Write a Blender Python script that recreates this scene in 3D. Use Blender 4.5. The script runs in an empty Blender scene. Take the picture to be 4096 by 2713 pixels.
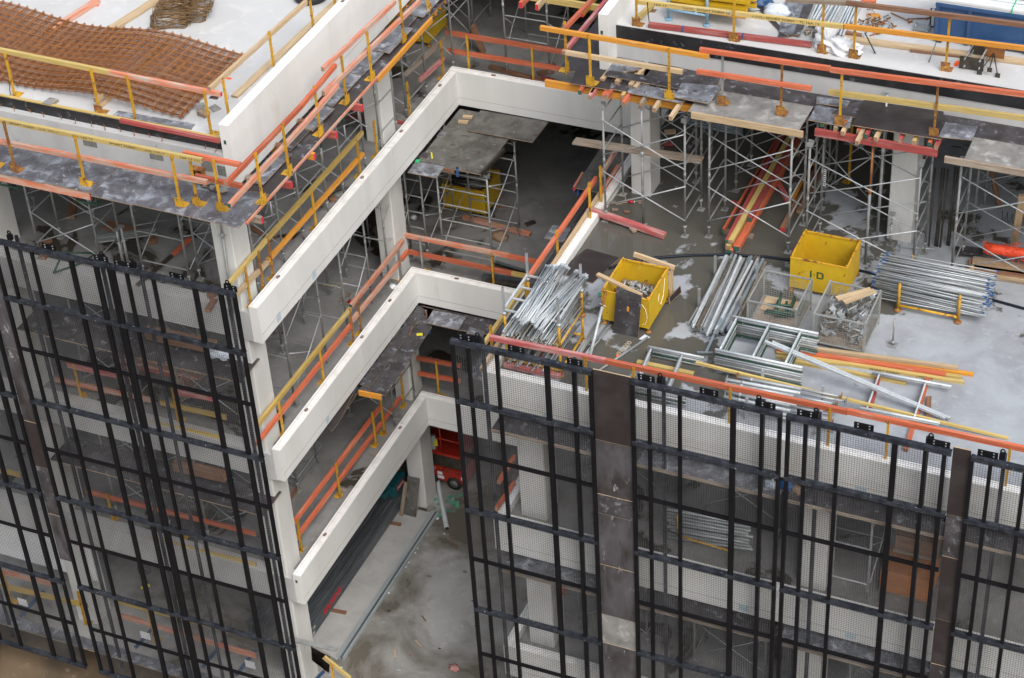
import bpy, bmesh, math, random
from mathutils import Vector, Matrix, Euler
random.seed(7)
R_ = math.radians
sc = bpy.context.scene
# ---------------------------------------------------------------- camera
F = 8203.132676391853; CX, CY = 2048.0, 1356.5
ROT = Matrix(((0.91833967, 0.39229047, -0.0525398), (0.20342851, -0.5816978, -0.78755604), (-0.33951302, 0.71255586, -0.61399923)))
CAM = Vector((18.26983391, -26.90367488, 23.82215088))
cd = bpy.data.cameras.new('camera'); cam = bpy.data.objects.new('camera', cd); sc.collection.objects.link(cam)
cd.sensor_width = 36; cd.lens = 36 * F / 4096; cd.clip_end = 400; cd.clip_start = 1
m3 = Matrix((ROT[0], -ROT[1], -ROT[2])).transposed()
cam.matrix_world = Matrix.Translation(CAM) @ m3.to_4x4()
sc.camera = cam
# ---------------------------------------------------------------- sky, sun, exposure
w = bpy.data.worlds.new("World"); sc.world = w; w.use_nodes = True
nt = w.node_tree; nt.nodes.clear()
SUN_EL, SUN_AZ = R_(52), R_(132)      # azimuth measured clockwise from +Y
sky = nt.nodes.new('ShaderNodeTexSky'); sky.sky_type = 'NISHITA'; sky.sun_disc = False
sky.sun_elevation = SUN_EL; sky.sun_rotation = SUN_AZ; sky.dust_density = 4; sky.air_density = 1.5
hs = nt.nodes.new('ShaderNodeHueSaturation'); hs.inputs['Saturation'].default_value = 0.55
bg = nt.nodes.new('ShaderNodeBackground'); bg.inputs['Strength'].default_value = 0.15
wo = nt.nodes.new('ShaderNodeOutputWorld')
nt.links.new(sky.outputs[0], hs.inputs['Color']); nt.links.new(hs.outputs[0], bg.inputs[0]); nt.links.new(bg.outputs[0], wo.inputs[0])
sl = bpy.data.lights.new('sun', 'SUN'); sl.energy = 1.15; sl.angle = R_(32); sl.color = (0.985, 0.99, 1.0)
so = bpy.data.objects.new('sun', sl); sc.collection.objects.link(so)
sd = Vector((math.sin(SUN_AZ) * math.cos(SUN_EL), math.cos(SUN_AZ) * math.cos(SUN_EL), math.sin(SUN_EL)))
so.rotation_euler = sd.to_track_quat('Z', 'Y').to_euler()
sc.view_settings.view_transform = 'Standard'; sc.view_settings.look = 'None'; sc.view_settings.gamma = 1
sc.view_settings.exposure = 0.42
# ---------------------------------------------------------------- photograph pixel -> point on a real plane
def ray(x, y):
    return ROT.transposed() @ Vector(((x - CX) / F, (y - CY) / F, 1.0))
def on(p, ax, v):
    d = ray(*p); t = (v - CAM[ax]) / d[ax]; return CAM + d * t
def PX(p, v): return on(p, 0, v)
def PY(p, v): return on(p, 1, v)
def P(p, z): return on(p, 2, z)
def zz(ox, oy, s): return lambda x, y: (ox + x / s, oy + y / s)
A1, A2, A3, A4 = [zz(i * 1024, 0, 1.7344) for i in range(4)]
B1, B2, B3, B4 = [zz(i * 1024, 904, 1.7344) for i in range(4)]
C1, C2, C3, C4 = [zz(i * 1024, 1808, 1.7324) for i in range(4)]
z1, z2, z3, z4 = zz(0, 300, 3.1357), zz(800, 400, 3.1357), zz(900, 1100, 3.6633), zz(1500, 200, 3.6633)
z5, z6, z7, z8 = zz(1900, 1300, 3.6633), zz(3400, 1650, 3.1365), zz(1800, 900, 3.1357), zz(2300, 0, 3.1357)
w1, w2, w3, w4 = zz(1600, 0, 2.45), zz(2700, 0, 2.8), zz(3300, 0, 2.8), zz(2250, 480, 2.8)
w5, w6 = zz(2900, 480, 2.7033), zz(3450, 480, 2.529)
v1, v2, v3, v4 = zz(0, 650, 2.6133), zz(900, 450, 1.96), zz(1550, 600, 2.24), zz(1350, 1150, 2.0907)
v5, v6 = zz(0, 0, 2.4926), zz(0, 1250, 2.091)
D4, D3, D2, D1, G0 = 3.70, -0.18, -3.88, -7.48, -11.1
# ---------------------------------------------------------------- materials
MATS = {}
def mat(name, c1, c2=None, scale=3.0, lo=0.4, hi=0.65, rough=0.7, metal=0.0, bump=0.0, stretch=(1, 1, 1), c3=None, s3=12, lo3=0.6, hi3=0.68, r2=None, detail=8, world=False, wet=False, c4=None, s4=2.0, lo4=.6, hi4=.7, r4=None, vary=0.0):
    m = bpy.data.materials.new(name); m.use_nodes = True; n = m.node_tree; L = n.links.new
    b = n.nodes['Principled BSDF']; b.inputs['Roughness'].default_value = rough; b.inputs['Metallic'].default_value = metal
    N = n.nodes.new
    if world:
        g = N('ShaderNodeNewGeometry'); co = g.outputs['Position']
    else:
        tc = N('ShaderNodeTexCoord'); oi = N('ShaderNodeObjectInfo')
        mu = N('ShaderNodeVectorMath'); mu.operation = 'MULTIPLY_ADD'
        cb = N('ShaderNodeCombineXYZ'); 
        mm = N('ShaderNodeMath'); mm.operation = 'MULTIPLY'; mm.inputs[1].default_value = 57.0
        L(oi.outputs['Random'], mm.inputs[0]); L(mm.outputs[0], cb.inputs[0]); L(mm.outputs[0], cb.inputs[1])
        mu.operation = 'ADD'; L(tc.outputs['Object'], mu.inputs[0]); L(cb.outputs[0], mu.inputs[1]); co = mu.outputs[0]
    mp = N('ShaderNodeMapping'); mp.inputs['Scale'].default_value = stretch; L(co, mp.inputs[0]); co = mp.outputs[0]
    col = None; fac = None
    def layer(prev, c, s, l, h, dist=0.4, wetpos=False):
        nz = N('ShaderNodeTexNoise'); nz.inputs['Scale'].default_value = s; nz.inputs['Detail'].default_value = detail; nz.inputs['Roughness'].default_value = .62
        nz.inputs['Distortion'].default_value = dist
        L(co, nz.inputs['Vector'])
        rp = N('ShaderNodeMapRange'); rp.inputs['From Min'].default_value = l; rp.inputs['From Max'].default_value = h; src_ = nz.outputs['Fac']
        if wetpos:      # rain water stands at the back and the left of this floor
            sp = N('ShaderNodeSeparateXYZ'); L(co, sp.inputs[0])
            for ax_, a0, a1, t0, t1 in ((1, 2.4, 5.6, -.015, .095), (0, 8.6, 10.8, .045, -.12), (0, 10.5, 12.5, 0, -.06)):
                r_ = N('ShaderNodeMapRange'); L(sp.outputs[ax_], r_.inputs['Value']); r_.inputs['From Min'].default_value = a0; r_.inputs['From Max'].default_value = a1; r_.inputs['To Min'].default_value = t0; r_.inputs['To Max'].default_value = t1
                ad = N('ShaderNodeMath'); ad.operation = 'ADD'; L(src_, ad.inputs[0]); L(r_.outputs[0], ad.inputs[1]); src_ = ad.outputs[0]
        L(src_, rp.inputs['Value'])
        mx = N('ShaderNodeMix'); mx.data_type = 'RGBA'; L(rp.outputs[0], mx.inputs[0])
        if isinstance(prev, tuple): mx.inputs[6].default_value = (*prev, 1)
        else: L(prev, mx.inputs[6])
        mx.inputs[7].default_value = (*c, 1)
        return mx.outputs[2], rp.outputs[0], nz.outputs['Fac']
    if c2 is not None:
        col, fac, nf = layer(c1, c2, scale, lo, hi)
        if r2 is not None:
            rr = N('ShaderNodeMapRange'); L(fac, rr.inputs['Value']); rr.inputs['To Min'].default_value = rough; rr.inputs['To Max'].default_value = r2; L(rr.outputs[0], b.inputs['Roughness'])
        if bump:
            bp = N('ShaderNodeBump'); bp.inputs['Strength'].default_value = bump; bp.inputs['Distance'].default_value = .02; L(nf, bp.inputs['Height']); L(bp.outputs[0], b.inputs['Normal'])
    else: col = c1
    if c3 is not None: col, _, _ = layer(col, c3, s3, lo3, hi3)
    if c4 is not None:
        col, f4, _ = layer(col, c4, s4, lo4, hi4, 0.25 if wet else 0.5, wet)
        if r4 is not None:
            rr = N('ShaderNodeMapRange'); L(f4, rr.inputs['Value']); rr.inputs['To Min'].default_value = rough; rr.inputs['To Max'].default_value = r4; L(rr.outputs[0], b.inputs['Roughness'])
    if vary and not isinstance(col, tuple):
        oi2 = N('ShaderNodeObjectInfo'); mr = N('ShaderNodeMapRange'); mr.inputs['To Min'].default_value = 1 - vary; mr.inputs['To Max'].default_value = 1 + vary
        hv = N('ShaderNodeHueSaturation'); L(oi2.outputs['Random'], mr.inputs['Value']); L(mr.outputs[0], hv.inputs['Value']); L(col, hv.inputs['Color']); col = hv.outputs[0]
    if isinstance(col, tuple): b.inputs['Base Color'].default_value = (*col, 1)
    else: L(col, b.inputs['Base Color'])
    if name.startswith('black'): b.inputs['Specular IOR Level'].default_value = .2
    MATS[name] = m
    return m
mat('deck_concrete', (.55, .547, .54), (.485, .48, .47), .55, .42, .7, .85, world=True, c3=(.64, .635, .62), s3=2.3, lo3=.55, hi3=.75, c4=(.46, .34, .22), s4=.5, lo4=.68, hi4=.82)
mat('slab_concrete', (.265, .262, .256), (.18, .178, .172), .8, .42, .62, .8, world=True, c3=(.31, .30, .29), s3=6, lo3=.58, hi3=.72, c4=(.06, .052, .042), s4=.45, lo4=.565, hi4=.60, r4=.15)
mat('wet_concrete', (.37, .395, .425), (.27, .283, .303), 1.1, .40, .65, .75, world=True, c3=(.43, .445, .46), s3=5, lo3=.58, hi3=.75, c4=(.10, .096, .083), s4=.75, lo4=.49, hi4=.525, r4=.07, wet=True)
mat('pale_strip', (.46, .455, .44), (.38, .375, .36), 2, world=True)
mat('ground_concrete', (.42, .413, .397), (.32, .315, .30), .5, .42, .62, .85, world=True, c3=(.50, .49, .47), s3=4, lo3=.56, hi3=.75, c4=(.15, .135, .11), s4=.42, lo4=.42, hi4=.58, r4=.25)
mat('mud', (.17, .12, .075), (.10, .075, .05), .6, .4, .6, .5, world=True, c3=(.24, .19, .14), s3=3)
mat('precast', (.74, .738, .72), (.655, .65, .63), .8, .42, .65, .75, world=True, c3=(.58, .53, .44), s3=1.9, lo3=.60, hi3=.84, stretch=(1, 1, .22), c4=(.52, .51, .49), s4=9, lo4=.70, hi4=.78)
mat('precast_sunny_top', (.88, .875, .86), (.76, .75, .72), 4, .45, .65, .85, world=True, c3=(.55, .50, .44), s3=9, lo3=.64, hi3=.74)  # sunny white of the panel tops is put into this colour
mat('cast_wall', (.50, .50, .495), (.40, .40, .395), .9, .4, .65, .8, world=True, c3=(.30, .295, .29), s3=5, lo3=.62, hi3=.76, stretch=(1, 1, .5), bump=.1)
mat('column_concrete', (.66, .655, .63), (.55, .545, .525), 1.2, .42, .68, .8, world=True, c3=(.42, .41, .39), s3=6, lo3=.63, hi3=.78, stretch=(1, 1, .3), bump=.05)
mat('formply', (.038, .032, .034), (.085, .082, .09), 3.2, .42, .7, .55, c3=(.30, .32, .36), s3=5.5, lo3=.57, hi3=.72, c4=(.30, .31, .34), s4=26, lo4=.64, hi4=.70)
mat('formply_violet', (.06, .053, .056), (.11, .105, .115), 2.6, .4, .66, .6, world=True, c3=(.035, .028, .027), s3=1.8, lo3=.50, hi3=.64, c4=(.40, .38, .37), s4=6, lo4=.64, hi4=.71, stretch=(1, 1, .4))
mat('formply_mid', (.075, .07, .08), (.15, .155, .175), 2.8, .40, .64, .6, c3=(.34, .37, .42), s3=3.4, lo3=.52, hi3=.72, c4=(.44, .45, .46), s4=16, lo4=.62, hi4=.70)
mat('formply_clean', (.030, .023, .023), (.05, .044, .044), 2.2, .42, .7, .42, c3=(.25, .25, .26), s3=16, lo3=.68, hi3=.74)
mat('formply_dusty', (.09, .09, .10), (.20, .21, .235), 3.6, .38, .62, .7, c3=(.44, .47, .53), s3=4.5, lo3=.51, hi3=.70, c4=(.05, .045, .05), s4=9, lo4=.59, hi4=.68)
mat('formply_grey', (.17, .165, .155), (.26, .25, .235), 2.2, .38, .62, .75, c3=(.42, .41, .39), s3=3.5, lo3=.52, hi3=.70, c4=(.16, .09, .05), s4=3.1, lo4=.66, hi4=.76)
mat('formply_old', (.085, .082, .075), (.16, .155, .14), 2.0, .4, .62, .7, c3=(.28, .27, .25), s3=9, lo3=.60, hi3=.72, c4=(.07, .028, .014), s4=1.7, lo4=.60, hi4=.68)
mat('formply_black', (.012, .012, .014), (.03, .03, .034), 1.3, .42, .65, .4, world=True, c3=(.26, .26, .28), s3=4.0, lo3=.60, hi3=.76)
mat('ply_edge', (.36, .27, .18), (.22, .15, .10), 8, .4, .6, .8)
G = (.6, 9, 9)
mat('raw_timber', (.56, .42, .26), (.42, .29, .16), 3, .4, .65, .75, stretch=G, c3=(.60, .53, .43), s3=2, lo3=.58, hi3=.72, vary=.12)
mat('grey_timber', (.33, .27, .21), (.20, .15, .11), 3, .4, .65, .8, stretch=G, c3=(.42, .38, .34), s3=2, lo3=.58, hi3=.72, vary=.15)
mat('yellow_timber', (.50, .35, .10), (.38, .25, .07), 3, .42, .68, .65, stretch=G, c3=(.66, .56, .34), s3=1.5, lo3=.57, hi3=.70, vary=.1)
mat('lvl_yellow', (.58, .43, .15), (.44, .31, .10), 3, .42, .68, .65, stretch=G, c3=(.55, .48, .35), s3=1.5, lo3=.58, hi3=.72, vary=.1)
mat('amber_timber', (.66, .29, .035), (.52, .21, .03), 3, .42, .65, .6, stretch=G, c3=(.72, .55, .36), s3=1.4, lo3=.62, hi3=.70, vary=.08)
mat('orange_timber', (.57, .135, .06), (.44, .105, .05), 3, .42, .65, .6, stretch=G, c3=(.56, .27, .18), s3=1.6, lo3=.54, hi3=.68, c4=(.52, .46, .42), s4=5, lo4=.63, hi4=.72, vary=.2)
mat('worn_orange', (.60, .19, .10), (.54, .33, .25), 2.2, .42, .58, .65, stretch=(.8, 5, 5), c3=(.48, .40, .34), s3=2.5, lo3=.56, hi3=.66, vary=.1)
mat('red_timber', (.40, .075, .065), (.30, .06, .055), 3, .42, .65, .6, stretch=G, c3=(.48, .27, .25), s3=1.6, lo3=.55, hi3=.72, vary=.15)
mat('worn_red', (.50, .10, .10), (.52, .30, .28), 2, .42, .62, .65, stretch=(.8, 6, 6), c3=(.40, .30, .26), s3=2.5, lo3=.58, hi3=.7, vary=.1)
mat('brown_timber', (.27, .14, .08), (.16, .08, .05), 3, .42, .65, .7, stretch=G, c3=(.40, .28, .2), s3=2, lo3=.6, hi3=.7, vary=.12)
mat('end_red', (.60, .03, .05)); mat('end_green', (.03, .10, .07)); mat('end_raw', (.40, .26, .16), (.2, .12, .08), 30)
mat('yellow_steel', (.56, .31, .02), (.42, .22, .02), 4, .45, .7, .55, c3=(.16, .065, .03), s3=9, lo3=.56, hi3=.64, vary=.16)
mat('rusty_yellow', (.36, .17, .03), (.20, .075, .03), 9, .4, .6, .7, c3=(.55, .33, .04), s3=14, lo3=.58, hi3=.64, vary=.2)
mat('bin_yellow', (.62, .40, .015), (.50, .31, .015), 1.5, .42, .68, .5, c3=(.18, .08, .03), s3=9, lo3=.645, hi3=.69, c4=(.55, .45, .18), s4=4, lo4=.60, hi4=.78)
mat('galv', (.45, .47, .485), (.33, .35, .365), 3, .4, .65, .5, .3, stretch=(1, 1, 1), c3=(.58, .60, .61), s3=9, lo3=.6, hi3=.7, vary=.18)
mat('galv_dull', (.34, .35, .34), (.25, .26, .255), 3, .4, .65, .6, .35, c3=(.44, .43, .39), s3=7, lo3=.6, hi3=.7, c4=(.20, .12, .07), s4=2.5, lo4=.68, hi4=.74, vary=.25)
mat('galv_bright', (.60, .635, .655), (.46, .50, .52), 4, .4, .65, .45, .2, vary=.15)
mat('blue_galv', (.36, .43, .47), (.28, .34, .38), 3, .4, .65, .4, .5, vary=.2)
mat('green_steel', (.02, .085, .055), (.03, .06, .045), 6, .4, .6, .5, c3=(.15, .13, .1), s3=10, lo3=.63, hi3=.7)
mat('black_steel', (.0055, .0055, .007), (.010, .010, .013), 2, .4, .7, .5, 0, c3=(.12, .13, .16), s3=30, lo3=.71, hi3=.75)
mat('black_rail', (.018, .021, .028), (.05, .055, .068), 6, .4, .65, .5, .1, c3=(.42, .43, .46), s3=22, lo3=.64, hi3=.70)
mat('black_wire', (.07, .072, .076), (.17, .17, .175), .9, .4, .65, rough=.55, metal=0)
mat('rust', (.32, .125, .034), (.20, .072, .02), 5, .4, .6, .8, c3=(.34, .15, .05), s3=12, vary=.15)
mat('stirrup_rust', (.22, .12, .035), (.12, .065, .025), 8, .4, .6, .6, vary=.25)
mat('dark_steel', (.05, .045, .035), (.09, .075, .06), 6, .4, .6, .5, .4, c3=(.2, .1, .05), s3=9, lo3=.65, hi3=.72)
mat('blue_steel', (.025, .075, .19), (.035, .09, .21), 3, .4, .6, .5, c3=(.10, .13, .2), s3=10, lo3=.66, hi3=.74)
mat('pale_blue_steel', (.20, .38, .52), (.26, .42, .54), 4, .4, .6, .5, c3=(.45, .48, .48), s3=9, lo3=.66, hi3=.72)
mat('white_plastic', (.80, .81, .83), (.70, .71, .74), 6, .45, .7, .45)
mat('white_steel', (.84, .86, .87), (.74, .77, .79), 2, .45, .7, .3, .1)
mat('black_pipe', (.012, .017, .028), rough=.35)
mat('grey_pvc', (.42, .44, .45), (.36, .38, .39), 4, rough=.4)
mat('ink', (.02, .017, .008)); mat('red_paint', (.55, .02, .03)); mat('green_tag', (.01, .08, .04)); mat('pale_blue_label', (.47, .55, .60), (.42, .52, .58), 20)
mat('yellow_tag', (.72, .66, .02)); mat('green_card', (.02, .42, .17)); mat('chalk', (.48, .40, .26)); mat('white_paint', (.78, .72, .5)); mat('dark_patch', (.20, .20, .18), (.14, .14, .13), 9); mat('orange_spray', (.9, .12, .02)); mat('blue_plate', (.04, .12, .3))
mat('purlin', (.13, .145, .155), (.09, .10, .11), 3, .4, .6, .4, .2, c3=(.24, .28, .285), s3=1.5, lo3=.58, hi3=.7, stretch=(3, .3, 3))
mat('purlin_pale', (.40, .44, .45), (.32, .35, .36), 3, .4, .6, .4, .1, stretch=(3, .3, 3))
mat('lift_red', (.42, .028, .015), (.36, .025, .014), 3, rough=.35); mat('tyre', (.02, .02, .02), rough=.7); mat('hub_grey', (.16, .16, .16), rough=.5)
mat('teal_case', (.01, .10, .12), rough=.5); mat('orange_net', (.85, .09, .03), rough=.5); mat('glass_shard', (.12, .34, .25), rough=.15); mat('crate_orange', (.52, .20, .06), (.42, .15, .045), 4, vary=.1)
mat('coupler', (.32, .30, .26), (.20, .15, .10), 20, .4, .6, .45, .5, vary=.4)
mat('can_red', (.5, .02, .03), rough=.3, metal=.3); mat('blue_clip', (.02, .10, .28), rough=.5); mat('cardboard', (.30, .19, .12)); mat('film', (.55, .62, .70), (.7, .75, .82), 9, rough=.25); mat('shade_dark', (.10, .10, .10), (.07, .07, .07), 2)  # added walls get a dark colour to deepen the shade of the floors
mat('dirt', (.16, .08, .045), (.10, .05, .03), 6, rough=.9)
# ---------------------------------------------------------------- mesh helpers
COL = sc.collection
class MB:
    def __init__(s): s.v = []; s.f = []; s.m = []; s.sm = []
    def add(s, vs, fs, mi=0, smooth=False):
        n = len(s.v); s.v += [Vector(v) for v in vs]; s.f += [[i + n for i in f] for f in fs]; s.m += [mi] * len(fs); s.sm += [smooth] * len(fs); return s
    def box(s, a, b, mi=0):
        x0, y0, z0 = a; x1, y1, z1_ = b
        return s.add([(x0, y0, z0), (x1, y0, z0), (x1, y1, z0), (x0, y1, z0), (x0, y0, z1_), (x1, y0, z1_), (x1, y1, z1_), (x0, y1, z1_)],
                     [(0, 3, 2, 1), (4, 5, 6, 7), (0, 1, 5, 4), (1, 2, 6, 5), (2, 3, 7, 6), (3, 0, 4, 7)], mi)
    def prism(s, pts, t, mi=0, mtop=None, up=Vector((0, 0, 1))):   # polygon pts = top face, extruded down by t
        n = len(pts); pts = [Vector(p) for p in pts]; lo = [p - up * t for p in pts]
        a = sum(((pts[i] - pts[0]).cross(pts[(i + 1) % n] - pts[0]) for i in range(n)), Vector()).dot(up)
        fs = [list(range(n)), list(range(2 * n - 1, n - 1, -1))] + [[i, i + n, (i + 1) % n + n, (i + 1) % n] for i in range(n)]
        if a < 0: fs = [f[::-1] for f in fs]
        k = len(s.f); s.add(pts + lo, fs, mi)
        if mtop is not None: s.m[k] = mtop
        return s
    def bar(s, p, q, w_, h, up=(0, 0, 1), mi=0, me=None):
        p, q = Vector(p), Vector(q); d = (q - p); u = Vector(up); sd_ = d.cross(u)
        if sd_.length < 1e-5: u = Vector((0, 1, 0)); sd_ = d.cross(u)
        sd_.normalize(); u = sd_.cross(d).normalized(); sd_ *= w_ / 2; u *= h / 2
        vs = [p - sd_ - u, p + sd_ - u, p + sd_ + u, p - sd_ + u, q - sd_ - u, q + sd_ - u, q + sd_ + u, q - sd_ + u]
        k = len(s.f)
        s.add(vs, [(0, 1, 2, 3), (4, 7, 6, 5), (0, 4, 5, 1), (1, 5, 6, 2), (2, 6, 7, 3), (3, 7, 4, 0)], mi)
        if me is not None: s.m[k] = me; s.m[k + 1] = me
        return s
    def tube(s, pts, r, n=8, mi=0, cap=True, closed=False):
        pts = [Vector(p) for p in pts]; N = len(pts); k0 = len(s.v); prev = None; vs = []; fs = []
        for i, p in enumerate(pts):
            a = pts[(i - 1) % N] if (i or closed) else pts[0]; b = pts[(i + 1) % N] if (i < N - 1 or closed) else pts[-1]
            t = (b - a); t = t.normalized() if t.length > 1e-9 else Vector((0, 0, 1))
            if prev is None:
                u = t.cross(Vector((0, 0, 1)));
                if u.length < 1e-3: u = t.cross(Vector((0, 1, 0)))
            else: u = prev - t * prev.dot(t)
            if u.length < 1e-6: u = t.orthogonal()
            u.normalize(); prev = u; v_ = t.cross(u)
            rr = r[i] if isinstance(r, (list, tuple)) else r
            for j in range(n):
                an = 2 * math.pi * j / n; vs.append(p + (u * math.cos(an) + v_ * math.sin(an)) * rr)
        for i in range(N if closed else N - 1):
            a = i * n; b = ((i + 1) % N) * n
            for j in range(n): fs.append((a + j, a + (j + 1) % n, b + (j + 1) % n, b + j))
        if cap and not closed: fs.append(tuple(range(n))[::-1]); fs.append(tuple((N - 1) * n + j for j in range(n)))
        s.add(vs, fs, mi, n > 4); return s
    def build(s, name, m, parent=None, label=None, cat=None, group=None, kind=None, origin=None, bevel=0):
        me = bpy.data.meshes.new(name)
        if origin is None:
            if parent is None:
                xs = [v.x for v in s.v]; ys = [v.y for v in s.v]; zs = [v.z for v in s.v]
                origin = Vector(((min(xs) + max(xs)) / 2, (min(ys) + max(ys)) / 2, min(zs)))
            else: origin = wloc(parent)
        me.from_pydata([v - origin for v in s.v], [], s.f)
        for mm_ in (m if isinstance(m, (list, tuple)) else [m]): me.materials.append(MATS[mm_] if isinstance(mm_, str) else mm_)
        for i, p in enumerate(me.polygons): p.material_index = s.m[i]; p.use_smooth = s.sm[i]
        me.update(); o = bpy.data.objects.new(name, me); COL.objects.link(o)
        if parent is not None: o.parent = parent
        else: o.location = origin
        if bevel:
            bm_ = o.modifiers.new('bevel', 'BEVEL'); bm_.width = bevel; bm_.segments = 2; bm_.limit_method = 'ANGLE'
        tag(o, label, cat, group, kind); return o
def wloc(o):
    l = Vector(o.location)
    while o.parent is not None: o = o.parent; l = l + Vector(o.location)
    return l
def tag(o, label=None, cat=None, group=None, kind=None):
    if label: o['label'] = label
    if cat: o['category'] = cat
    if group: o['group'] = group
    if kind: o['kind'] = kind
    return o
def thing(name, label, cat, loc=(0, 0, 0), group=None, rz=0):
    o = bpy.data.objects.new(name, None); COL.objects.link(o); o.location = loc; o.rotation_euler = (0, 0, rz); o.empty_display_size = .1
    return tag(o, label, cat, group)
def dup(o, loc=None, rz=None, label=None, parent=None, group=None):
    c = o.copy(); COL.objects.link(c)
    if parent is not None: c.parent = parent
    if loc is not None: c.location = loc
    if rz is not None: c.rotation_euler = (0, 0, rz)
    if label: c['label'] = label
    if group: c['group'] = group
    for ch in list(o.children): dup(ch, parent=c)
    return c
def onb(p, q, up=(0, 0, 1)):     # matrix whose X runs p->q
    p, q = Vector(p), Vector(q); x = (q - p).normalized(); u = Vector(up)
    y = u.cross(x)
    if y.length < 1e-5: y = Vector((0, 1, 0))
    y.normalize(); z = x.cross(y); return Matrix.Translation(p) @ Matrix((x, y, z)).transposed().to_4x4()
def timber(p, q, w_, h, m, label=None, cat='timber', name='timber', group=None, parent=None, top=False, ends=None, up=(0, 0, 1), e2=None):
    # a sawn bar whose own X axis runs along the grain; top=True: p and q lie on its top face
    p, q = Vector(p), Vector(q); L_ = (q - p).length; mb = MB(); z0, z1_ = (-h, 0) if top else (-h / 2, h / 2)
    mb.box((0, -w_ / 2, z0), (L_, w_ / 2, z1_))
    mats_ = [m, ends or 'end_raw', e2 or ends or 'end_raw']; mb.m[5] = 1; mb.m[3] = 2
    o = mb.build(name, mats_, None, label, cat, group, origin=Vector((0, 0, 0)))
    mw = onb(p, q, up)
    if parent is not None: o.parent = parent; mw = Matrix.Translation(-wloc(parent)) @ mw
    o.matrix_local = mw; return o
def ordn(i, n):
    W = ['first', 'second', 'third', 'fourth', 'fifth', 'sixth', 'seventh', 'eighth', 'ninth', 'tenth', 'eleventh', 'twelfth', 'thirteenth', 'fourteenth', 'fifteenth', 'sixteenth', 'seventeenth', 'eighteenth', 'nineteenth', 'twentieth']
    if n == 1: return 'only'
    if i == n - 1: return 'last'
    return W[i] if i < 20 else str(i + 1) + 'th'
def ply(pts, t, m, label, name='plywood_sheet', cat='plywood', group=None, top_z=None, parent=None):
    mb = MB(); mb.prism(pts, t, 1, 0); return mb.build(name, [m, 'ply_edge'], parent, label, cat, group)
# ================================================================ STRUCTURE
def slab(name, a, b, m, label=None):
    mb = MB(); mb.box(a, b); return mb.build(name, m, None, label, None, None, 'structure')
slab('ground', (-150, -150, -12.7), (150, 150, -12.3), 'mud')
slab('floor', (-14, -.3, G0 - .4), (4.6, 24, G0), 'ground_concrete')
slab('floor', (4.6, -.14, G0 - .4), (22, 24, G0), 'ground_concrete')
mb = MB(); mb.prism([P(C2(560, 1440), G0 + .02), P(C2(1225, 420), G0 + .02), P(C2(1010, 400), G0 + .02) + Vector((-.3, 0, 0)), P(C2(395, 1300), G0 + .02) + Vector((-.3, 0, 0))], .03); mb.build('floor_strip', 'pale_strip', None, None, None, None, 'structure')
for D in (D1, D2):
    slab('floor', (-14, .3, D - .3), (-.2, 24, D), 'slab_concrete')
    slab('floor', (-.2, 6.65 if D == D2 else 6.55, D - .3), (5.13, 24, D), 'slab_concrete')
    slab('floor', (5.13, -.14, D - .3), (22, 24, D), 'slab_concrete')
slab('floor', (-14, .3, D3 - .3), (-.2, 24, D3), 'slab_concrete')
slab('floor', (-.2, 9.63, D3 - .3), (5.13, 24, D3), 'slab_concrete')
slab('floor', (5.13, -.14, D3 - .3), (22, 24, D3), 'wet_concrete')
slab('floor', (-14, .17, D4 - .35), (-.2, 24, D4), 'deck_concrete')
slab('floor', (-.2, 9.7, D4 - .35), (5.13, 24, D4), 'deck_concrete')
slab('floor', (5.13, 6.44, D4 - .35), (22, 24, D4), 'deck_concrete')
# edge beams
def edge_beam(a, b, m, label, patches=(), bars=None):
    mb = MB(); mb.box(a, b); o = mb.build('edge_beam', m, None, label, 'concrete beam')
    for (x0, x1, za, zb) in patches:
        pb = MB(); pb.box((x0, a[1] - .003, za), (x1, a[1] + .01, zb)); pb.build('repair_patch', 'dark_patch', o)
    return o
eb = edge_beam((-14, 0, 2.5), (-.2, .17, 3.50), 'cast_wall', 'grey cast concrete beam face under the top deck, above the dusty plywood walkway at left',
    [(-3.33, -3.02, 3.08, 3.22), (-1.85, -1.55, 3.08, 3.22), (-.72, -.48, 3.06, 3.30), (-.38, -.2, 3.02, 3.24)])
for (a, b) in (((5, 378), (15, 400)), ((165, 400), (183, 455)), ((340, 425), (397, 475)), ((505, 475), (555, 530)), ((768, 510), (772, 560)), ((930, 560), (950, 612)), ((1135, 600), (1150, 640)), ((1275, 640), (1322, 697)), ((1480, 655), (1520, 712)), ((1665, 710), (1685, 767)), ((1862, 728), (1877, 785)), ((2030, 778), (2030, 838))):
    p = P(z1(*a), 3.56); p.y = .148; q = P(z1(*b), 3.515); MB().tube([p, (p + q) / 2 + Vector((0, 0, .02)), q], .008, 5).build('starter_bar', 'rust', eb)
for (a, b) in (((55, 570), (65, 612)), ((210, 597), (185, 662))):
    p = P(z2(*a), 3.56); p.y = .148; q = P(z2(*b), 3.515); MB().tube([p, q], .008, 5).build('starter_bar', 'rust', eb)
for D, nm in ((D3, 'third'), (D2, 'second'), (D1, 'first')):
    edge_beam((-14, 0, D - .70), (-.205, .3, D), 'cast_wall', {D3: 'grey cast slab edge at the corner behind the top of the left mesh screens', D2: 'grey cast slab edge behind the left mesh screens, one storey below their top', D1: 'grey cast slab edge behind the left mesh screens, two storeys below their top'}[D])
edge_beam((5.13, 6.42, 2.60), (22, 6.6, 3.32), 'cast_wall', 'grey cast concrete beam face above the plywood platform at upper right')
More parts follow.
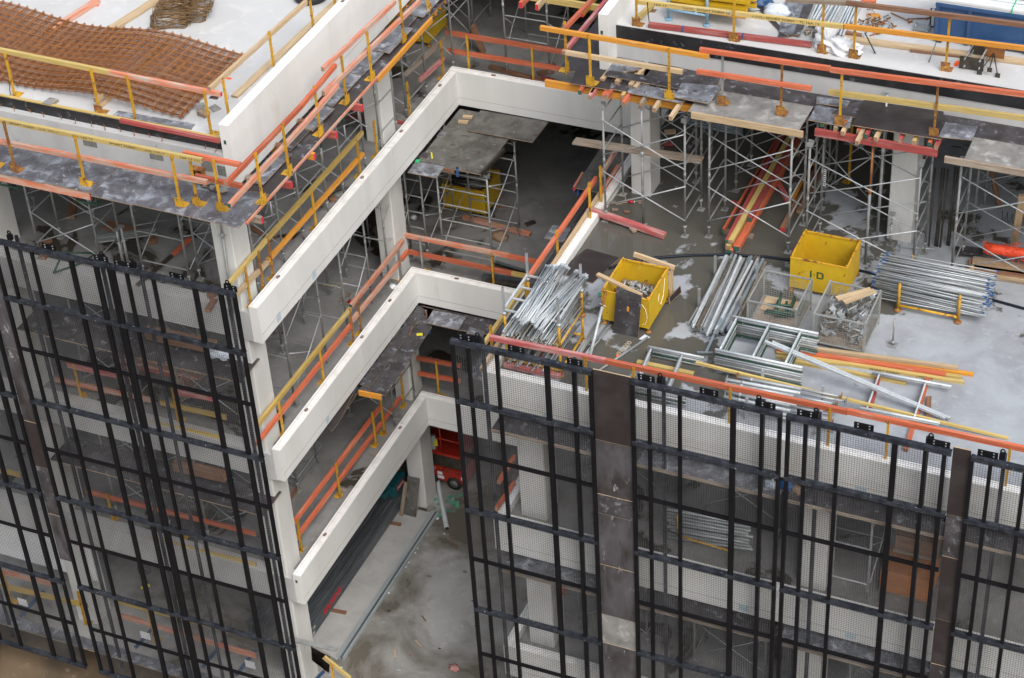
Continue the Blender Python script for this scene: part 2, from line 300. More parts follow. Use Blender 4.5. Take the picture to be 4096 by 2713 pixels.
# formwork strips at the deck edges
mb = MB(); mb.box((-14, .150, 3.50), (-.2, .168, 3.715)); fs = mb.build('formwork_strip', 'formply_black', None, 'long black plywood formwork strip along the left deck edge with rusty bars below', 'formwork')
MB().box((-14, .169, 3.702), (-.2, .235, 3.735)).build('batten', 'lvl_yellow', fs)
mb = MB(); mb.box((5.13, 6.400, 3.32), (22, 6.418, 3.705)); fs = mb.build('formwork_strip', 'formply_black', None, 'long black plywood formwork strip with white scrapes along the upper right deck edge', 'formwork')
# ---- precast panels
def panel(a, b, label, axis, outer, joint=.20, recess=(), tags=(), green=None, smears=()):
    """axis: long axis 'x' or 'y'; outer: coordinate of the face seen from the courtyard or street"""
    mb = MB(); x0, y0, z0 = a; x1, y1, z1_ = b
    c = .012
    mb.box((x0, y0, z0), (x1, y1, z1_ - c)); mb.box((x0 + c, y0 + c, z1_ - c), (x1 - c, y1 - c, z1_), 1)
    o = mb.build('concrete_spandrel', ['precast', 'precast_sunny_top'], None, label, 'concrete panel')
    g = MB()
    if joint:
        if axis == 'y': g.box((outer - .002, y0 + .01, z0 + joint), (outer + .002, y1 - .01, z0 + joint + .006))
        else: g.box((x0 + .01, outer - .002, z0 + joint), (x1 - .01, outer + .002, z0 + joint + .006))
        g.build('groove', 'grey_timber', o)
    g = MB()
    if axis == 'y': g.box((x0 + .055, y0 + .02, z1_ - .002), (x0 + .061, y1 - .02, z1_ + .002))
    else: g.box((x0 + .02, y1 - .061, z1_ - .002), (x1 - .02, y1 - .055, z1_ + .002))
    g.build('top_groove', 'galv_dull', o)
    for r in recess:
        cx_, cy_ = ((x0 + x1) / 2, r) if axis == 'y' else (r, (y0 + y1) / 2)
        m_ = MB(); pts = []
        for k in range(12):
            an = k * math.pi / 6; u, v = .062 * math.cos(an), .036 * math.sin(an)
            pts.append((cx_ + (v if axis == 'y' else u), cy_ + (u if axis == 'y' else v), z1_ + .003))
        m_.prism(pts, .012); m_.build('lifting_recess', 'brown_timber', o)
        m_ = MB(); m_.box((cx_ - .015, cy_ - .015, z1_ + .002), (cx_ + .015, cy_ + .015, z1_ + .022)); m_.build('lifting_anchor', 'galv_dull', o)
    for (t, za, w_, h_) in tags:
        m_ = MB()
        if axis == 'y': m_.box((outer - .003, t, za), (outer + .003, t + w_, za + h_))
        else: m_.box((t, outer - .003, za), (t + w_, outer + .003, za + h_))
        m_.build('weld_plate', 'pale_blue_label', o)
    if green:
        m_ = MB(); m_.box((green[0], y0 - .003, green[1]), (green[0] + .05, y0 + .003, green[1] + .085)); m_.build('end_tag', 'green_tag', o)
    return o
yj = PX(z4(250, 1445), 0).y
ry = lambda fn, x, y, z=0.0: P(fn(x, y), z).y
panel((-.2, 0, -.89), (0, yj - .008, 0), 'long white precast panel beside the courtyard, near half, just below the left walkway', 'y', 0, recess=[ry(A2, 740, 1232), ry(z3, 0, 0) * 0 + 1.05], tags=[(.62, -.83, .16, .20), (2.15, -.83, .16, .20)])
panel((-.2, yj + .008, -.89), (0, 9.43, 0), 'white precast panel beside the courtyard, far half, running back to the inner corner', 'y', 0, recess=[ry(A2, 1015, 912), ry(A2, 1283, 595)])
panel((-.2, 9.43, -.88), (4.94, 9.63, .01), 'wide white precast panel closing the back of the courtyard opening above the dark plywood', 'x', 9.43, recess=[P(z4(1735, 378), 0).x])
panel((4.94, -.33, -.88), (5.13, 5.75, 0), 'low white precast parapet along the left edge of the open right deck', 'y', 4.94, joint=0)
panel((4.94, 5.76, -.88), (5.13, 9.43, 0), 'white precast panel end behind the shoring, at the left edge of the right deck', 'y', 4.94, joint=0)
panel((-.2, 0, -4.55), (0, 6.565, -3.69), 'long white precast panel, middle of the three stepping down on the left of the courtyard', 'y', 0, recess=[P(C2(0, 0), -3.69).y * 0 + 1.35, 4.0, P(B2(930, 518), -3.69).y], tags=[(1.9, -4.50, .13, .17)])
panel((-.2, 6.57, -4.55), (4.94, 6.76, -3.69), 'cream precast panel across the back of the courtyard, one storey down', 'x', 6.57, recess=[P(B2(1390, 368), -3.69).x])
panel((4.94, -.33, -4.55), (5.13, 6.57, -3.69), 'white precast panel on the right of the courtyard, one storey down, behind the mesh', 'y', 4.94)
panel((-.2, 0, -8.18), (0, 6.45, -7.30), 'lowest long white precast panel on the left, above the steel purlins', 'y', 0, recess=[P(C2(478, 573), -7.3).y, P(B2(995, 1398), -7.3).y], green=(-.15, -7.55))
panel((-.2, 6.45, -8.18), (4.94, 6.64, -7.29), 'lowest cream precast panel across the back of the courtyard, over the red lift', 'x', 6.45)
panel((4.94, -.33, -8.18), (5.13, 6.45, -7.30), 'lowest white precast panel on the right of the courtyard, behind the mesh', 'y', 4.94)
for i, (z0, z1_, nm) in enumerate(((-.88, 0, 'top'), (-4.55, -3.69, 'middle'), (-8.18, -7.30, 'lowest'))):
    for k, (xa, xb) in enumerate(((5.13, 10.4), (10.41, 15.5))):
        panel((xa, -.33, z0), (xb, -.14, z1_), f'white precast street panel behind the right mesh screens, {nm} row, {"left" if k == 0 else "right"} one', 'x', -.33, tags=[((6.15, 10.0)[i % 2] if k == 0 else 12.1, z0 + .06, .2, .16)])
# upper storey panels
panel((-.2, 0, 2.83), (0, 6.45, 4.18), 'tall white parapet panel on the top left deck, its end nearest the orange rails', 'y', 0, joint=.26, tags=[(.7, 2.95, .18, .26), (3.0, 2.95, .2, .26)], green=(-.14, 3.75), recess=[P(A2(600, 8), 4.18).y])
panel((-.2, 6.465, 2.83), (0, 12, 4.18), 'tall white parapet panel of the top left deck, further one', 'y', 0, joint=.26)
panel((4.94, 5.95, 2.88), (5.13, 14, 4.18), 'tall white parapet panel end with a green tag at the upper right deck', 'y', 4.94, joint=0, green=(4.98, 3.72))
# columns
def column(x, y, z0, z1_, wx, wy, label):
    mb = MB(); c = .02
    pts = [(x + c, y), (x + wx - c, y), (x + wx, y + c), (x + wx, y + wy - c), (x + wx - c, y + wy), (x + c, y + wy), (x, y + wy - c), (x, y + c)]
    mb.prism([(a, b, z1_) for a, b in pts], z1_ - z0); return mb.build('concrete_column', 'column_concrete', None, label, 'column')
B_ = -.36
lv = [(D3, 3.35, 'top'), (D2, D3 - .3, 'second'), (D1, D2 - .3, 'third'), (G0, D1 - .3, 'ground')]
where = {'top': 'under the top deck', 'second': 'one storey lower', 'third': 'two storeys lower', 'ground': 'at ground level'}
for z0, z1_, nm in lv:
    column(-.80, .05, z0, z1_, .44, .6, f'pale column at the left front corner of the courtyard, {where[nm]}')
    column(-.80, 6.40 if nm != 'ground' else 6.56, z0, z1_, .44, .6, f'pale column at the back left of the courtyard, {where[nm]}')
    column(-6.6, .15, z0, z1_, .55, .6, f'pale concrete column at the far left behind the mesh, {where[nm]}')
    column(5.41, 6.33, z0, z1_ if nm != 'top' else 2.58, .43, .6, f'pale column at the back right of the courtyard, {where[nm]}')
    column(10.80, 6.45, z0, z1_ if nm != 'top' else 3.3, .50, .5, f'pale concrete column in the far right bay, {where[nm]}')
    if nm != 'top':
        column(5.35, .10, z0, z1_, .55, .6, f'pale concrete column behind the right mesh near the courtyard, {where[nm]}')
        column(11.05, .10, z0, z1_, .50, .6, f'pale concrete column behind the right mesh, further right, {where[nm]}')
# ---- added dark walls at back and sides, keeping the deep floors in shade
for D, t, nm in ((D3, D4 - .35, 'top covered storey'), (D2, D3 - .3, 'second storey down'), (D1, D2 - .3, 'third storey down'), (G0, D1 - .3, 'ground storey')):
    MB().box((-14, 17.5, D), (22, 17.8, t)).build('shade_wall', 'shade_dark', None, f'added dark wall that deepens the shade of the {nm}', 'wall')
for i, (xa, xb, nm) in enumerate(((-14, -13.8, 'left'), (21.8, 22, 'right'))):  # unseen side walls added to stop light entering at the open ends
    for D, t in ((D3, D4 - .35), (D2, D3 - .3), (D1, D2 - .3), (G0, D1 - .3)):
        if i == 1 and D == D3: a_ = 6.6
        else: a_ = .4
        MB().box((xa, a_, D), (xb, 17.5, t)).build('shade_wall', 'shade_dark', None, f'added dark side wall keeping light out, {nm} end, floor {(D3, D2, D1, G0).index(D) + 1} from the top', 'wall')
# ================================================================ PLATFORMS
def fns(*a): return a
def joist(p, q, m, label, w_=.065, h=.095, group=None, ends=None, name='timber_joist', e2=None): return timber(p, q, w_, h, m, label, 'timber', name, group, top=True, ends=ends, e2=e2)
# left front walkway (z 2.8) : individual sheets
XS = [-9.0, -7.2, -5.4, P(z1(100, 905), 2.8).x, P(z1(950, 1100), 2.8).x - .1, P(z1(1500, 1250), 2.8).x, -.55]
xs = [-9, -7.2, -5.45, -3.62, -2.55, -1.62, -.35, .66]
for i in range(7):
    a, b = xs[i], xs[i + 1]; ya = -1.02 if i < 4 else (-1.10 if i < 6 else -1.12)
    dz = [0, .004, 0, .006, .001, .007, .003][i]
    ply([(a + .004, ya, 2.80 + dz), (b - .004, ya - .02, 2.80 + dz), (b - .004, -.01, 2.80 + dz), (a + .004, -.01, 2.80 + dz)], .018, 'formply_mid', f'cement-dusted plywood sheet of the left front walkway, {ordn(i, 7)} from the left', group='plywood sheets of the left front walkway')
timber((-9, -.98, 2.70), (-2.62, -1.0, 2.70), .06, .15, 'worn_orange', 'orange painted edge timber under the left front walkway', ends='end_red')
# side walkway
ys = [0.02, 1.3, 2.6, 3.9, 5.1, 6.35, 7.6, 9.4]
for i in range(7):
    a, b = ys[i], ys[i + 1]
    ply([(.24, a, 2.80), (.68, a, 2.80), (.68, b - .006, 2.80), (.24, b - .006, 2.80)], .018, 'formply_clean' if i % 2 == 0 else 'formply', f'dark plywood sheet of the side walkway along the white parapet, {ordn(i, 7)} from its near corner', group='plywood sheets of the side walkway')
for i, (a, b, x0, x1, z_, m) in enumerate(((.25, 1.35, .06, .42, 2.835, 'formply_dusty'), (1.45, 2.35, .05, .36, 2.842, 'formply'), (2.2, 3.05, .10, .46, 2.855, 'formply_dusty'), (3.15, 4.5, .06, .40, 2.835, 'formply_dusty'), (4.4, 5.3, .05, .44, 2.85, 'formply_dusty'), (5.35, 6.4, .10, .58, 2.86, 'formply_dusty'), (6.5, 7.5, .08, .46, 2.85, 'formply'), (6.9, 8.1, .25, .62, 2.875, 'formply_dusty'))):
    ply([(x0, a, z_), (x1, a - .03, z_), (x1 + .02, b, z_), (x0 + .02, b + .03, z_)], .018, m, f'loose narrow plywood strip lying on the side walkway, {ordn(i, 8)} from its near corner', name='plywood_offcut')
timber((.71, -.95, 2.785), (.71, 5.0, 2.785), .03, .05, 'worn_orange', 'thin orange edge strip along the side walkway, near part', ends='end_red')
timber((.72, 4.45, 2.74), (.72, 7.05, 2.74), .05, .11, 'amber_timber', 'bright amber edge beam under the side walkway, far part')
for i, (px, m, e) in enumerate(((z2(770, 1500), 'grey_timber', 'end_red'), (z2(1140, 1060), 'red_timber', 'end_red'), (z2(1430, 700), 'amber_timber', 'end_red'), (z2(1705, 435), 'red_timber', 'end_red'), (z2(2030, 95), 'red_timber', 'end_red'))):
    q = P(px, 2.69); timber((-.6, q.y - .02, 2.69), (q.x + .03, q.y - .02, 2.69), .075, .14, m, f'timber bearer poking out under the side walkway, painted end, {ordn(i, 5)} from the near corner', 'timber', 'timber_bearer', ends=e)
for i, px in enumerate((A2(1225, 135), A2(1260, 90), A2(1290, 45), A2(1325, 8))):
    q = P(px, 2.68); timber((-.5, q.y, 2.68), (q.x, q.y, 2.68), .07, .10, 'amber_timber', f'short blue-ended amber bearer at the far end of the side walkway, {ordn(i, 4)} of four', 'timber', 'timber_bearer', ends='blue_clip')
for i, (x, y) in enumerate(((590, 975), (965, 570), (1230, 270))):
    p = P(z2(x, y), 2.83); timber((.03, p.y - .05, 2.86), (.18, p.y + .02, 2.86), .10, .07, 'brown_timber' if i else 'grey_timber', f'timber block wedged against the foot of the tall white parapet, {ordn(i, 3)} from the near end', 'timber', 'timber_block')
# right upper platform (z 2.95)
PR = 2.95
def rs(pts, fn, z, t, m, label, name='plywood_sheet', dx=0): return ply([P(fn(*p), z) for p in pts], t, m, label, name)
rs([(150, 545), (300, 500), (530, 690), (370, 930), (480, 960), (430, 1125), (-55, 1045)], z8, PR - .02, .018, 'formply_clean', 'clean brown plywood sheet with a pointed corner at the left of the upper right platform')
rs([(530, 690), (935, 760), (840, 870), (370, 930)], z8, PR + .032, .018, 'formply_dusty', 'blue-grey dusty plywood sheet at the foot of the green-tagged parapet')
rs([(430, 880), (1300, 1010), (1310, 1115), (365, 945)], z8, PR + .05, .018, 'formply', 'long dusty plywood sheet propped on timbers on the upper right platform')
rs([(930, 765), (1830, 960), (1790, 1060), (1340, 1110), (830, 1000)], z8, PR + .030, .018, 'formply', 'dark plywood sheet against the beam on the upper right platform')
rs([(430, 1000), (820, 1060), (660, 1150), (420, 1110)], z8, PR - .045, .018, 'formply', 'dusty dark plywood sheet under the timber ends on the upper right platform')
rs([(700, 1040), (1400, 1160), (1340, 1295), (660, 1160)], z8, PR - .01, .018, 'formply_dusty', 'smeared plywood sheet with its front edge over the amber beam')
rs([(1340, 1040), (1840, 1080), (1680, 1300), (1245, 1215)], z8, PR + .075, .02, 'formply_dusty', 'loose plywood sheet with a hand hole lying on the upper right platform')
mb = MB(); p = P(z8(1505, 1143), PR + .079); mb.prism([p + Vector((math.cos(k * .785) * .05, math.sin(k * .785) * .018, 0)) for k in range(8)], .002); mb.build('hand_hole', 'ink', bpy.data.objects[[o.name for o in COL.objects if o.name.startswith('plywood_sheet')][-1]])
x_a, x_b = P(z8(1840, 1000), PR).x - .25, P(w2(1595, 1080), PR).x
ply([(x_a, 5.02, PR - .03), (x_b, 5.02, PR - .03), (x_b + .02, 5.92, PR - .03), (x_a, 5.92, PR - .03)], .02, 'formply_grey', 'big weathered grey plywood sheet with pale stains, middle of the upper right platform')
ply([(x_a + .3, 5.925, PR - .028), (x_b + .8, 5.925, PR - .028), (x_b + .8, 6.39, PR - .028), (x_a + .3, 6.39, PR - .028)], .018, 'formply', 'dark plywood strip along the beam behind the weathered grey sheet')
rs([(1590, 1165), (1990, 1260), (1960, 1430), (1490, 1340)], w2, PR - .02, .018, 'formply_dusty', 'blue-grey smeared plywood sheet with a rusty post on it, right of the weathered grey sheet')
rs([(1590, 1080), (1960, 1130), (1920, 1200), (1580, 1155)], w2, PR + .03, .02, 'formply_dusty', 'small raised plywood offcut beside the weathered grey sheet', 'plywood_offcut')
rs([(1850, 1195), (2240, 1100), (2240, 1310), (2000, 1310), (1750, 1275)], w2, PR + .005, .02, 'formply', 'crooked dusty plywood offcut by the rusty post', 'plywood_offcut')
rs([(430, 1120), (1330, 1250), (1300, 1560), (300, 1400)], w3, PR + .03, .018, 'formply_clean', 'large dark plywood sheet with pale splashes, right part of the upper right platform')
rs([(1350, 1370), (1710, 1420), (1650, 1568), (1270, 1530)], w3, PR + .036, .018, 'formply_dusty', 'blue-white smeared plywood sheet right of the last rusty post')
xa = P(w3(1720, 1420), PR).x
ply([(P(w3(1330, 1250), PR).x, 5.80, PR - .015), (16, 5.80, PR - .015), (16, 6.39, PR - .015), (P(w3(330, 1100), PR).x, 6.39, PR - .015)], .018, 'formply', 'dark plywood strip along the beam at the far right of the upper platform')
ply([(xa, 5.02, PR - .012), (16, 5.02, PR - .012), (16, 5.78, PR - .012), (xa, 5.78, PR - .012)], .018, 'formply_grey', 'weathered grey plywood sheet at the far right edge of the upper platform')
# courtyard-side platform of the upper right corner (z 2.93) towards the back
ply([(4.15, 5.6, PR - .045), (4.92, 5.95, PR - .045), (4.92, 13, PR - .045), (4.15, 13, PR - .045)], .018, 'formply_clean', 'clean brown plywood walkway on the courtyard side of the green-tagged parapet')
# joists under the right platform
jl = [((60, 1190), (120, 1075), 'orange_timber', 'end_green'), ((200, 1215), (235, 1095), 'lvl_yellow', 'end_raw'), ((185, 1250), (275, 1110), 'worn_red', 'end_raw'), ((355, 1245), (430, 1125), 'orange_timber', 'end_raw'), ((400, 1250), (480, 1120), 'orange_timber', 'end_raw'),
      ((595, 1245), (640, 1150), 'lvl_yellow', 'end_raw'), ((605, 1330), (700, 1185), 'orange_timber', 'end_raw'), ((830, 1340), (895, 1220), 'grey_timber', 'end_raw'), ((990, 1410), (1080, 1255), 'raw_timber', 'end_raw'), ((1195, 1515), (1370, 1260), 'raw_timber', 'end_raw')]
for i, (a, b, m, e) in enumerate(jl):
    p = P(z8(*a), 2.80); q = P(z8(*b), 2.80); q = Vector((q.x, 6.3, 2.80)) if i != 0 else Vector((q.x, 6.3, 2.80))
    p.z = q.z = 2.895; joist(p, q, m, f'{dict(orange_timber="orange", lvl_yellow="yellow", worn_red="faded red", grey_timber="grey", raw_timber="raw")[m]} joist end sticking out over the amber beam, {ordn(i, 10)} from the left', .07, .095, ends=e)
for i, (a, m) in enumerate((((335, 990), 'raw_timber'), ((520, 1020), 'raw_timber'), ((690, 1060), 'raw_timber'), ((750, 1090), 'raw_timber'))):
    p = P(z8(*a), PR + .03); q = p + Vector((.03, .75, 0)); joist(p, q, m, f'short raw timber packer under the propped plywood sheet, {ordn(i, 4)} from the left', .08, .09)
jr = [((370, 875), 'amber_timber', 'end_green'), ((465, 905), 'grey_timber', 'end_raw'), ((515, 935), 'raw_timber', 'end_raw'), ((625, 925), 'orange_timber', 'end_raw'), ((615, 1000), 'raw_timber', 'end_raw'), ((680, 955), 'red_timber', 'end_green'), ((745, 975), 'raw_timber', 'end_raw'), ((915, 985), 'red_timber', 'end_raw'), ((1010, 1000), 'lvl_yellow', 'end_raw'), ((1118, 1010), 'orange_timber', 'end_green'), ((1165, 1030), 'red_timber', 'end_raw')]
for i, (a, m, e) in enumerate(jr):
    p = P(A4(*a), 2.83); p.z = 2.90; joist(p, (p.x, 6.3, 2.90), m, f'{dict(amber_timber="amber", orange_timber="orange", lvl_yellow="yellow", red_timber="red", grey_timber="grey", raw_timber="raw")[m]} joist end over the red beam at right, {ordn(i, 11)} from the left', .07, .095, ends=e)
pa, pb = P(z8(-145, 1150), 2.70), P(z8(1600, 1400), 2.70)
timber((P(A3(210, 610), 2.70).x, 5.44, 2.72), (pb.x, 5.44, 2.72), .065, .15, 'amber_timber', 'thick amber beam carrying the joists of the upper right platform', ends='end_raw', e2='end_red', name='timber_beam')
timber((P(A4(325, 920), 2.72).x, 5.36, 2.73), (P(A4(1185, 1045), 2.72).x, 5.36, 2.73), .065, .15, 'red_timber', 'thick red beam carrying the joists at the right of the upper platform', name='timber_beam', ends='end_red')
timber((P(w2(230, 1170), PR).x, 5.0, 2.86), (P(w2(1490, 1370), PR).x, 5.0, 2.86), .05, .13, 'raw_timber', 'raw tan edge timber under the weathered grey plywood sheet', name='timber_beam')
timber((P(w6(880, 260), PR).x, 4.99, 2.87), (16, 4.99, 2.87), .05, .13, 'grey_timber', 'pale grey edge timber under the far right platform', name='timber_beam')
# back joists at the very top of the picture
for i, (x, x2, m, e) in enumerate(((1180, 1290, 'orange_timber', 'end_red'), (1340, 1450, 'raw_timber', 'end_red'), (1780, 1890, 'amber_timber', 'end_red'))):
    q = P(w1(x, (55, 75, 140)[i]), 2.6); timber((q.x, q.y, 2.6), (q.x, 10.5, 2.6), .075, .14, m, f'timber bearer end high up at the top centre of the picture, {ordn(i, 3)} from the left', name='timber_bearer', ends=e)
timber((1.9, 8.9, 2.55), (4.3, 8.9, 2.55), .07, .14, 'lvl_yellow', 'yellowish beam under the bearers at the top centre of the picture', name='timber_beam')
# plywood table below the back panel (z -0.95)
PB = -.95
mb = [(180, 200), (440, 250), (510, 148), (250, 105)]
rs(mb, v3, PB + .01, .02, 'formply_dusty', 'small blue-grey plywood sheet jutting out at the near corner of the shoring table')
ply([(.05, 7.02, PB), (1.62, 7.02, PB), (1.62, 9.38, PB), (.05, 9.38, PB)], .02, 'formply_old', 'muddy weathered plywood top of the shoring table in the courtyard corner')
rs([(655, 1275), (1300, 1395), (1455, 1195), (790, 1080)], w1, PB + .06, .02, 'formply_old', 'dark curled plywood sheet lying across the shoring table, under the back panel')
timber(P(v3(835, 225), PB - .02), P(v3(1045, 0), PB - .02), .05, .10, 'dark_steel', 'dark steel bearer along the right edge of the shoring table', name='steel_bearer', ends='dark_steel')
timber(P(v3(500, 165), PB - .06), P(v3(600, 185), PB - .06), .10, .10, 'brown_timber', 'short timber block under the near edge of the shoring table', name='timber_block')
timber(P(v3(628, 215), PB - .08), P(v3(628, 180), PB - .08), .06, .16, 'blue_steel', 'blue steel beam end under the near edge of the shoring table', name='steel_bearer', ends='blue_steel')
for i, (a, b) in enumerate((((1290, 975), (1430, 985)), ((1220, 1050), (1365, 1060)))):
    timber(P(z4(*a), PB + .03), P(z4(*b), PB + .03), .09, .05, 'raw_timber', f'small tan timber block lying in the dirt on the shoring table, {"back" if i == 0 else "front"} one', name='timber_block')
rs([(900, 1260), (960, 1195), (1060, 1210), (1000, 1280)], z4, PB + .012, .012, 'formply_dusty', 'small square plywood offcut near the panel on the shoring table', 'plywood_offcut')
rs([(640, 1560), (700, 1495), (820, 1515), (760, 1590)], z4, PB + .012, .012, 'formply', 'dark square plywood offcut on the shoring table near its front', 'plywood_offcut')
rs([(1100, 1120), (1115, 1105), (1145, 1108), (1125, 1133)], A2, PB + .03, .004, 'green_card', 'bright green card lying at the corner of the shoring table', 'card')
rs([(1212, 1058), (1222, 1058), (1228, 1100), (1218, 1102)], A2, PB + .004, .002, 'yellow_tag', 'yellow paint mark on the shoring table plywood', 'paint_mark')
# dark platform one storey down (z -4.6)
PC = -4.60
rs([(175, 860), (400, 905), (790, 330), (680, 150), (665, 140), (520, 480)], v4, PC, .02, 'formply', 'long dark plywood sheet of the lower walkway, speckled with cement, beside the middle panel')
rs([(185, 805), (270, 835), (530, 480), (740, 190), (680, 150), (640, 200), (400, 520)], v4, PC + .03, .02, 'formply', 'narrow splashed plywood strip on the lower walkway against the white panel')
rs([(735, 295), (1010, 355), (1075, 245), (800, 190)], v4, PC + .035, .02, 'formply_dusty', 'pale dusty plywood sheet at the inner corner of the lower walkway')
rs([(700, 150), (1430, 300), (1430, 420), (1010, 355), (1060, 245)], v4, PC, .02, 'formply', 'dark plywood sheet of the lower walkway along the cream back panel')
rs([(1075, 385), (1105, 330), (1230, 365), (1220, 410)], v4, PC + .022, .01, 'formply_dusty', 'small smeared plywood patch on the back part of the lower walkway', 'plywood_offcut')
rs([(-20, 1090), (30, 1090), (180, 860), (160, 850)], v4, PC - .05, .02, 'formply_clean', 'thin dark plywood strip hanging below the near part of the middle panel')
ply([PX(v4(0, 1140), .12) * 1, PX(v4(-50, 1200), .12), P(v4(-120, 1120), PC), P(v4(150, 850), PC)], .02, 'formply_clean', 'dark plywood soffit strip along the foot of the middle white panel')
timber(P(v4(180, 880), PC - .03), P(v4(372, 920), PC - .03), .05, .13, 'amber_timber', 'amber edge timber at the near end of the lower walkway', name='timber_beam')
rs([(660, 385), (710, 380), (712, 403), (662, 405)], v4, PC + .004, .002, 'yellow_tag', 'small yellow card on the lower dark walkway', 'card')
timber(P(v4(745, 250), PC + .03), P(v4(745, 250), PC + .03) + Vector((0, 0, .2)), .03, .03, 'brown_timber', 'thin timber stake standing on the lower walkway corner', name='timber_stake', up=(0, 1, 0))
timber(P(v4(605, 400), PC + .03), P(v4(625, 325), PC + .03), .025, .03, 'brown_timber', 'thin brown batten lying on the lower walkway', name='timber_batten')
for i, (x, y) in enumerate(((775, 375), (690, 492), (560, 675), (520, 730), (472, 792), (428, 852), (387, 917), (650, 545))):
    q = P(v4(x, y), PC - .10); s = (i in (5, 6, 7))
    timber((-.5, q.y, PC - .10), (q.x, q.y, PC - .10), .05, .08, 'brown_timber' if i in (3, 7) else 'blue_steel', f'short bearer end under the lower walkway, {ordn(sorted(range(8), key=lambda k: -(775, 690, 560, 520, 472, 428, 387, 650)[k]).index(i), 8)} from the inner corner', name='steel_bearer', ends='blue_clip')
# right wing courtyard-side ledge plates
rs([(1180, 160), (1290, 0), (1520, 40), (1430, 215)], z7, D3 - .75, .02, 'formply_dusty', 'blue-grey plywood sheet jutting over the dark opening beside the orange rail')
ply([(4.2, .5, D3 - .78), (4.92, .5, D3 - .78), (4.92, 7.15, D3 - .78), (4.25, 7.15, D3 - .78)], .02, 'formply', 'dark dusty plywood walkway outside the right deck parapet, near part')
ply([(3.78, 7.18, D3 - .76), (4.92, 7.18, D3 - .76), (4.92, 9.42, D3 - .76), (3.70, 9.42, D3 - .76)], .02, 'formply_old', 'weathered plywood walkway outside the right deck parapet, far part')
timber(P(v3(1670, 350), D3 - .78), P(v3(1750, 215), D3 - .78), .05, .1, 'worn_orange', 'short orange edge timber of the weathered walkway over the opening', ends='end_red')
for i, (x, y) in enumerate(((1668, 365), (1705, 385))):
    q = P(v3(x, y), D3 - .9); timber(q, q + Vector((.02, .8, 0)), .05, .12, 'blue_steel', f'blue steel beam end under the weathered walkway over the opening, {"left" if i == 0 else "right"} one', name='steel_bearer', ends='blue_clip')
# ================================================================ SHORING TOWERS
def frame_mb(L_, H, lower=0):      # ladder frame in the local XZ plane, legs at x=0 and x=L_
    pass
def tower(loc, rz, fw, bay, H, label, jack=.25, lifts=2, mat_='galv_dull', group='shoring towers', braces=True, rungs=3, head=True):
    """frames in the local Y direction (width fw) at local x = 0 and bay"""
    t = thing('shoring_tower', label, 'scaffold tower', loc, group, rz)
    Hf = H - jack - .12; Z0 = Vector((0, 0, 0))
    for x in ((0, bay) if braces else (0,)):
        mb = MB()
        for y in (0, fw):
            mb.tube([(x, y, jack), (x, y, jack + Hf)], .024, 8)
            for k in range(1, lifts): mb.tube([(x, y, jack + Hf * k / lifts - .06), (x, y, jack + Hf * k / lifts + .06)], .029, 8)
        n = rungs * lifts
        for k in range(n):
            z_ = jack + .12 + (Hf - .2) * k / (n - 1); mb.tube([(x, .02, z_), (x, .08, z_ + .015), (x, fw - .08, z_ + .015), (x, fw - .02, z_)], .017, 6)
        fo = mb.build('ladder_frame', mat_, t, origin=Z0)
        for y in (0, fw):
            b = MB(); b.tube([(x, y, .01), (x, y, jack + .02)], .016, 6); b.box((x - .07, y - .07, 0), (x + .07, y + .07, .01)); b.tube([(x, y, jack - .04), (x, y, jack + .01)], .04, 8)
            b.build('base_jack', 'galv_dull', t, origin=Z0)
            if head:
                b = MB(); b.tube([(x, y, jack + Hf), (x, y, H - .09)], .016, 6); b.box((x - .05, y - .06, H - .10), (x + .05, y + .06, H - .092)); b.box((x - .05, y - .06, H - .092), (x + .05, y - .052, H)); b.box((x - .05, y + .052, H - .092), (x + .05, y + .06, H))
                b.build('head_jack', 'galv_dull', t, origin=Z0)
    if braces:
        for y, s in ((0, -1), (fw, 1)):
            for k in range(lifts):
                za, zb = jack + Hf * (k + .12) / lifts, jack + Hf * (k + .80) / lifts
                for u in (0, 1):
                    a, b = (za, zb) if u else (zb, za)
                    b_ = MB(); b_.tube([(-.02, y + s * .03, a), (bay / 2, y + s * (.045 + .012 * u), (a + b) / 2), (bay + .02, y + s * .03, b)], .0125, 6); b_.build('cross_brace', 'galv', t, origin=Z0)
    return t
# right wing, on the open deck level
HT = 2.63 - D3
tw = tower((5.27, 5.22, D3), 0, 1.0, 1.71, HT, 'galvanised shoring tower in front of the left pale column on the right deck')
tw = tower((7.44, 5.36, D3), 0, 1.02, 1.66, HT, 'galvanised shoring tower beside the leaning red and tan timbers')
tw = tower((9.50, 5.20, D3), 0, 1.0, 2.14, HT - .02, 'wide galvanised shoring tower under the red beam, behind the right yellow bin')
tw = tower((12.36, 5.35, D3), 0, 1.0, 1.9, HT + .1, 'galvanised shoring tower with green tube at the far right of the deck')
tw = tower((7.44, 7.10, D3), 0, 1.03, 1.68, 3.3 - D3, 'shaded shoring tower in the second row behind the leaning timbers')
tw = tower((5.40, 7.15, D3), 0, 1.0, 1.15, 3.3 - D3, 'shaded shoring tower in the second row behind the left pale column')
tw = tower((9.29, 7.05, D3), 0, 1.0, 1.0, 3.3 - D3, 'narrow shaded shoring tower in the second row left of the right pale column')
tw = tower((12.36, 7.23, D3), 0, 1.03, 1.8, 3.3 - D3, 'shaded shoring tower in the second row at the far right')
tw = tower((7.44, 9.6, D3), 0, 1.0, 1.68, 3.3 - D3, 'shaded shoring tower in the third row, deep behind the leaning timbers')
tw = tower((5.9, 10.0, D3), 0, 1.0, 1.0, 3.3 - D3, 'shaded shoring tower deep behind the left pale column')
tw = tower((10.4, 9.9, D3), 0, 1.0, 1.6, 3.3 - D3, 'shaded shoring tower deep behind the right pale column')
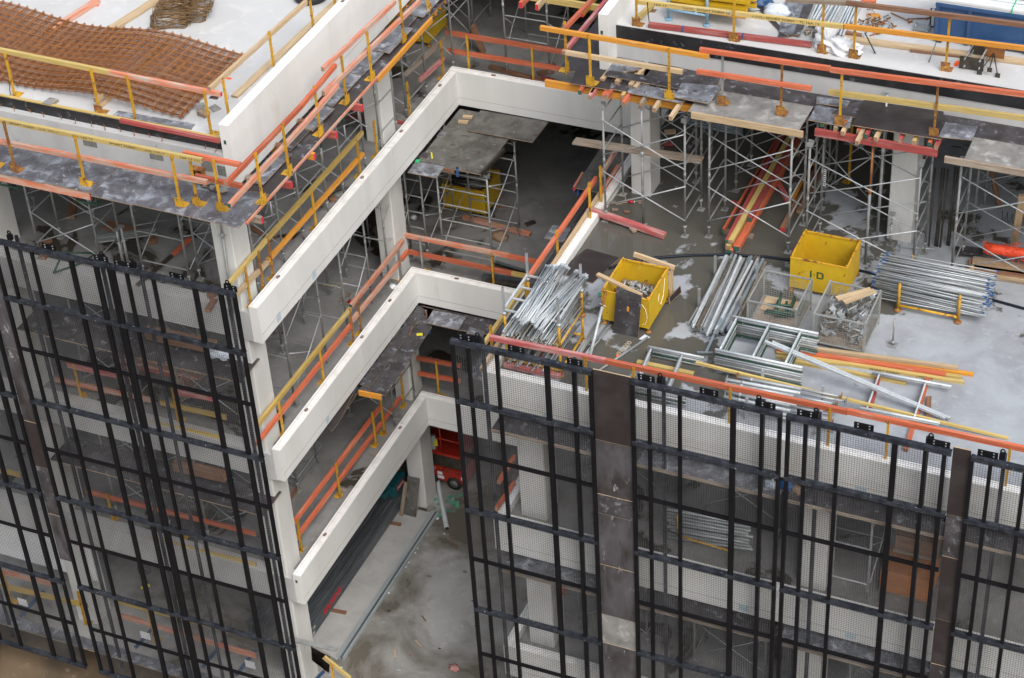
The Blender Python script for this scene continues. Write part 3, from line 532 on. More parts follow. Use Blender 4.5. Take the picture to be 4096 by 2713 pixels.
# left wing, same level
HL = 2.55 - D3
for i, (y0, h, fw) in enumerate(((.67, HL, 1.06), (2.58, HL, 1.08), (4.38, HL, 1.05), (6.17, HL, .79), (7.5, HL, 1.05))):
    tower((-.34, y0, D3), 0, fw, -1.35, h, f'galvanised shoring tower under the side walkway, {ordn(i, 5)} from the near corner', rungs=2)
tower((-.2, 9.72, D3), 0, 1.0, -1.2, 3.3 - D3, 'galvanised shoring tower just past the inner corner of the courtyard panels', rungs=2)
tower((-.4, 11.3, D3), 0, 1.0, -1.2, 3.3 - D3, 'galvanised shoring tower in deep shade at the top, left of the ladder frame', rungs=2)
tower((1.01, 10.0, D3), R_(-90), 1.06, -1.2, 3.2 - D3, 'tall ladder-framed shoring tower behind the back panel at the top centre', rungs=3)
tower((3.1, 10.4, D3), R_(-90), 1.06, -1.2, 3.2 - D3, 'green-painted shoring tower in the shade behind the back panel', mat_='green_steel', rungs=3)
tower((-2.85, .42, D3), R_(-90), 1.08, -1.55, HL, 'tall ladder-framed shoring tower showing above the left mesh screens', rungs=2)
tower((-5.22, .25, D3), 0, .75, 1.5, HL, 'galvanised shoring tower with crossed braces above the left mesh screens', rungs=2)
tower((-6.4, 1.8, D3), 0, 1.0, 1.5, 3.3 - D3, 'shaded shoring tower in the second row near the left edge of the picture', rungs=2)
tower((-4.3, 2.4, D3), 0, 1.0, 1.5, 3.3 - D3, 'shaded shoring tower in the second row behind the tube bundle on the floor', rungs=2)
tower((-2.3, 2.6, D3), R_(-90), 1.06, -1.3, 3.3 - D3, 'shaded shoring tower in the second row behind the left corner column', rungs=2)
tower((-3.6, 5.2, D3), 0, 1.0, 1.5, 3.3 - D3, 'shaded shoring tower in the third row of the left wing', rungs=2)
# one storey down
HM = D3 - .45 - D2
tower((-1.62, 1.6, D2), R_(-90), 1.1, -1.5, HM, 'galvanised shoring tower behind the second yellow post, one storey down on the left', rungs=2)
tower((-1.66, 4.2, D2), R_(-90), 1.1, -1.2, HM, 'galvanised shoring tower beside the scattered base plates, one storey down on the left', rungs=2)
tower((-1.55, 6.1, D2), R_(-90), 1.1, -1.2, HM, 'galvanised shoring tower against the pale column, one storey down on the left', rungs=2)
HB = PB - .16 - D2
tower((.36, 7.33, D2), R_(-90), 1.24, -1.55, HB, 'ladder-framed shoring tower under the muddy plywood table in the courtyard corner', rungs=3)
tower((-.9, 7.4, D2), R_(-90), .80, -1.5, HB, 'shaded ladder-framed shoring tower left of the one under the muddy plywood table', rungs=3)
# two storeys down
tower((-.34, 5.42, D1), 0, 1.08, -1.2, PC - .2 - D1, 'single ladder-framed shoring tower under the dark lower walkway', rungs=2)
tower((-1.45, 2.6, D1), 0, 1.0, -1.2, D2 - .35 - D1, 'shaded shoring tower behind the orange rails two storeys down', rungs=2)
for i, (x, y) in enumerate(((6.2, .8), (8.8, .6), (12.0, .7))):
    if i < 2: tower((x, y + .6, D2), 0, 1.0, 1.5, HM, f'shoring tower behind the right mesh screens one storey down, {"left" if i == 0 else "middle"} one', rungs=3)
    tower((x, y, D1), 0, 1.0, 1.5, HM, f'shoring tower behind the right mesh screens two storeys down, {ordn(i, 3)} from the left', rungs=3)
for i, (x, y) in enumerate(((-2.6, .5), (-5.0, .5))):
    tower((x, y, D2), 0, 1.0, 1.4, HM, f'shoring tower behind the left mesh screens one storey down, {"right" if i == 0 else "left"} one', rungs=3)
    tower((x, y, D1), 0, 1.0, 1.4, HM, f'shoring tower behind the left mesh screens two storeys down, {"right" if i == 0 else "left"} one', rungs=3)
# single props
def prop(p, z1_, label, m='galv_dull', rust=False, lean=(0, 0)):
    p = Vector(p); t = thing('steel_prop', label, 'prop', p); q = Vector((lean[0], lean[1], z1_ - p.z)); O = Vector((0, 0, 0))
    b = MB(); b.tube([q * .01, q * .62], .03, 8); b.build('outer_tube', m, t, origin=O)
    b = MB(); b.tube([q * .60, q * .985], .022, 8); b.tube([q * .60, q * .635], .036, 8); b.build('inner_tube', 'rust' if rust else 'galv', t, origin=O)
    b = MB(); b.box((-.07, -.07, 0), (.07, .07, .01)); b.build('base_plate', 'galv_dull', t, origin=O)
    b = MB(); b.box((q.x - .06, q.y - .06, q.z - .012), (q.x + .06, q.y + .06, q.z)); b.build('head_plate', 'galv_dull', t, origin=O); 
    b = MB(); c = q * .62; b.tube([c + Vector((-.08, -.03, 0)), c + Vector((.08, .03, 0))], .006, 5); b.build('pin', 'galv_dull', t, origin=O)
prop(P(w4(905, 1180), D3), 2.63, 'galvanised steel prop standing in front of the left pale column on the right deck')
prop(P(w5(1515, 1568), D3), 2.64, 'steel prop with a rusty inner tube under the red beam', rust=True)
prop(P(w6(145, 1230), D3), 3.3, 'steel prop tied to the near face of the right pale column')
prop((-.55, -.02, D3), 2.7, 'steel prop strapped to the left front corner column', lean=(.03, .05))
prop(P(w6(280, 1260), D3), D3 + .75, 'short prop foot standing beside the right pale column')
prop(P(v1(1340, 1050), D3), D3 + .9, 'short pair-mate prop standing on the left covered floor, right one')
prop(P(v1(1290, 1060), D3), D3 + .85, 'short pair-mate prop standing on the left covered floor, left one')
# green frame heads seen under the left walkways
for i, (a, b) in enumerate((((0, 230), (210, 250)), ((800, 400), (1030, 430)))):
    p, q = P(v1(*a), 2.35), P(v1(*b), 2.35); q = Vector((q.x, p.y, 2.35)); t = MB(); t.tube([p + Vector((0, 0, .28)), p, q, q + Vector((0, 0, .28))], .024, 8)
    t.build('scaffold_hanger', 'green_steel', None, f'dark green U-shaped head frame under the left front walkway, {"left" if i == 0 else "right"} one', 'scaffold frame')
for i, (x, y) in enumerate(((905, 1440), (1215, 1080), (1540, 770), (1825, 480), (1995, 260))):
    q = P(z2(x, y), 2.05); t = thing('hanging_jack', f'green and white jack leg hanging under the side walkway, {ordn(i, 5)} from the near corner', 'jack leg', q)
    b = MB(); b.tube([(0, 0, .32), (0, 0, .58)], .022, 8); b.tube([(0, 0, .42), (-.2, .0, .42)], .018, 6); b.build('green_sleeve', 'green_steel', t, origin=Vector((0, 0, 0)))
    b = MB(); b.tube([(0, 0, 0), (0, 0, .34)], .016, 8); b.build('screw_leg', 'galv', t, origin=Vector((0, 0, 0)))
# ================================================================ GUARDRAILS
O0 = Vector((0, 0, 0))
def make_post(h, m, mp, two=True, hook=False):
    t = thing('guardrail_post', 'x', 'guardrail post')
    b = MB(); b.box((-.02, -.006, .01), (.02, 0, h)); b.box((-.02, 0, .01), (-.014, .034, h)); b.box((.014, 0, .01), (.02, .034, h)); b.build('upright', m, t, origin=O0)
    b = MB(); b.box((-.09, -.014, -.02), (.09, -.0065, .20)) if two else None; b.box((-.06, .0, 0), (.12, .17, .009))
    for (x, z_) in (((-.065, .0), (.065, .0), (-.065, .17), (.065, .17)) if two else ()): b.box((x - .009, -.017, z_ - .001), (x + .009, -.0142, z_ + .017), 1)
    b.build('base_plate', [mp, 'dark_steel'], t, origin=O0)
    for z_ in (h - .06, h * .46):
        b = MB(); b.box((-.026, -.008, z_ - .012), (.026, .04, z_ - .006)); b.box((-.024, .036, z_ - .012), (.024, .041, z_ + .03)); b.build('rail_bracket', m, t, origin=O0)
    if hook:
        b = MB(); b.box((.02, -.004, h * .52), (.07, 0, h * .535)); b.box((.065, -.004, h * .52), (.072, 0, h * .62)); b.build('hook', m, t, origin=O0)
    return t
tmpl = {}
def post(p, label, side=False, h=1.12, m='yellow_steel', mp='yellow_steel', two=True, hook=False, rz=None):
    k = (round(h, 2), m, mp, two, hook)
    r = (R_(90) if side else 0) if rz is None else rz
    r += random.uniform(-.05, .05)
    if k not in tmpl:
        t = make_post(h, m, mp, two, hook); tmpl[k] = t; t.location = p; t.rotation_euler = (0, 0, r); t['label'] = label; return t
    return dup(tmpl[k], p, r, label)
def rail(p, q, m, label, w_=.045, h=.09, ends=None, e2=None):
    w_ = max(w_, .07); h = max(h, .09)
    return timber(p, q, w_, h, m, label, 'guardrail', 'guardrail_timber', ends=ends, e2=e2, top=True)
def railx(a, b, y, m, label, **k):
    p, q = PY(a, y), PY(b, y); return rail(p, q, m, label, **k)
def raily(a, b, x, m, label, **k):
    p, q = PX(a, x), PX(b, x); return rail(p, q, m, label, **k)
# left front walkway posts
pl = [(z1(190, 1215), 'rusty'), (z1(1065, 1395), ''), (A1(1250, 1435), ''), (A1(1370, 1430), ''), (A1(1535, 1465), '')]
for i, (px, k) in enumerate(pl):
    p = P(px, 2.80); post(p, f'yellow guardrail post on the left front walkway, {ordn(i, 5)} from the left', m='rusty_yellow' if i == 0 else 'yellow_steel', mp='rusty_yellow' if i == 0 else 'yellow_steel')
post((-4.85, -.85, 2.80), 'yellow guardrail post cut by the left edge of the picture on the front walkway', hook=False)
yr = P(z1(1065, 1395), 2.80).y + .035
pr_ = railx(A1(-40, 812), A1(1400, 1100), yr + .03, 'lvl_yellow', 'long yellow top rail with black print on the left front walkway', w_=.063, h=.09)
railx(A1(-20, 965), A1(1437, 1250), yr + .03, 'worn_orange', 'long worn orange mid rail on the left front walkway', w_=.06, h=.085)
railx(A1(1272, 1048), A1(1668, 1130), P(A1(1535, 1465), 2.8).y + .12, 'orange_timber', 'short orange top rail at the corner of the left walkways', w_=.06)
railx(A1(1355, 1208), A1(1685, 1280), P(A1(1535, 1465), 2.8).y + .12, 'orange_timber', 'short orange mid rail at the corner of the left walkways', w_=.06)
# side walkway posts
sp = [(z2(800, 1305), 2.8), (z2(1130, 935), 2.8), (z2(1520, 450), 2.8), (z2(1850, 50), 2.8), (A2(810, 560), 2.8), (A2(1030, 292), 2.8), (A2(1200, 85), 2.8)]
for i, (px, z_) in enumerate(sp):
    post(P(px, z_), f'yellow guardrail post on the side walkway, {ordn(i, 7)} from the near corner', side=True)
xs_ = P(z2(1130, 935), 2.8).x - .07
raily(z2(318, 1030), z2(1262, 55), xs_, 'orange_timber', 'orange top rail along the side walkway, near length', w_=.06)
raily(z2(1262, 55), A2(548, 440), xs_ + .001, 'orange_timber', 'orange top rail along the side walkway, second length', w_=.06)
raily(A2(460, 468), A2(960, 0), xs_ - .05, 'worn_orange', 'worn orange top rail along the side walkway, far length', w_=.06)
raily(z2(360, 1300), z2(1310, 275), xs_, 'worn_orange', 'worn orange mid rail along the side walkway, near length', w_=.065, ends='end_green')
raily(z2(1310, 275), A2(565, 580), xs_, 'worn_orange', 'worn orange mid rail along the side walkway, second length', w_=.06)
raily(A2(465, 635), A2(1130, 0), xs_ - .05, 'worn_orange', 'worn orange mid rail along the side walkway, far length', w_=.06)
# left top deck
dp = [(A1(100, 668), True), (A1(690, 792), False), (A1(937, 832), True), (A1(1465, 942), False)]
for i, (px, hk) in enumerate(dp): post(P(px, D4), f'yellow guardrail post on the white left deck before the rusty stack, {ordn(i, 4)} from the left', h=.97, two=(i == 1), hook=hk, mp='rusty_yellow' if i == 1 else 'yellow_steel')
yd = .32
railx(A1(-20, 330), A1(757, 488), yd, 'lvl_yellow', 'yellowish top rail on the white left deck', w_=.06)
railx(A1(757, 488), A1(1533, 640), yd, 'worn_orange', 'orange top rail on the white left deck, its end painted red', w_=.06, e2='end_red')
for i, (tp, ) in enumerate(((A1(1550, 548),), (A2(95, 228),), (A2(375, -20),), (A2(545, -30),))):
    q = PX(tp, -.42); post(Vector((q.x, q.y, D4)), f'yellow guardrail post behind the tall white parapet, {ordn(i, 4)} from the near end', side=True, h=1.0, two=False, hook=True)
raily(A1(1450, 605), A2(345, 0), -.47, 'raw_timber', 'long raw timber top rail behind the tall white parapet', w_=.06)
q0, q1 = P(A1(1625, 665), D4 + .05), P(A2(560, 0), D4 + .05)
timber(q0, q1, .14, .045, 'raw_timber', 'long pale plank lying on the left deck behind the tall white parapet', top=True, name='timber_plank')
# printed marks on the yellow rail
def print_marks(parent, p, q, m, h=.05, n=26, text=None, off=.0335, zc=-.045, x0=.03):
    p, q = Vector(p), Vector(q)
def lettering(txt, size, mtx, m, parent=None, name='lettering', thick=.0015, sx=1.0, bold=0):
    cu = bpy.data.curves.new('txt', 'FONT'); cu.body = txt; cu.size = size; cu.extrude = thick; cu.offset = bold; cu.align_x = 'LEFT'; cu.align_y = 'CENTER'
    to = bpy.data.objects.new('txt', cu); COL.objects.link(to); bpy.context.view_layer.update()
    me = bpy.data.meshes.new_from_object(to.evaluated_get(bpy.context.evaluated_depsgraph_get())); bpy.data.objects.remove(to); bpy.data.curves.remove(cu)
    me.materials.clear(); me.materials.append(MATS[m]); me.transform(Matrix.Diagonal((sx, 1, 1, 1))); o = bpy.data.objects.new(name, me); COL.objects.link(o)
    if parent is not None: o.parent = parent; o.matrix_local = mtx
    else: o.matrix_world = mtx
    return o
def rail_text(o, w_, h, segs, txt='SMART FORM', m='ink', size=.062):
    rot = Matrix(((1, 0, 0, 0), (0, 0, -1, 0), (0, 1, 0, 0), (0, 0, 0, 1)))
    for (x, t) in segs:
        lettering(t, size, Matrix.Translation((x, -w_ / 2 - .0015, -h / 2)) @ rot, m, o, 'print', .0008, 1.5)
rail_text(pr_, .07, .09, [(.35, 'SMART FORM'), (1.0, '-LVL 17C->'), (1.75, 'LVL 16A 13'), (2.55, 'SMART FORM'), (3.3, '-LVL 17C->'), (4.05, '16A 13 LVL')])
# right upper platform posts
rp = [(P(z8(195, 1065), PR), 'yellow_steel', 'yellow_steel'), (P(z8(1180, 1240), PR), 'yellow_steel', 'yellow_steel'), (P(w2(525, 1170), PR), 'galv_dull', 'rusty_yellow'), (P(w2(1180, 1285), PR), 'rusty_yellow', 'rusty_yellow'), (P(w2(1840, 1390), PR), 'yellow_steel', 'rusty_yellow'), (P(w3(1215, 1535), PR), 'rusty_yellow', 'rusty_yellow')]
for i, (p, m, mp) in enumerate(rp): post(p, f'guardrail post on the front of the upper right platform, {ordn(i, 6)} from the left' + (', grey upright' if i == 2 else ''), m=m, mp=mp)
yp = rp[1][0].y + .06
railx(A3(197, 178), A3(1368, 380), yp, 'amber_timber', 'amber top rail at the left of the upper right platform', w_=.06)
railx(A3(372, 350), A3(1185, 485), yp, 'raw_timber', 'raw timber mid rail at the left of the upper right platform', w_=.055)
railx(A3(1303, 330), w2(1740, 745), yp + .045, 'orange_timber', 'orange top rail in the middle of the upper right platform', w_=.06, e2='end_raw')
railx(A3(1283, 480), w2(1530, 972), yp + .045, 'orange_timber', 'orange mid rail in the middle of the upper right platform', w_=.06)
railx(w3(62, 757), w3(2260, 1038), yp + .075, 'orange_timber', 'bright orange top rail at the right of the upper right platform', w_=.06)
r2_ = railx(w3(45, 1003), w3(2260, 1300), yp + .26, 'lvl_yellow', 'yellow mid rail lying low at the right of the upper right platform', w_=.05, h=.1)
# side post & rails of the upper platform at courtyard
q = P(w1(1640, 700), PR); post(q, 'yellow guardrail post at the left corner of the upper right platform', side=True)
raily(w1(1610, 265), w1(1880, -20), q.x + .02, 'orange_timber', 'orange top rail running back above the clean brown walkway', w_=.06)
raily(w1(1600, 500), w1(2060, -60), q.x - .03, 'worn_red', 'faded red mid rail running back above the clean brown walkway', w_=.06)
# upper right deck posts
up = [(w2(655, 465), 'rusty_yellow'), (w2(1640, 600), 'rusty_yellow'), (w2(1995, 655), 'rusty_yellow'), (w3(1345, 798), 'rusty_yellow')]
q = P(z8(770, 330), D4); post(q, 'yellow guardrail post on the upper right deck beside the green-tagged parapet', h=1.12, mp='rusty_yellow')
for i, (px, m) in enumerate(up): post(P(px, D4), f'rust-footed guardrail post on the upper right deck edge, {ordn(i, 4)} from the left', h=1.12, m='yellow_steel', mp=m)
yu = P(w2(655, 465), D4).y + .06
a_ = railx(z8(780, -5), w2(1890, 275), yu, 'lvl_yellow', 'yellow printed mid rail on the upper right deck', w_=.06)
rail_text(a_, .07, .09, [(.35, '16A 13'), (.95, '<-LVL- SMART FORM 20'), (2.35, '<-LVL- SMART FORM'), (3.3, '7L 16A 13')])
railx(w2(1900, 270), w3(2260, 520), yu + .005, 'amber_timber', 'amber mid rail on the upper right deck in front of the blue skip', w_=.06)
railx(w2(1240, -30), w2(1915, 10), yu + .01, 'grey_timber', 'tan top rail at the top of the picture on the upper right deck', w_=.06)
railx(w2(1920, 8), w3(2260, 258), yu + .012, 'brown_timber', 'brown top rail on the upper right deck in front of the blue skip', w_=.06)
# left covered floor, behind the near white panel
mp_ = [(A2(560, 1520), A2(560, 1520))]
lps = [(v2(160, 1210), 'yellow_steel'), (v2(262, 1085), 'rusty_yellow'), (v2(340, 995), 'rusty_yellow'), (v2(683, 618), 'yellow_steel'), (v2(1035, 212), 'yellow_steel'), (A2(820, 838), 'yellow_steel'), (A2(1050, 568), 'yellow_steel'), (w1(405, 403), 'yellow_steel')]
for i, (tp, m) in enumerate(lps):
    q = PX(tp, -.24); post(Vector((q.x, q.y, D3)), f'yellow guardrail post behind the white panels of the open storey, {ordn(i, 8)} from the near end', side=True, h=max(.8, q.z - D3), two=False, m=m, hook=i in (5, 6))
raily(v2(0, 1360), v2(320, 985), -.29, 'lvl_yellow', 'yellow printed top rail at the corner column of the left wing', w_=.055)
raily(v2(320, 985), v2(1075, 142), -.285, 'yellow_timber', 'long weathered yellow top rail behind the near white panel', w_=.06, h=.095)
raily(v2(70, 1430), v2(330, 1160), -.29, 'raw_timber', 'pale mid rail at the corner column of the left wing', w_=.055)
raily(v2(330, 1150), v2(1080, 310), -.285, 'amber_timber', 'long amber mid rail behind the near white panel', w_=.055)
raily(A2(1025, 510), A2(1310, 255), -.40, 'grey_timber', 'grey timber top rail behind the far white panel', w_=.06, h=.1)
raily(A2(1135, 545), A2(1300, 395), -.30, 'worn_red', 'faded red timber sticking out behind the far white panel', w_=.08, h=.08)
# rails behind the back panel at the top centre
yb = 9.72
for i, tp in enumerate((w1(650, 345), w1(1288, 448))):
    q = PY(tp, yb); post(Vector((q.x, q.y, D3)), f'yellow guardrail post behind the back white panel, {"left" if i == 0 else "right"} one', h=q.z - D3, two=False)
railx(w1(450, 300), w1(1600, 490), yb + .05, 'orange_timber', 'orange top rail behind the back white panel', w_=.05, h=.1)
railx(w1(462, 475), w1(1625, 665), yb + .05, 'orange_timber', 'orange mid rail behind the back white panel', w_=.05, h=.1)
# one storey down, left
for i, tp in enumerate((B2(158, 1205), B2(443, 848), B2(652, 575), B2(707, 512))):
    q = PX(tp, -.24); post(Vector((q.x, q.y, D2)), f'yellow guardrail post behind the middle white panel, {ordn(i, 4)} from the near end', side=True, h=q.z - D2, two=False, m='rusty_yellow' if i > 1 else 'yellow_steel')
raily(B2(0, 1375), B2(652, 565), -.28, 'yellow_timber', 'weathered yellow top rail behind the middle white panel', w_=.05, h=.1)
raily(B2(655, 545), B2(1020, 90), -.27, 'worn_orange', 'worn orange top rail behind the middle white panel', w_=.06, h=.1, ends='end_green')
raily(B2(0, 1500), B2(660, 670), -.28, 'orange_timber', 'orange mid rail behind the middle white panel, near length', w_=.05, h=.1)
raily(B2(660, 650), B2(995, 240), -.28, 'worn_orange', 'worn orange mid rail behind the middle white panel, far length', w_=.05, h=.1)
yc = 6.95
for i, tp in enumerate((B2(1135, 85), B2(1632, 190))):
    q = PY(tp, 6.85); post(Vector((q.x, q.y, D2)), f'guardrail post behind the cream back panel, {"grey one at left" if i == 0 else "yellow one"}', h=q.z - D2, two=False, m='galv_dull' if i == 0 else 'yellow_steel')
q = PX(B2(990, 145), -.3); post(Vector((q.x, q.y, D2)), 'grey steel guardrail post where the orange rails turn the courtyard corner', side=True, h=q.z - D2, two=False, m='galv_dull')
railx(B2(1003, 45), z7(740, 365), 6.92, 'worn_orange', 'orange top rail across the back of the courtyard, left length', w_=.055, h=.1)
railx(z7(725, 368), z7(1090, 440), 6.915, 'orange_timber', 'orange top rail across the back of the courtyard, right length', w_=.055, h=.1)
railx(B2(1050, 165), z7(775, 585), 6.92, 'orange_timber', 'orange mid rail across the back of the courtyard', w_=.055, h=.1)
railx(z7(775, 585), z7(960, 620), 6.92, 'yellow_timber', 'short yellow printed mid rail end across the back of the courtyard', w_=.055, h=.1)
raily(B2(1005, 225), B2(1050, 165), -.1, 'orange_timber', 'short orange mid rail stub at the courtyard corner', w_=.05, h=.1)
# two storeys down, left
for i, tp in enumerate((C2(288, 470), C2(557, 78), B2(810, 1290), B2(868, 1200), B2(1005, 1010))):
    q = PX(tp, -.42); post(Vector((q.x, q.y, D1)), f'yellow guardrail post behind the lowest white panel, {ordn(i, 5)} from the near end', side=True, h=min(1.25, q.z - D1), two=False)
raily(C2(250, 490), B2(865, 1240), -.5, 'orange_timber', 'orange top rail behind the lowest white panel', w_=.05, h=.1)
raily(C2(265, 600), B2(1000, 1180), -.5, 'orange_timber', 'orange mid rail behind the lowest white panel', w_=.05, h=.1)
q = PY(B2(1247, 945), 6.72); post(Vector((q.x, q.y, D1)), 'yellow guardrail post behind the lowest cream back panel', h=q.z - D1, two=False)
railx(B2(1115, 905), B2(1420, 960), 6.8, 'orange_timber', 'shaded orange top rail behind the lowest cream back panel', w_=.05, h=.1)
railx(B2(1125, 1010), B2(1420, 1065), 6.8, 'orange_timber', 'shaded orange mid rail behind the lowest cream back panel', w_=.05, h=.1)
# right deck, courtyard side
for i, (ft, tp) in enumerate(((v3(1830, 690), v3(1812, 292)), (v3(1915, 530), v3(1912, 145)), (v3(1530, 1030), v3(1520, 720)), (v3(1245, 1290), v3(1238, 1120)), (z7(530, 1540), z7(515, 1268)))):
    q = PX(tp, 5.05 if i < 2 else 4.88); z0 = D3 if i < 2 else -.6
    post(Vector((q.x, q.y, z0)), f'yellow guardrail post along the courtyard edge of the right deck, {ordn((1, 0, 2, 3, 4)[i], 5)} from the back', side=True, h=q.z - z0, two=False)
raily(z7(945, 690), v3(1870, 235), 4.84, 'orange_timber', 'bright orange top rail along the courtyard edge of the right deck', w_=.06)
raily(z7(405, 1500), z7(960, 700), 4.84, 'lvl_yellow', 'pale yellow top rail at the near corner of the right deck', w_=.065)
raily(v3(1905, 215), v3(2060, -30), 4.99, 'worn_orange', 'faded orange top rail in front of the left pale column', w_=.06)
raily(z7(570, 1540), z7(870, 1135), 4.94, 'raw_timber', 'raw mid rail at the near corner of the right deck', w_=.06)
raily(z7(1265, 520), v3(1905, 375), 4.94, 'raw_timber', 'raw knotty mid rail along the courtyard edge of the right deck', w_=.06)
raily(v3(1910, 370), v3(2070, 130), 4.99, 'orange_timber', 'orange mid rail beside the foot of the left pale column', w_=.06)
raily(B2(1560, 990), B2(1776, 660), 4.99, 'raw_timber', 'raw timber end hanging at the corner of the right deck behind the mesh', w_=.065)
# right deck, street side
fr = P(B3(510, 1040), 1.0)
yf = -.22
tops = [(B3(508, 910), 0), (B3(840, 985), 0), (B3(1512, 1125), 0), (B4(428, 1268), 0), (B4(835, 1355), 0), (B4(1680, 1543), 0)]
for i, (tp, _) in enumerate(tops):
    q = PY(tp, yf); post(Vector((q.x, q.y, D3)), f'yellow guardrail post on the street edge of the right deck, {ordn(i, 6)} from the left', h=q.z - D3, two=False)
railx(z5(220, 150), z5(1905, 495), yf + .06, 'worn_red', 'faded red and pink top rail on the street edge of the right deck', w_=.06, h=.1)
railx(z5(1905, 495), B4(555, 1275), yf + .06, 'orange_timber', 'orange top rail on the street edge of the right deck, middle length', w_=.06, h=.1)
railx(B4(553, 1270), B4(1800, 1535), yf + .062, 'orange_timber', 'orange top rail on the street edge of the right deck, right length', w_=.06, h=.1)
q0, q1 = P(B3(1275, 948), D3 + .5), P(B4(1668, 1475), D3 + .03)
timber(q0, q1, .045, .05, 'lvl_yellow', 'very long thin yellow batten sloping down across the right deck', 'timber', 'timber_batten')
# ================================================================ MESH SCREENS
YS = -.8
def screen(x0, x1, z0, z1_, vs, rails_, mids, label, brackets=(), lugs=(), masts=(), step=.0, hang=0):
    t = thing('mesh_screen', label, 'safety screen', (x0, YS, z0), 'steel mesh screens on the building faces')
    fr_ = MB()
    for x, wd in vs: fr_.box((x - wd / 2, YS - .03, z0), (x + wd / 2, YS + .03, z1_ - .0))
    fr_.build('upright', 'black_steel', t)
    for z_ in rails_:
        b = MB(); b.box((x0 - .02, YS - .045, z_ - .075), (x1 + .02, YS - .0305, z_ + .015)); b.box((x0 - .02, YS - .0305, z_ + .0), (x1 + .02, YS + .05, z_ + .0155)); b.build('cross_rail', 'black_rail', t)
    for z_ in mids:
        b = MB(); b.box((x0, YS - .012, z_ - .05), (x1, YS + .028, z_ + .03)); b.build('mid_rail', 'black_steel', t)
    m_ = MB(); s = .0462; r = .0026
    n = int((x1 - x0) / s); 
    for i in range(1, n):
        x = x0 + i * s; m_.add([(x - r, YS + .036, z0), (x + r, YS + .036, z0), (x + r, YS + .036, z1_), (x - r, YS + .036, z1_), (x, YS + .036 + 2 * r, z0), (x, YS + .036 + 2 * r, z1_)], [(0, 1, 2, 3), (1, 4, 5, 2), (4, 0, 3, 5)])
    n = int((z1_ - z0) / s)
    for i in range(1, n):
        z_ = z0 + i * s; m_.add([(x0, YS + .034, z_ - r), (x1, YS + .034, z_ - r), (x1, YS + .034, z_ + r), (x0, YS + .034, z_ + r), (x0, YS + .034 + 2 * r, z_), (x1, YS + .034 + 2 * r, z_)], [(0, 1, 2, 3), (3, 2, 5, 4), (4, 5, 1, 0)])
    m_.build('wire_mesh', 'black_wire', t)
    for x, w_ in brackets:
        b = MB(); b.box((x, YS + .035, z1_ + .017), (x + w_, YS + .05, z1_ + .15)); 
        for dx in (.07, w_ - .07):
            for dz in (.06, .12): b.box((x + dx - .012, YS + .031, z1_ + dz - .012), (x + dx + .012, YS + .0348, z1_ + dz + .012), 1)
        b.build('top_bracket', ['black_steel', 'galv'], t)
    for x in lugs:
        b = MB(); b.tube([(x + .035 * math.cos(a), YS + .1, z1_ + .16 + .045 * math.sin(a)) for a in [k * math.pi / 6 for k in range(12)]], .014, 6, closed=True); b.box((x - .05, YS + .06, z1_ + .0), (x + .05, YS + .14, z1_ + .12)); b.build('lifting_lug', 'black_steel', t)
    for x in masts:
        b = MB(); b.box((x - .032, YS + .20, z0), (x + .032, YS + .25, z1_ + .02)); b.build('climbing_mast', 'black_rail', t)
    return t
RZ = (1.0, -.40, -3.14, -5.87, -8.6); RM = (-1.74, -4.49, -7.2, -9.9); LZ = (.95, -.48, -3.2, -5.96, -8.71, -11.5); LM = (-1.81, -4.56, -7.3, -10.1)
W, T_ = .098, .064
vsR = lambda o, f=1: [(o, .072), (o + .31, T_), (o + .88, T_), (o + 1.86, W), (o + 2.38, T_), (o + 2.7, .072)]
screen(4.62, 7.33, -11.4, 1.0, vsR(4.625), RZ, RM, 'black mesh screen at the left corner of the right building, beside the courtyard', [(4.72, .30), (5.72, .32), (6.86, .30)], [5.1], [5.13, 6.93])
screen(8.12, 10.83, -11.4, 1.0, vsR(8.12), RZ, RM, 'black mesh screen between the wide plywood strip and the narrow gap', [(8.2, .32), (9.35, .34), (10.42, .3)], [8.6, 10.4], [8.62, 10.45])
screen(10.95, 13.77, -11.4, 1.0, [(x + .02, w_) for x, w_ in vsR(10.95)], RZ, RM, 'black mesh screen of the right building just right of the narrow gap', [(11.1, .32), (12.1, .34), (13.4, .34)], [11.42, 13.4], [11.45, 13.33])
screen(14.13, 16.9, -11.4, 1.0, vsR(14.13), RZ, RM, 'black mesh screen cut off by the right edge of the picture', [(14.2, .34)], [14.6], [14.62, 16.4])
vsL = lambda o: [(o + .03, .072), (o + .35, T_), (o + .95, T_), (o + 1.88, W), (o + 2.45, W), (o + 2.75, .072)]
screen(-5.47, -2.72, -11.5, .95, vsL(-5.47), LZ, LM, 'black mesh screen of the left building beside the plywood strip', [(-4.25, .32), (-3.05, .32)], [-5.05, -2.9], [-5.0, -3.05])
screen(-2.70, .10, -11.5, .93, [(x + .03, w_) for x, w_ in vsL(-2.70)], LZ, LM, 'black mesh screen at the right corner of the left building, beside the courtyard', [(-2.6, .40), (-1.35, .32), (-.15, .28)], [-2.2, -.1], [-2.15, -.22])
screen(-8.62, -5.86, -11.55, .95, [(x - .02, w_) for x, w_ in vsL(-8.62)], LZ, LM, 'black mesh screen at the far left edge of the picture', [], [], [-8.1, -6.35])
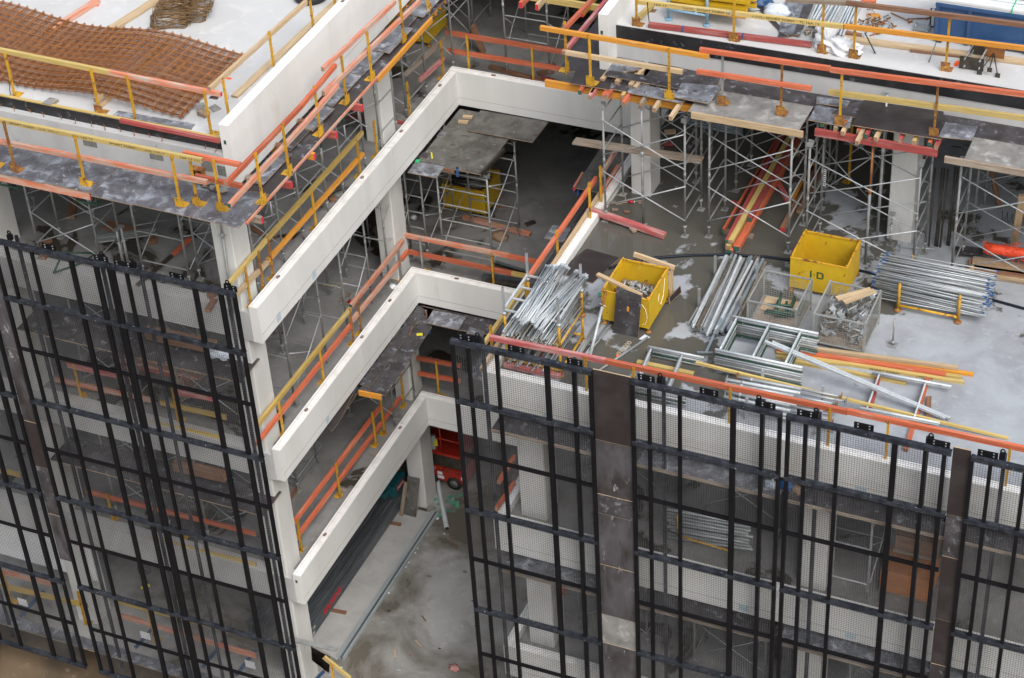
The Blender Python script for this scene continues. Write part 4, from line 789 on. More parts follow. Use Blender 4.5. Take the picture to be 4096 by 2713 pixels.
# plywood infill strips
def strip(x0, x1, zs, ms, label, y=YS + .02):
    t = thing('plywood_infill', label, 'plywood', (x0, y, zs[-1]))
    for i in range(len(zs) - 1):
        m_ = MB(); dy = .004 * (i % 2) - .002; m_.box((x0, y + dy, zs[i + 1] + .004), (x1, y + dy + .018, zs[i] - .004)); m_.build('plywood_sheet', ms[i], t)
        m_ = MB(); m_.box((x0, y + dy - .001, zs[i] - .004), (x1, y + dy + .019, zs[i])); m_.build('sheet_edge', 'raw_timber', t)
    return t
strip(7.365, 8.085, (1.04, -.60, -1.93, -2.42, -3.75, -5.1, -5.9, -7.2), ('formply_clean', 'formply_violet', 'formply', 'formply_violet', 'formply_violet', 'formply_grey', 'formply_violet'), 'wide dark plywood strip between the two left mesh screens of the right building')
strip(13.8, 14.10, (1.10, -.42, -1.4, -2.95, -4.1, -7.0), ('formply_clean', 'formply', 'formply_clean', 'formply_clean', 'formply'), 'narrow dark plywood strip between mesh screens at the far right')
strip(-5.83, -5.49, (.9, -1.9, -3.9, -5.2, -6.6, -8.0), ('formply_violet', 'formply_violet', 'formply_clean', 'formply', 'formply_violet'), 'narrow plywood strip between mesh screens at the far left')
u1, u2 = zz(2750, 1200, 3.1357), zz(2050, 1000, 3.6467)
J = random.uniform
def tubes(plist, r, m, name, label, cat, group, n=6, flat=False, hollow=False):
    """each tube of a bundle is its own object; all share one label and group"""
    for (p, q) in plist:
        p, q = Vector(p), Vector(q); b = MB(); mm_ = m if isinstance(m, str) else random.choice(m)
        if flat:
            d = (q - p).normalized(); b.tube([p + d * .05, q - d * .05], r, n); b.bar(p - d * .01, p + d * .06, .034, .007); b.bar(q + d * .01, q - d * .06, .034, .007)
        else: b.tube([p, q], r, n)
        b.build(name, mm_, None, label, cat, group)
def boxbin(loc, sx, sy, h, m, label, foot=.1, rz=0, name='steel_bin', inner=None):
    t = thing(name, label, 'steel bin', loc, None, rz); k = .012; f = foot
    sides = [((0, 0, f), (sx, k, h)), ((0, sy - k, f), (sx, sy, h)), ((0, k + .001, f), (k, sy - k - .001, h)), ((sx - k, k + .001, f), (sx, sy - k - .001, h))]
    for a, b in sides: mb = MB(); mb.box(a, b); mb.build('side_panel', m, t, origin=O0)
    mb = MB(); mb.box((k + .001, k + .001, f), (sx - k - .001, sy - k - .001, f + .012)); mb.build('floor_plate', m, t, origin=O0)
    mb = MB(); e = .03
    mb.box((-.006, -.006, h), (sx + .006, e, h + .028)); mb.box((-.006, sy - e, h), (sx + .006, sy + .006, h + .028)); mb.box((-.006, e + .001, h), (e, sy - e - .001, h + .028)); mb.box((sx - e, e + .001, h), (sx + .006, sy - e - .001, h + .028)); mb.build('rim', 'yellow_steel' if m == 'bin_yellow' else m, t, origin=O0)
    for x in (.0, sx):
        for y in (.0, sy):
            b = MB(); ix = .03 if x == 0 else -.03; iy = .03 if y == 0 else -.03
            b.tube([(x + ix, y + iy, .012), (x + ix, y + iy, f + .02)], .028, 8); b.tube([(x + ix, y + iy, 0), (x + ix, y + iy, .014), (x + ix, y + iy, .04)], [.062, .062, .03], 10); b.build('foot', 'rusty_yellow', t, origin=O0)
            b = MB(); b.tube([(x + ix, y + iy, h + .0285), (x + ix, y + iy, h + .07)], .02, 6); b.build('corner_peg', 'yellow_steel', t, origin=O0)
    return t
def mesh_cage(loc, sx, sy, h, label, rz=0, f=.12):
    t = thing('mesh_cage', label, 'mesh cage', loc, None, rz); s = .05; r = .0025
    fr_ = MB()
    for x, y in ((0, 0), (sx, 0), (sx, sy), (0, sy)): fr_.box((x - .018, y - .018, 0), (x + .018, y + .018, h + .03))
    for z_ in (f, h):
        fr_.box((.019, -.014, z_ - .012), (sx - .019, .014, z_ + .012)); fr_.box((.019, sy - .014, z_ - .012), (sx - .019, sy + .014, z_ + .012)); fr_.box((-.014, .019, z_ - .012), (.014, sy - .019, z_ + .012)); fr_.box((sx - .014, .019, z_ - .012), (sx + .014, sy - .019, z_ + .012))
    fr_.build('frame', 'galv_dull', t, origin=O0)
    for (ax, c) in (('x', 0), ('x', sy), ('y', 0), ('y', sx)):
        b = MB(); L_ = sx if ax == 'x' else sy
        for i in range(1, int(L_ / s)):
            u = i * s; p = (u, c, f) if ax == 'x' else (c, u, f); q = (u, c, h) if ax == 'x' else (c, u, h); b.tube([p, q], r, 4, cap=False)
        for i in range(1, int((h - f) / s)):
            z_ = f + i * s; p = (0, c, z_) if ax == 'x' else (c, 0, z_); q = (L_, c, z_) if ax == 'x' else (c, L_, z_); b.tube([p, q], r, 4, cap=False)
        b.build('wire_side', 'galv_dull', t, origin=O0)
    b = MB(); b.box((.02, .02, f - .01), (sx - .02, sy - .02, f + .012)); b.build('floor_plate', 'grey_timber', t, origin=O0)
    return t
# ================================================================ LEFT TOP DECK
for s_ in range(6):
    mb = MB(); dx, dy = J(-.012, .012), J(-.01, .01); yaw = J(-.003, .003) - .012
    def zs_(x, y, s_=s_):
        return D4 + .05 + s_ * .021 + (.09 + .006 * s_) * (1 + math.cos((x + 3.1) * 2 * math.pi / 3.9)) * .8 + .035 * math.sin(y * 2.1 + s_) * (s_ / 7)
    X0, X1, Y0, Y1 = -9.2, -1.33 + dx, .60 + dy, 2.92 + dy
    nx, ny = 40, 12
    for j in range(ny + 1):
        y = Y0 + (Y1 - Y0) * j / ny; mb.tube([(x, y + (x + 5) * yaw, zs_(x, y)) for x in [X0 + (X1 - X0) * i / 26 for i in range(27)]], .0095, 4, cap=False)
    for i in range(nx + 1):
        x = X0 + .08 + (X1 - X0 - .12) * i / nx; mb.tube([(x, y + (x + 5) * yaw, zs_(x, y) + .009) for y in (Y0 - .07, (Y0 + Y1) / 2 - .5, (Y0 + Y1) / 2 + .5, Y1 + .07)], .0095, 4, cap=False)
    mb.build('reinforcement_mesh', 'rust', None, 'rusty steel reinforcement mesh sheet in the sagging stack on the white left deck', 'reinforcement', 'rusty mesh sheets stacked on the left deck')
p = P(v5(1020, 950), D4 + .2)
timber((p.x, .42, D4 + .02), (p.x, 3.0, D4 + .02), .09, .09, 'raw_timber', 'raw timber bearer on the deck under the rusty mesh stack, lower of two', name='timber_bearer')
timber((p.x - .02, .38, D4 + .20), (p.x - .02, .62, D4 + .20), .10, .09, 'raw_timber', 'raw timber bearer end in the rusty mesh stack, upper of two', name='timber_bearer')
for i, (x, y) in enumerate(((-2.4, 1.2), (-2.35, 1.9))): timber((x, y, D4 + .12), (x + .02, y + .5, D4 + .12), .06, .05, 'raw_timber', f'short pale timber among the bars of the rusty mesh stack, {"near" if i == 0 else "far"} one', name='timber_block')
def stirrups(c, n, L_, W_, label, seed, rz):
    random.seed(seed); t = thing('stirrup_bundle', label, 'reinforcement', c)
    for i in range(n):
        k = i / n; a = rz + J(-.16, .16); tilt = .50; h = .03 + .34 * k; dx = (k - .5) * .22 + J(-.03, .03); dy = (k - .5) * .16; pts = []; r = .05
        for (cx_, cy_, a0) in ((L_ / 2 - r, W_ / 2 - r, 0), (-L_ / 2 + r, W_ / 2 - r, 90), (-L_ / 2 + r, -W_ / 2 + r, 180), (L_ / 2 - r, -W_ / 2 + r, 270)):
            for q_ in (0, 30, 60, 90): an = R_(a0 + q_); pts.append(Vector((cx_ + r * math.cos(an), cy_ + r * math.sin(an), 0)))
        M_ = Matrix.Translation((dx, dy, h)) @ Matrix.Rotation(a, 4, 'Z') @ Matrix.Rotation(J(-.12, .12) + .22 * math.sin(i * .9), 4, 'Y')
        pts = [M_ @ p_ for p_ in pts]; mn = min(p_.z for p_ in pts)
        if mn < .008: pts = [p_ + Vector((0, 0, .008 - mn)) for p_ in pts]
        b = MB(); b.tube(pts, .0075, 5, closed=True); b.build('stirrup', 'stirrup_rust', t, origin=O0)
    return t
stirrups(P(v5(1745, 215), D4), 26, .72, .58, 'larger bundle of bent steel stirrups on the white left deck', 3, .55)
stirrups(P(v5(1975, 150), D4), 20, .52, .62, 'smaller bundle of bent steel stirrups behind the larger one', 5, .45)
stirrups(P(v5(1820, 40), D4), 20, .62, .58, 'bundle of bent steel stirrups at the top edge of the picture', 8, .5)
random.seed(11)
timber(P(v5(470, 300), D4 + .11), P(v5(975, -20), D4 + .11), .12, .10, 'worn_orange', 'orange timber beam lying on the left deck, partly under the rusty mesh', top=True)
timber(P(v5(1105, 280), D4 + .06), P(v5(1560, -10), D4 + .06), .20, .05, 'raw_timber', 'pale raw plank lying on the left deck behind the mesh stack', top=True, name='timber_plank')
timber(P(A1(832, 825), D4 + .11), P(A1(1525, 968), D4 + .11), .07, .07, 'red_timber', 'red timber lying along the edge of the left deck', top=True)
def flat(pts, fn, z, m, label, name='plywood_offcut', t=.018, cat='plywood'): return ply([P(fn(*p), z) for p in pts], t, m, label, name, cat)
flat([(290, 715), (345, 675), (405, 688), (355, 728)], A1, D4 + .045, 'formply_grey', 'small grey plywood offcuts on the left deck near its edge'); flat([(300, 722), (350, 690), (410, 700), (365, 735)], A1, D4 + .02, 'ply_edge', 'lower small plywood offcut under the grey one near the left deck edge')
flat([(782, 800), (820, 768), (1352, 860), (1325, 895)], A1, D4 + .022, 'formply_dusty', 'long narrow dusty plywood strip lying on the left deck')
flat([(1350, 720), (1415, 710), (1425, 745), (1375, 760)], A1, D4 + .12, 'formply_grey', 'pale plywood square on top of the brown offcut pile')
for i in range(6): flat([(1368 + J(-6, 6), 795 - i * 4), (1400, 770 - i * 4), (1455 + J(-6, 6), 790 - i * 4), (1420, 818 - i * 4)], A1, D4 + .02 + i * .018, 'ply_edge' if i % 2 else 'brown_timber', f'brown plywood offcut in the small pile by the fourth deck post, {ordn(i, 6)} from the bottom')
flat([(1448, 745), (1492, 720), (1535, 752), (1480, 776)], A1, D4 + .02, 'formply_grey', 'grey plywood square lying flat right of the offcut pile')
flat([(1450, 680), (1462, 665), (1520, 668), (1508, 688)], A1, D4 + .02, 'formply_clean', 'small dark plywood offcut behind the red-ended rail')
mb = MB(); mb.tube([P(A1(75, 660), D4 + .02), P(A1(66, 620), D4 + .15), P(A1(70, 575), D4 + .35), P(A1(82, 555), D4 + .45)], .008, 6); mb.build('cable', 'black_pipe', None, 'short black cable hanging behind the first post of the left deck', 'cable')
for i, (x, y, m) in enumerate(((1585, 545, 'orange_spray'), (665, 38, 'orange_spray'), (1095, 4, 'orange_spray'))):
    c = P(A1(x, y), D4 + .003); mb = MB(); mb.prism([c + Vector((math.cos(k * .7) * .09 * J(.6, 1.2), math.sin(k * .7) * .04 * J(.6, 1.2), 0)) for k in range(9)], .002); mb.build('spray_mark', m, None, f'orange spray mark on the white left deck, {("beside the raw top rail", "left of the raw plank", "at the far end of the raw plank")[i]}', 'paint mark')
c = P(A2(385, -12), D4); mb = MB(); mb.tube([c + Vector((math.cos(k * math.pi / 12) * .28, math.sin(k * math.pi / 12) * .28, .09)) for k in range(24)], .09, 10, closed=True); mb.build('tyre', 'tyre', None, 'black rubber tyre lying on the deck at the top edge of the picture', 'tyre')
# rusty channel brackets and debris at the walkway corner
for i, (x, y) in enumerate(((1410, 1215), (1450, 1222))):
    p = P(A1(x, y), 2.82); t = MB(); t.box((p.x - .05, -.13, 2.82), (p.x + .05, -.005, 2.84)); t.box((p.x - .05, -.13, 2.84), (p.x - .04, -.005, 3.12)); t.box((p.x + .04, -.13, 2.84), (p.x + .05, -.005, 3.12)); t.box((p.x - .06, -.14, 3.12), (p.x + .06, -.005, 3.135)); t.build('steel_bracket', 'rust', None, f'rusty steel channel bracket against the beam at the walkway corner, {"left" if i == 0 else "right"} one', 'bracket')
for i in range(6):
    p = P(A1(1420 + i * 24, 1275 + i * 8), 2.84 + .012 * i); flat_ = [p + Vector((math.cos(a_ + i) * .13, math.sin(a_ + i) * .10, 0)) for a_ in (0, 1.4, 3.0, 4.6)]
    ply(flat_, .012, 'formply_grey' if i % 2 else 'formply', f'broken plywood scrap heaped at the walkway corner, {ordn(i, 6)} from the left', 'plywood_scrap')
for i, fn_xy in enumerate((z2(1370, 345),)):
    p = P(fn_xy, 2.87); ply([p + Vector(v) for v in ((-.08, -.05, 0), (.07, -.07, 0), (.1, .05, 0), (-.05, .06, 0))], .018, 'formply_grey', 'small light grey plywood square on the side walkway', 'plywood_scrap')
# ================================================================ UPPER RIGHT DECK
c0, c1 = P(z8(1175, 245), D4), P(z8(1648, 330), D4)
t = thing('stillage', 'pale blue steel stillage carrying yellow steel bundles on the upper right deck', 'stillage', c0); L_ = c1.x - c0.x
for x, y in ((0, 0), (L_, 0), (0, .95), (L_, .95)):
    b = MB(); b.tube([(x, y, .02), (x, y, .95)], .032, 8); b.build('post', 'pale_blue_steel', t, origin=O0); b = MB(); b.tube([(x, y, 0), (x, y, .02), (x, y, .04)], [.08, .08, .035], 12); b.build('foot', 'pale_blue_steel', t, origin=O0)
for a, b_ in (((0, 0, .22), (L_, 0, .22)), ((0, .95, .22), (L_, .95, .22)), ((0, 0, .22), (0, .95, .22)), ((L_, 0, .22), (L_, .95, .22)), ((.3 * L_, 0, .23), (.3 * L_, .95, .23)), ((.7 * L_, 0, .23), (.7 * L_, .95, .23))):
    b = MB(); b.tube([a, b_], .026, 8); b.build('rail', 'pale_blue_steel', t, origin=O0)
for k in range(18):
    y = c0.y + .10 + (k % 6) * .14; z_ = D4 + .27 + (k // 6) * .13; x0 = c0.x + .0 + J(-.08, .05); ang = J(-.05, .05)
    tb = MB(); a_ = Vector((x0, y, z_)); b_ = Vector((x0 + 1.55 + J(-.1, .15), y + ang, z_ + J(0, .03))); tb.bar(a_, b_, .10, .02); tb.bar(a_ + Vector((0, .045, .035)), b_ + Vector((0, .045, .035)), .012, .06); tb.bar(a_ + Vector((0, -.045, .035)), b_ + Vector((0, -.045, .035)), .012, .06)
    tb.build('steel_channel', 'amber_timber' if k % 5 == 0 else 'bin_yellow', None, 'yellow steel channel stacked in the pale blue stillage', 'steel channel', 'yellow channels in the blue stillage')
for i in range(5):
    x = c1.x + .12 + (i % 2) * .22; tb = MB(); tb.box((x, c0.y + .1 + i * .12, D4 + .25 + i * .06), (x + .20, c0.y + .2 + i * .12, D4 + .42 + i * .06)); tb.build('steel_box', 'bin_yellow' if i % 2 else 'amber_timber', None, 'yellow steel box section end right of the pale blue stillage', 'steel channel', 'yellow box ends by the blue stillage')
timber(P(z8(787, 205), D4 + .14), P(z8(975, 30), D4 + .14), .08, .10, 'lvl_yellow', 'short tan timber running back beside the first rust-footed post', top=True)
flat([(930, 150), (965, 112), (1028, 118), (1000, 155)], z8, D4 + .012, 'brown_timber', 'small square rusty plate on the upper right deck', 'steel_plate', .01, 'plate')
mb = MB(); mb.tube([P(z8(932, 285), D4 + .02), P(z8(918, 180), D4 + .35), P(z8(908, 30), D4 + .9)], .010, 6); mb.build('cable', 'black_pipe', None, 'black cable hanging beside the tan timber on the upper right deck', 'cable')
rt = timber(P(z8(925, 285), D4 + .11), P(w2(1530, 478), D4 + .11), .09, .09, 'red_timber', 'long red timber with blue bands along the upper right deck edge', top=True)
Lr = (P(w2(1530, 478), D4) - P(z8(925, 285), D4)).length
for f in (.205, .575):
    b = MB(); b.box((Lr * f, -.048, -.092), (Lr * f + .04, .048, .002)); o = b.build('blue_band', 'blue_steel', rt, origin=wloc(rt)); o.matrix_local = Matrix(); o.data.transform(Matrix.Translation(wloc(rt)))
flat([(885, 45), (945, 35), (1195, 310), (1160, 340)], w2, D4 + .03, 'formply_clean', 'long narrow dark board on the upper right deck pointing at the dusty sheets', 'plywood_strip')
flat([(1165, 345), (1240, 0), (1560, 10), (1400, 395), (1290, 385), (1260, 400)], w2, D4 + .05, 'formply_dusty', 'pile of smeared plywood sheets on the upper right deck, top sheet')
flat([(1145, 425), (1215, 235), (1440, 260), (1390, 395)], w2, D4 + .03, 'formply', 'pile of smeared plywood sheets on the upper right deck, lower sheet with orange spray')
flat([(1440, 60), (1560, 30), (1400, 395), (1330, 380)], w2, D4 + .075, 'formply', 'narrow dark plywood sheet on the right side of the smeared pile')
def blob(name, c, sx, sy, sz, m, label, cat, seed=0, amp=.25, n=3):
    bm = bmesh.new(); bmesh.ops.create_icosphere(bm, subdivisions=n, radius=1); rr = random.Random(seed); ph = [rr.uniform(0, 6) for _ in range(9)]
    for v in bm.verts:
        f = 1 + amp * (math.sin(v.co.x * 5 + ph[0]) * math.sin(v.co.y * 6 + ph[1]) + .6 * math.sin(v.co.z * 9 + ph[2] + v.co.x * 7) + .4 * math.sin(v.co.y * 14 + ph[3]) * math.sin(v.co.x * 13 + ph[4])); v.co *= f; v.co = Vector((v.co.x * sx, v.co.y * sy, max(v.co.z, -.35) * sz + .35 * sz))
    me = bpy.data.meshes.new(name); bm.to_mesh(me); bm.free(); me.materials.append(MATS[m]); [setattr(p_, 'use_smooth', True) for p_ in me.polygons]
    o = bpy.data.objects.new(name, me); COL.objects.link(o); o.location = c; tag(o, label, cat); return o
blob('plastic_film', P(w2(1140, 150), D4 + .07), .26, .20, .14, 'film', 'crumpled bluish plastic film on the smeared plywood', 'plastic film', 2, .12)
blob('cement_bag', P(w2(1690, 500), D4), .19, .19, .30, 'white_plastic', 'white sack standing upright behind the second rust-footed post', 'sack', 3, .34, 4)
blob('cement_bag', P(w2(1860, 575), D4), .36, .17, .20, 'white_plastic', 'white sack lying flat between two rust-footed posts', 'sack', 4, .34, 4)
blob('tarpaulin', P(w2(820, 0), D4), .5, .3, .12, 'blue_steel', 'dark blue tarpaulin at the top edge of the upper right deck', 'tarpaulin', 6, .2)
blob('wire_heap', P(w2(810, 95), D4), .22, .14, .06, 'galv_dull', 'flattened heap of grey wire netting on the upper right deck', 'wire heap', 9, .3)
for i, (a, b) in enumerate((((1500, 320), (1640, 0)), ((1590, 350), (1790, 0)), ((1700, 330), (1880, 0)), ((1800, 380), (1990, 0)), ((1860, 420), (2040, 0)), ((1560, 240), (1700, 0)), ((1960, 260), (2080, 40)))):
    p, q = P(w2(*a), D4 + .06 + .03 * (i % 3)), P(w2(*b), D4 + .06 + .03 * (i % 3)); t = thing('steel_soldier', f'grey soldier beam with a knuckled foot on the upper right deck, {ordn((0, 2, 3, 4, 5, 1, 6)[i], 7)} from the left', 'steel beam', p)
    b_ = MB(); u_ = (q - p); b_.bar(O0 + Vector((-.03, 0, 0)), u_ + Vector((-.03, 0, 0)), .03, .10); b_.bar(O0 + Vector((.03, 0, 0)), u_ + Vector((.03, 0, 0)), .03, .10); b_.build('channel', 'galv_bright', t, origin=O0)
    b_ = MB(); d = u_.normalized() * -1; b_.box((-.06 + d.x * .08, d.y * .10 - .03, -.06), (.06 + d.x * .08, d.y * .10 + .05, .04)); b_.tube([d * .05, d * .22], .02, 6); b_.tube([d * .14 + Vector((-.05, 0, 0)), d * .14 + Vector((.05, 0, 0))], .03, 8); b_.build('foot_bracket', 'coupler', t, origin=O0)
timber(P(w3(215, 350), D4 + .1), P(w3(410, 385), D4 + .1), .09, .09, 'brown_timber', 'short red-brown timber block by the third rust-footed post', top=True, name='timber_block')
timber(P(w3(405, -8), D4 + .1), P(w3(575, 0), D4 + .1), .09, .05, 'orange_timber', 'orange timber at the very top edge of the upper right deck', top=True)
timber(P(w3(180, 410), D4 + .07), P(w3(2260, 680), D4 + .07), .16, .06, 'raw_timber', 'very long pale plank lying across the upper right deck in front of the blue skip', top=True, name='timber_plank')
timber(P(w3(960, 555), D4 + .04), P(w3(1545, 620), D4 + .04), .10, .035, 'brown_timber', 'shorter brown plank tucked under the very long pale plank', top=True, name='timber_plank')
tubes([((lambda c: (c, c + Vector((J(-.1, .1), J(-.1, .1), J(-.02, .03)))))(P(w3(J(390, 730), 0) if 0 else w3(560 + random.gauss(0, 80), 265 + random.gauss(0, 42)), D4 + .04 + J(0, .05)))) for _ in range(85)], .016, ['coupler', 'rust', 'galv'], 'scaffold_bolt', 'rusty bolt or tie nut in the heap on the upper right deck', 'bolt', 'rusty bolts heaped on the upper right deck')
for i, (a, b) in enumerate((((740, 145), (955, 245)), ((920, 213), (1150, 205)), ((745, 258), (775, 300)), ((500, 400), (600, 375)))):
    p, q = P(w3(*a), D4 + .02), P(w3(*b), D4 + .02); b_ = MB(); b_.tube([p, q], .012, 6); b_.tube([q + Vector((-.03, -.04, 0)), q + Vector((.03, .04, 0))], .018, 6); b_.build('tie_rod', 'rust', None, f'loose rusty tie rod on the upper right deck, {("cross-barred, right of the heap", "just left of the blue skip", "small bent one right of the heap", "below the heap")[i]}', 'rod')
c = P(w3(510, 150), D4 + .04); mb = MB(); mb.tube([c + Vector((math.cos(k * .35) * .08, math.sin(k * .35) * .07, .008 * k)) for k in range(60)], .006, 5); mb.build('wire_coil', 'rust', None, 'small rusty coil of tie wire behind the bolt heap', 'wire coil')
mb = MB(); c = P(w3(545, 175), D4 + .003); mb.prism([c + Vector((math.cos(k * .5) * .15 * J(.5, 1.2), math.sin(k * .5) * .18 * J(.5, 1.2), 0)) for k in range(12)], .002); mb.build('rust_stain', 'amber_timber', None, 'orange rust stain beside the wire coil', 'stain')
p = P(w3(1080, 330), D4); t = thing('base_plate', 'grey base plate with bolts left of the blue skip', 'plate', p); b = MB(); b.box((-.16, -.12, .03), (.16, .14, .045)); b.build('plate', 'galv_dull', t, origin=O0)
for x, y in ((-.12, .1), (.12, .1), (-.1, -.08), (.11, -.08)): b = MB(); b.tube([(x, y, 0), (x, y, .14)], .012, 6); b.build('bolt', 'galv', t, origin=O0)
mb = MB(); p, q = P(w3(1175, 300), D4), P(w3(1212, 310), D4); mb.tube([p, p + Vector((0, 0, .40)), q + Vector((0.02, 0, .42)), q + Vector((0.02, 0, .02)), p + Vector((0, 0, .01))], .016, 6); mb.build('steel_hoop', 'dark_steel', None, 'dark rectangular steel hoop standing left of the blue skip', 'hoop')
# blue skip
s0 = Vector((11.16, 7.72, D4)); t = thing('steel_skip', 'long blue steel skip piled with white lengths on the upper right deck', 'skip', s0)
b = MB(); H_ = .78; LX, LY = 4.2, 1.15
for a, b_ in (((0, 0, .06), (LX, .02, H_)), ((0, LY, .06), (LX, LY + .02, H_)), ((0, .021, .06), (.02, LY - .001, H_)), ((.021, .021, .06), (LX, LY - .001, .09))): b.box(a, b_)
b.build('body', 'blue_steel', t, origin=O0)
for x in (.0, .62, 1.75, 2.9): b = MB(); b.box((x, -.05, .06), (x + .07, -.001, H_)); b.build('rib', 'blue_steel', t, origin=O0)
b = MB(); b.box((-.01, -.06, H_ + .001), (LX, .03, H_ + .06)); b.build('rim', 'blue_steel', t, origin=O0)
b = MB(); b.bar((.75, -.025, .16), (3.6, -.025, .36), .04, .06); b.build('brace', 'blue_steel', t, origin=O0)
for x in (.06, 2.5): b = MB(); b.tube([(x, -.02, .05), (x + .1, -.02, .05)], .05, 10); b.build('roller', 'dark_steel', t, origin=O0)
for i in range(26):
    y = s0.y - .02 + .055 * (i % 13) + J(-.01, .01) * 2; z_ = D4 + H_ + .09 + .05 * (i // 13); x0 = P(w3(680, 50), z_).x + J(0, .25) + (i % 13) * .01
    mb = MB(); mb.bar((x0, y, z_), (16.2, y + J(-.03, .03), z_), .048, .045); mb.build('steel_stud', 'white_steel', None, 'shiny white steel length on top of the blue skip', 'steel length', 'white steel lengths piled on the blue skip')
for i, x in enumerate((P(w3(880, 30), D4 + .85).x, P(w3(2110, 100), D4 + .85).x)): mb = MB(); mb.box((x, s0.y - .06, D4 + H_ + .065), (x + .02, s0.y + .72, D4 + H_ + .172)); mb.build('packing_strap', 'green_card', None, f'thin green strap round the white steel lengths, {"left" if i == 0 else "right"} one', 'strap')
c = P(w3(1255, 150), D4 + .95); mb = MB(); mb.tube([c + Vector((math.cos(k * .6) * .05, 0, math.sin(k * .6) * .04)) for k in range(8)], .012, 6); mb.build('hook', 'dark_steel', None, 'small dark hook on the rail above the blue skip corner', 'hook')
for i, (a, b, m) in enumerate((((565, 603), (445, 365), 'green_steel'), ((1162, 700), (1245, 475), 'galv_dull'))):
    p = P(w3(*a), D4); q = P(w3(*b), D4 + .35); b_ = MB(); b_.tube([p, q], .014, 6); b_.build('slanting_rod', m, None, f'slanting steel rod rising from the upper right deck, {"greenish one by the bolt heap" if i == 0 else "grey one before the blue skip"}', 'rod')
for i, (x, y, k) in enumerate(((1490, 785, 0), (1700, 835, 1))):
    p = P(w3(x, y), D4 + .0); t = thing('cast_in_bracket', ('pair of dark steel plates joined by four bolts on the upper right deck', 'small rusty bracket with three bolt feet beside the dark plates')[k], 'bracket', p)
    if k == 0:
        b = MB(); b.box((0, .05, .02), (.46, .06, .28)); b.build('front_plate', 'dark_steel', t, origin=O0); b = MB(); b.box((.10, .50, .10), (.52, .51, .42)); b.build('rear_plate', 'dark_steel', t, origin=O0)
        for x_, z_ in ((.1, .08), (.38, .08), (.1, .24), (.38, .24)): b = MB(); b.tube([(x_, .0, z_), (x_ + .06, .5, z_ + .1)], .018, 8); b.build('bolt', 'galv_dull', t, origin=O0)
    else:
        b = MB(); b.box((.02, .42, .16), (.40, .43, .38)); b.build('rear_plate', 'rust', t, origin=O0)
        for x_ in (.0, .18, .34):
            b = MB(); b.tube([(x_ + .04, .02, .05 if x_ != .18 else .14), (.2, .42, .26)], .012, 6); b.box((x_, -.0, .0 if x_ != .18 else .09), (x_ + .09, .015, .09 if x_ != .18 else .18)); b.build('bolt_foot', 'dark_steel', t, origin=O0)
mb = MB(); c = P(w3(1475, 715), D4 + .003); mb.prism([c + Vector((math.cos(k * .7) * .05, math.sin(k * .7) * .12 * J(.6, 1.2), 0)) for k in range(9)], .002); mb.build('spray_mark', 'orange_spray', None, 'orange spray mark left of the dark bolted plates', 'paint mark')
for i, (x, y, m, s) in enumerate(((1800, 8, 'cardboard', .25), (1950, 18, 'white_plastic', .2), (2050, 20, 'film', .2), (2190, 30, 'bin_yellow', .3))):
    blob('site_waste', P(w3(x, y), D4 + .02), s, s * .6, s * .6, m, f'small {("brown carton", "white bag", "bluish bag", "yellow box")[i]} behind the white steel lengths at the top right', 'waste', 20 + i, .15)
# ================================================================ RIGHT DECK
b1 = boxbin((6.45, 1.98, D3), .95, 1.10, .76, 'bin_yellow', 'left yellow steel bin full of scaffold couplers')
for k in range(130):
    x, y = 6.5 + J(.02, .82), 2.08 + J(.0, .86); h = .36 + .20 * (1 - abs(x - 6.95) / .5) * (1 - abs(y - 2.5) / .6) + J(-.05, .03); a = J(0, 3.14); d = Vector((math.cos(a), math.sin(a), J(-.25, .25))) * .07
    p = Vector((x, y, D3 + h)); b = MB(); b.tube([p - d, p + d], .023, 7); b.tube([p - d * .12, p + d * .12], .028, 7); b.build('tube_coupler', random.choice(['coupler', 'galv', 'galv', 'galv_dull', 'rust']), None, 'short tube coupler in the heap inside the left yellow bin', 'coupler', 'couplers heaped in the left yellow bin')
MB().box((6.48, 2.01, D3 + .13), (7.36, 3.04, D3 + .33)).build('coupler_heap', 'coupler', None, 'packed lower layer of couplers in the left yellow bin', 'couplers', kind='stuff')
pts = [PY(u2(1520, 530), 1.93), PY(u2(1885, 670), 1.93), P(u2(1820, 1325), D3 + .0), P(u2(1465, 1210), D3 + .0)]
pts[2] = pts[1] + pts[3] - pts[0]
n_ = (pts[1] - pts[0]).cross(pts[3] - pts[0]).normalized(); n_ = n_ if n_.y < 0 else -n_
mb = MB(); mb.prism(pts, .018, 1, 0, up=n_); o = mb.build('plywood_sheet', ['formply', 'ply_edge'], None, 'dark plywood board with a slot leaning on the left yellow bin', 'plywood')
c = (pts[0] * .48 + pts[1] * .52) * .62 + (pts[2] + pts[3]) / 2 * .38 + n_ * .003; vd = (pts[3] - pts[0]).normalized() * .05; hd = (pts[1] - pts[0]).normalized() * .02
MB().prism([c - hd - vd, c + hd - vd, c + hd + vd, c - hd + vd], .002, up=n_).build('slot', 'amber_timber', o)
timber(P(u2(1240, 355), D3 + .80), P(u2(1880, 665), D3 + .80), .09, .045, 'raw_timber', 'raw timber laid across the near corner of the left yellow bin')
p, q = PY(u2(1770, 60), 3.16), PY(B3(1130, 292), 3.16); timber(p, q, .05, .09, 'raw_timber', 'raw timber top piece of the frame behind the left yellow bin'); 
timber((q.x - .05, 3.10, D3 + .02), (q.x - .05, 3.10, q.z - .05), .05, .09, 'raw_timber', 'upright raw timber at the right corner of the left yellow bin', up=(0, 1, 0)); timber((p.x + .1, 3.2, D3 + .02), (p.x + .1, 3.2, p.z - .05), .05, .09, 'brown_timber', 'upright brown timber behind the left yellow bin', up=(0, 1, 0))
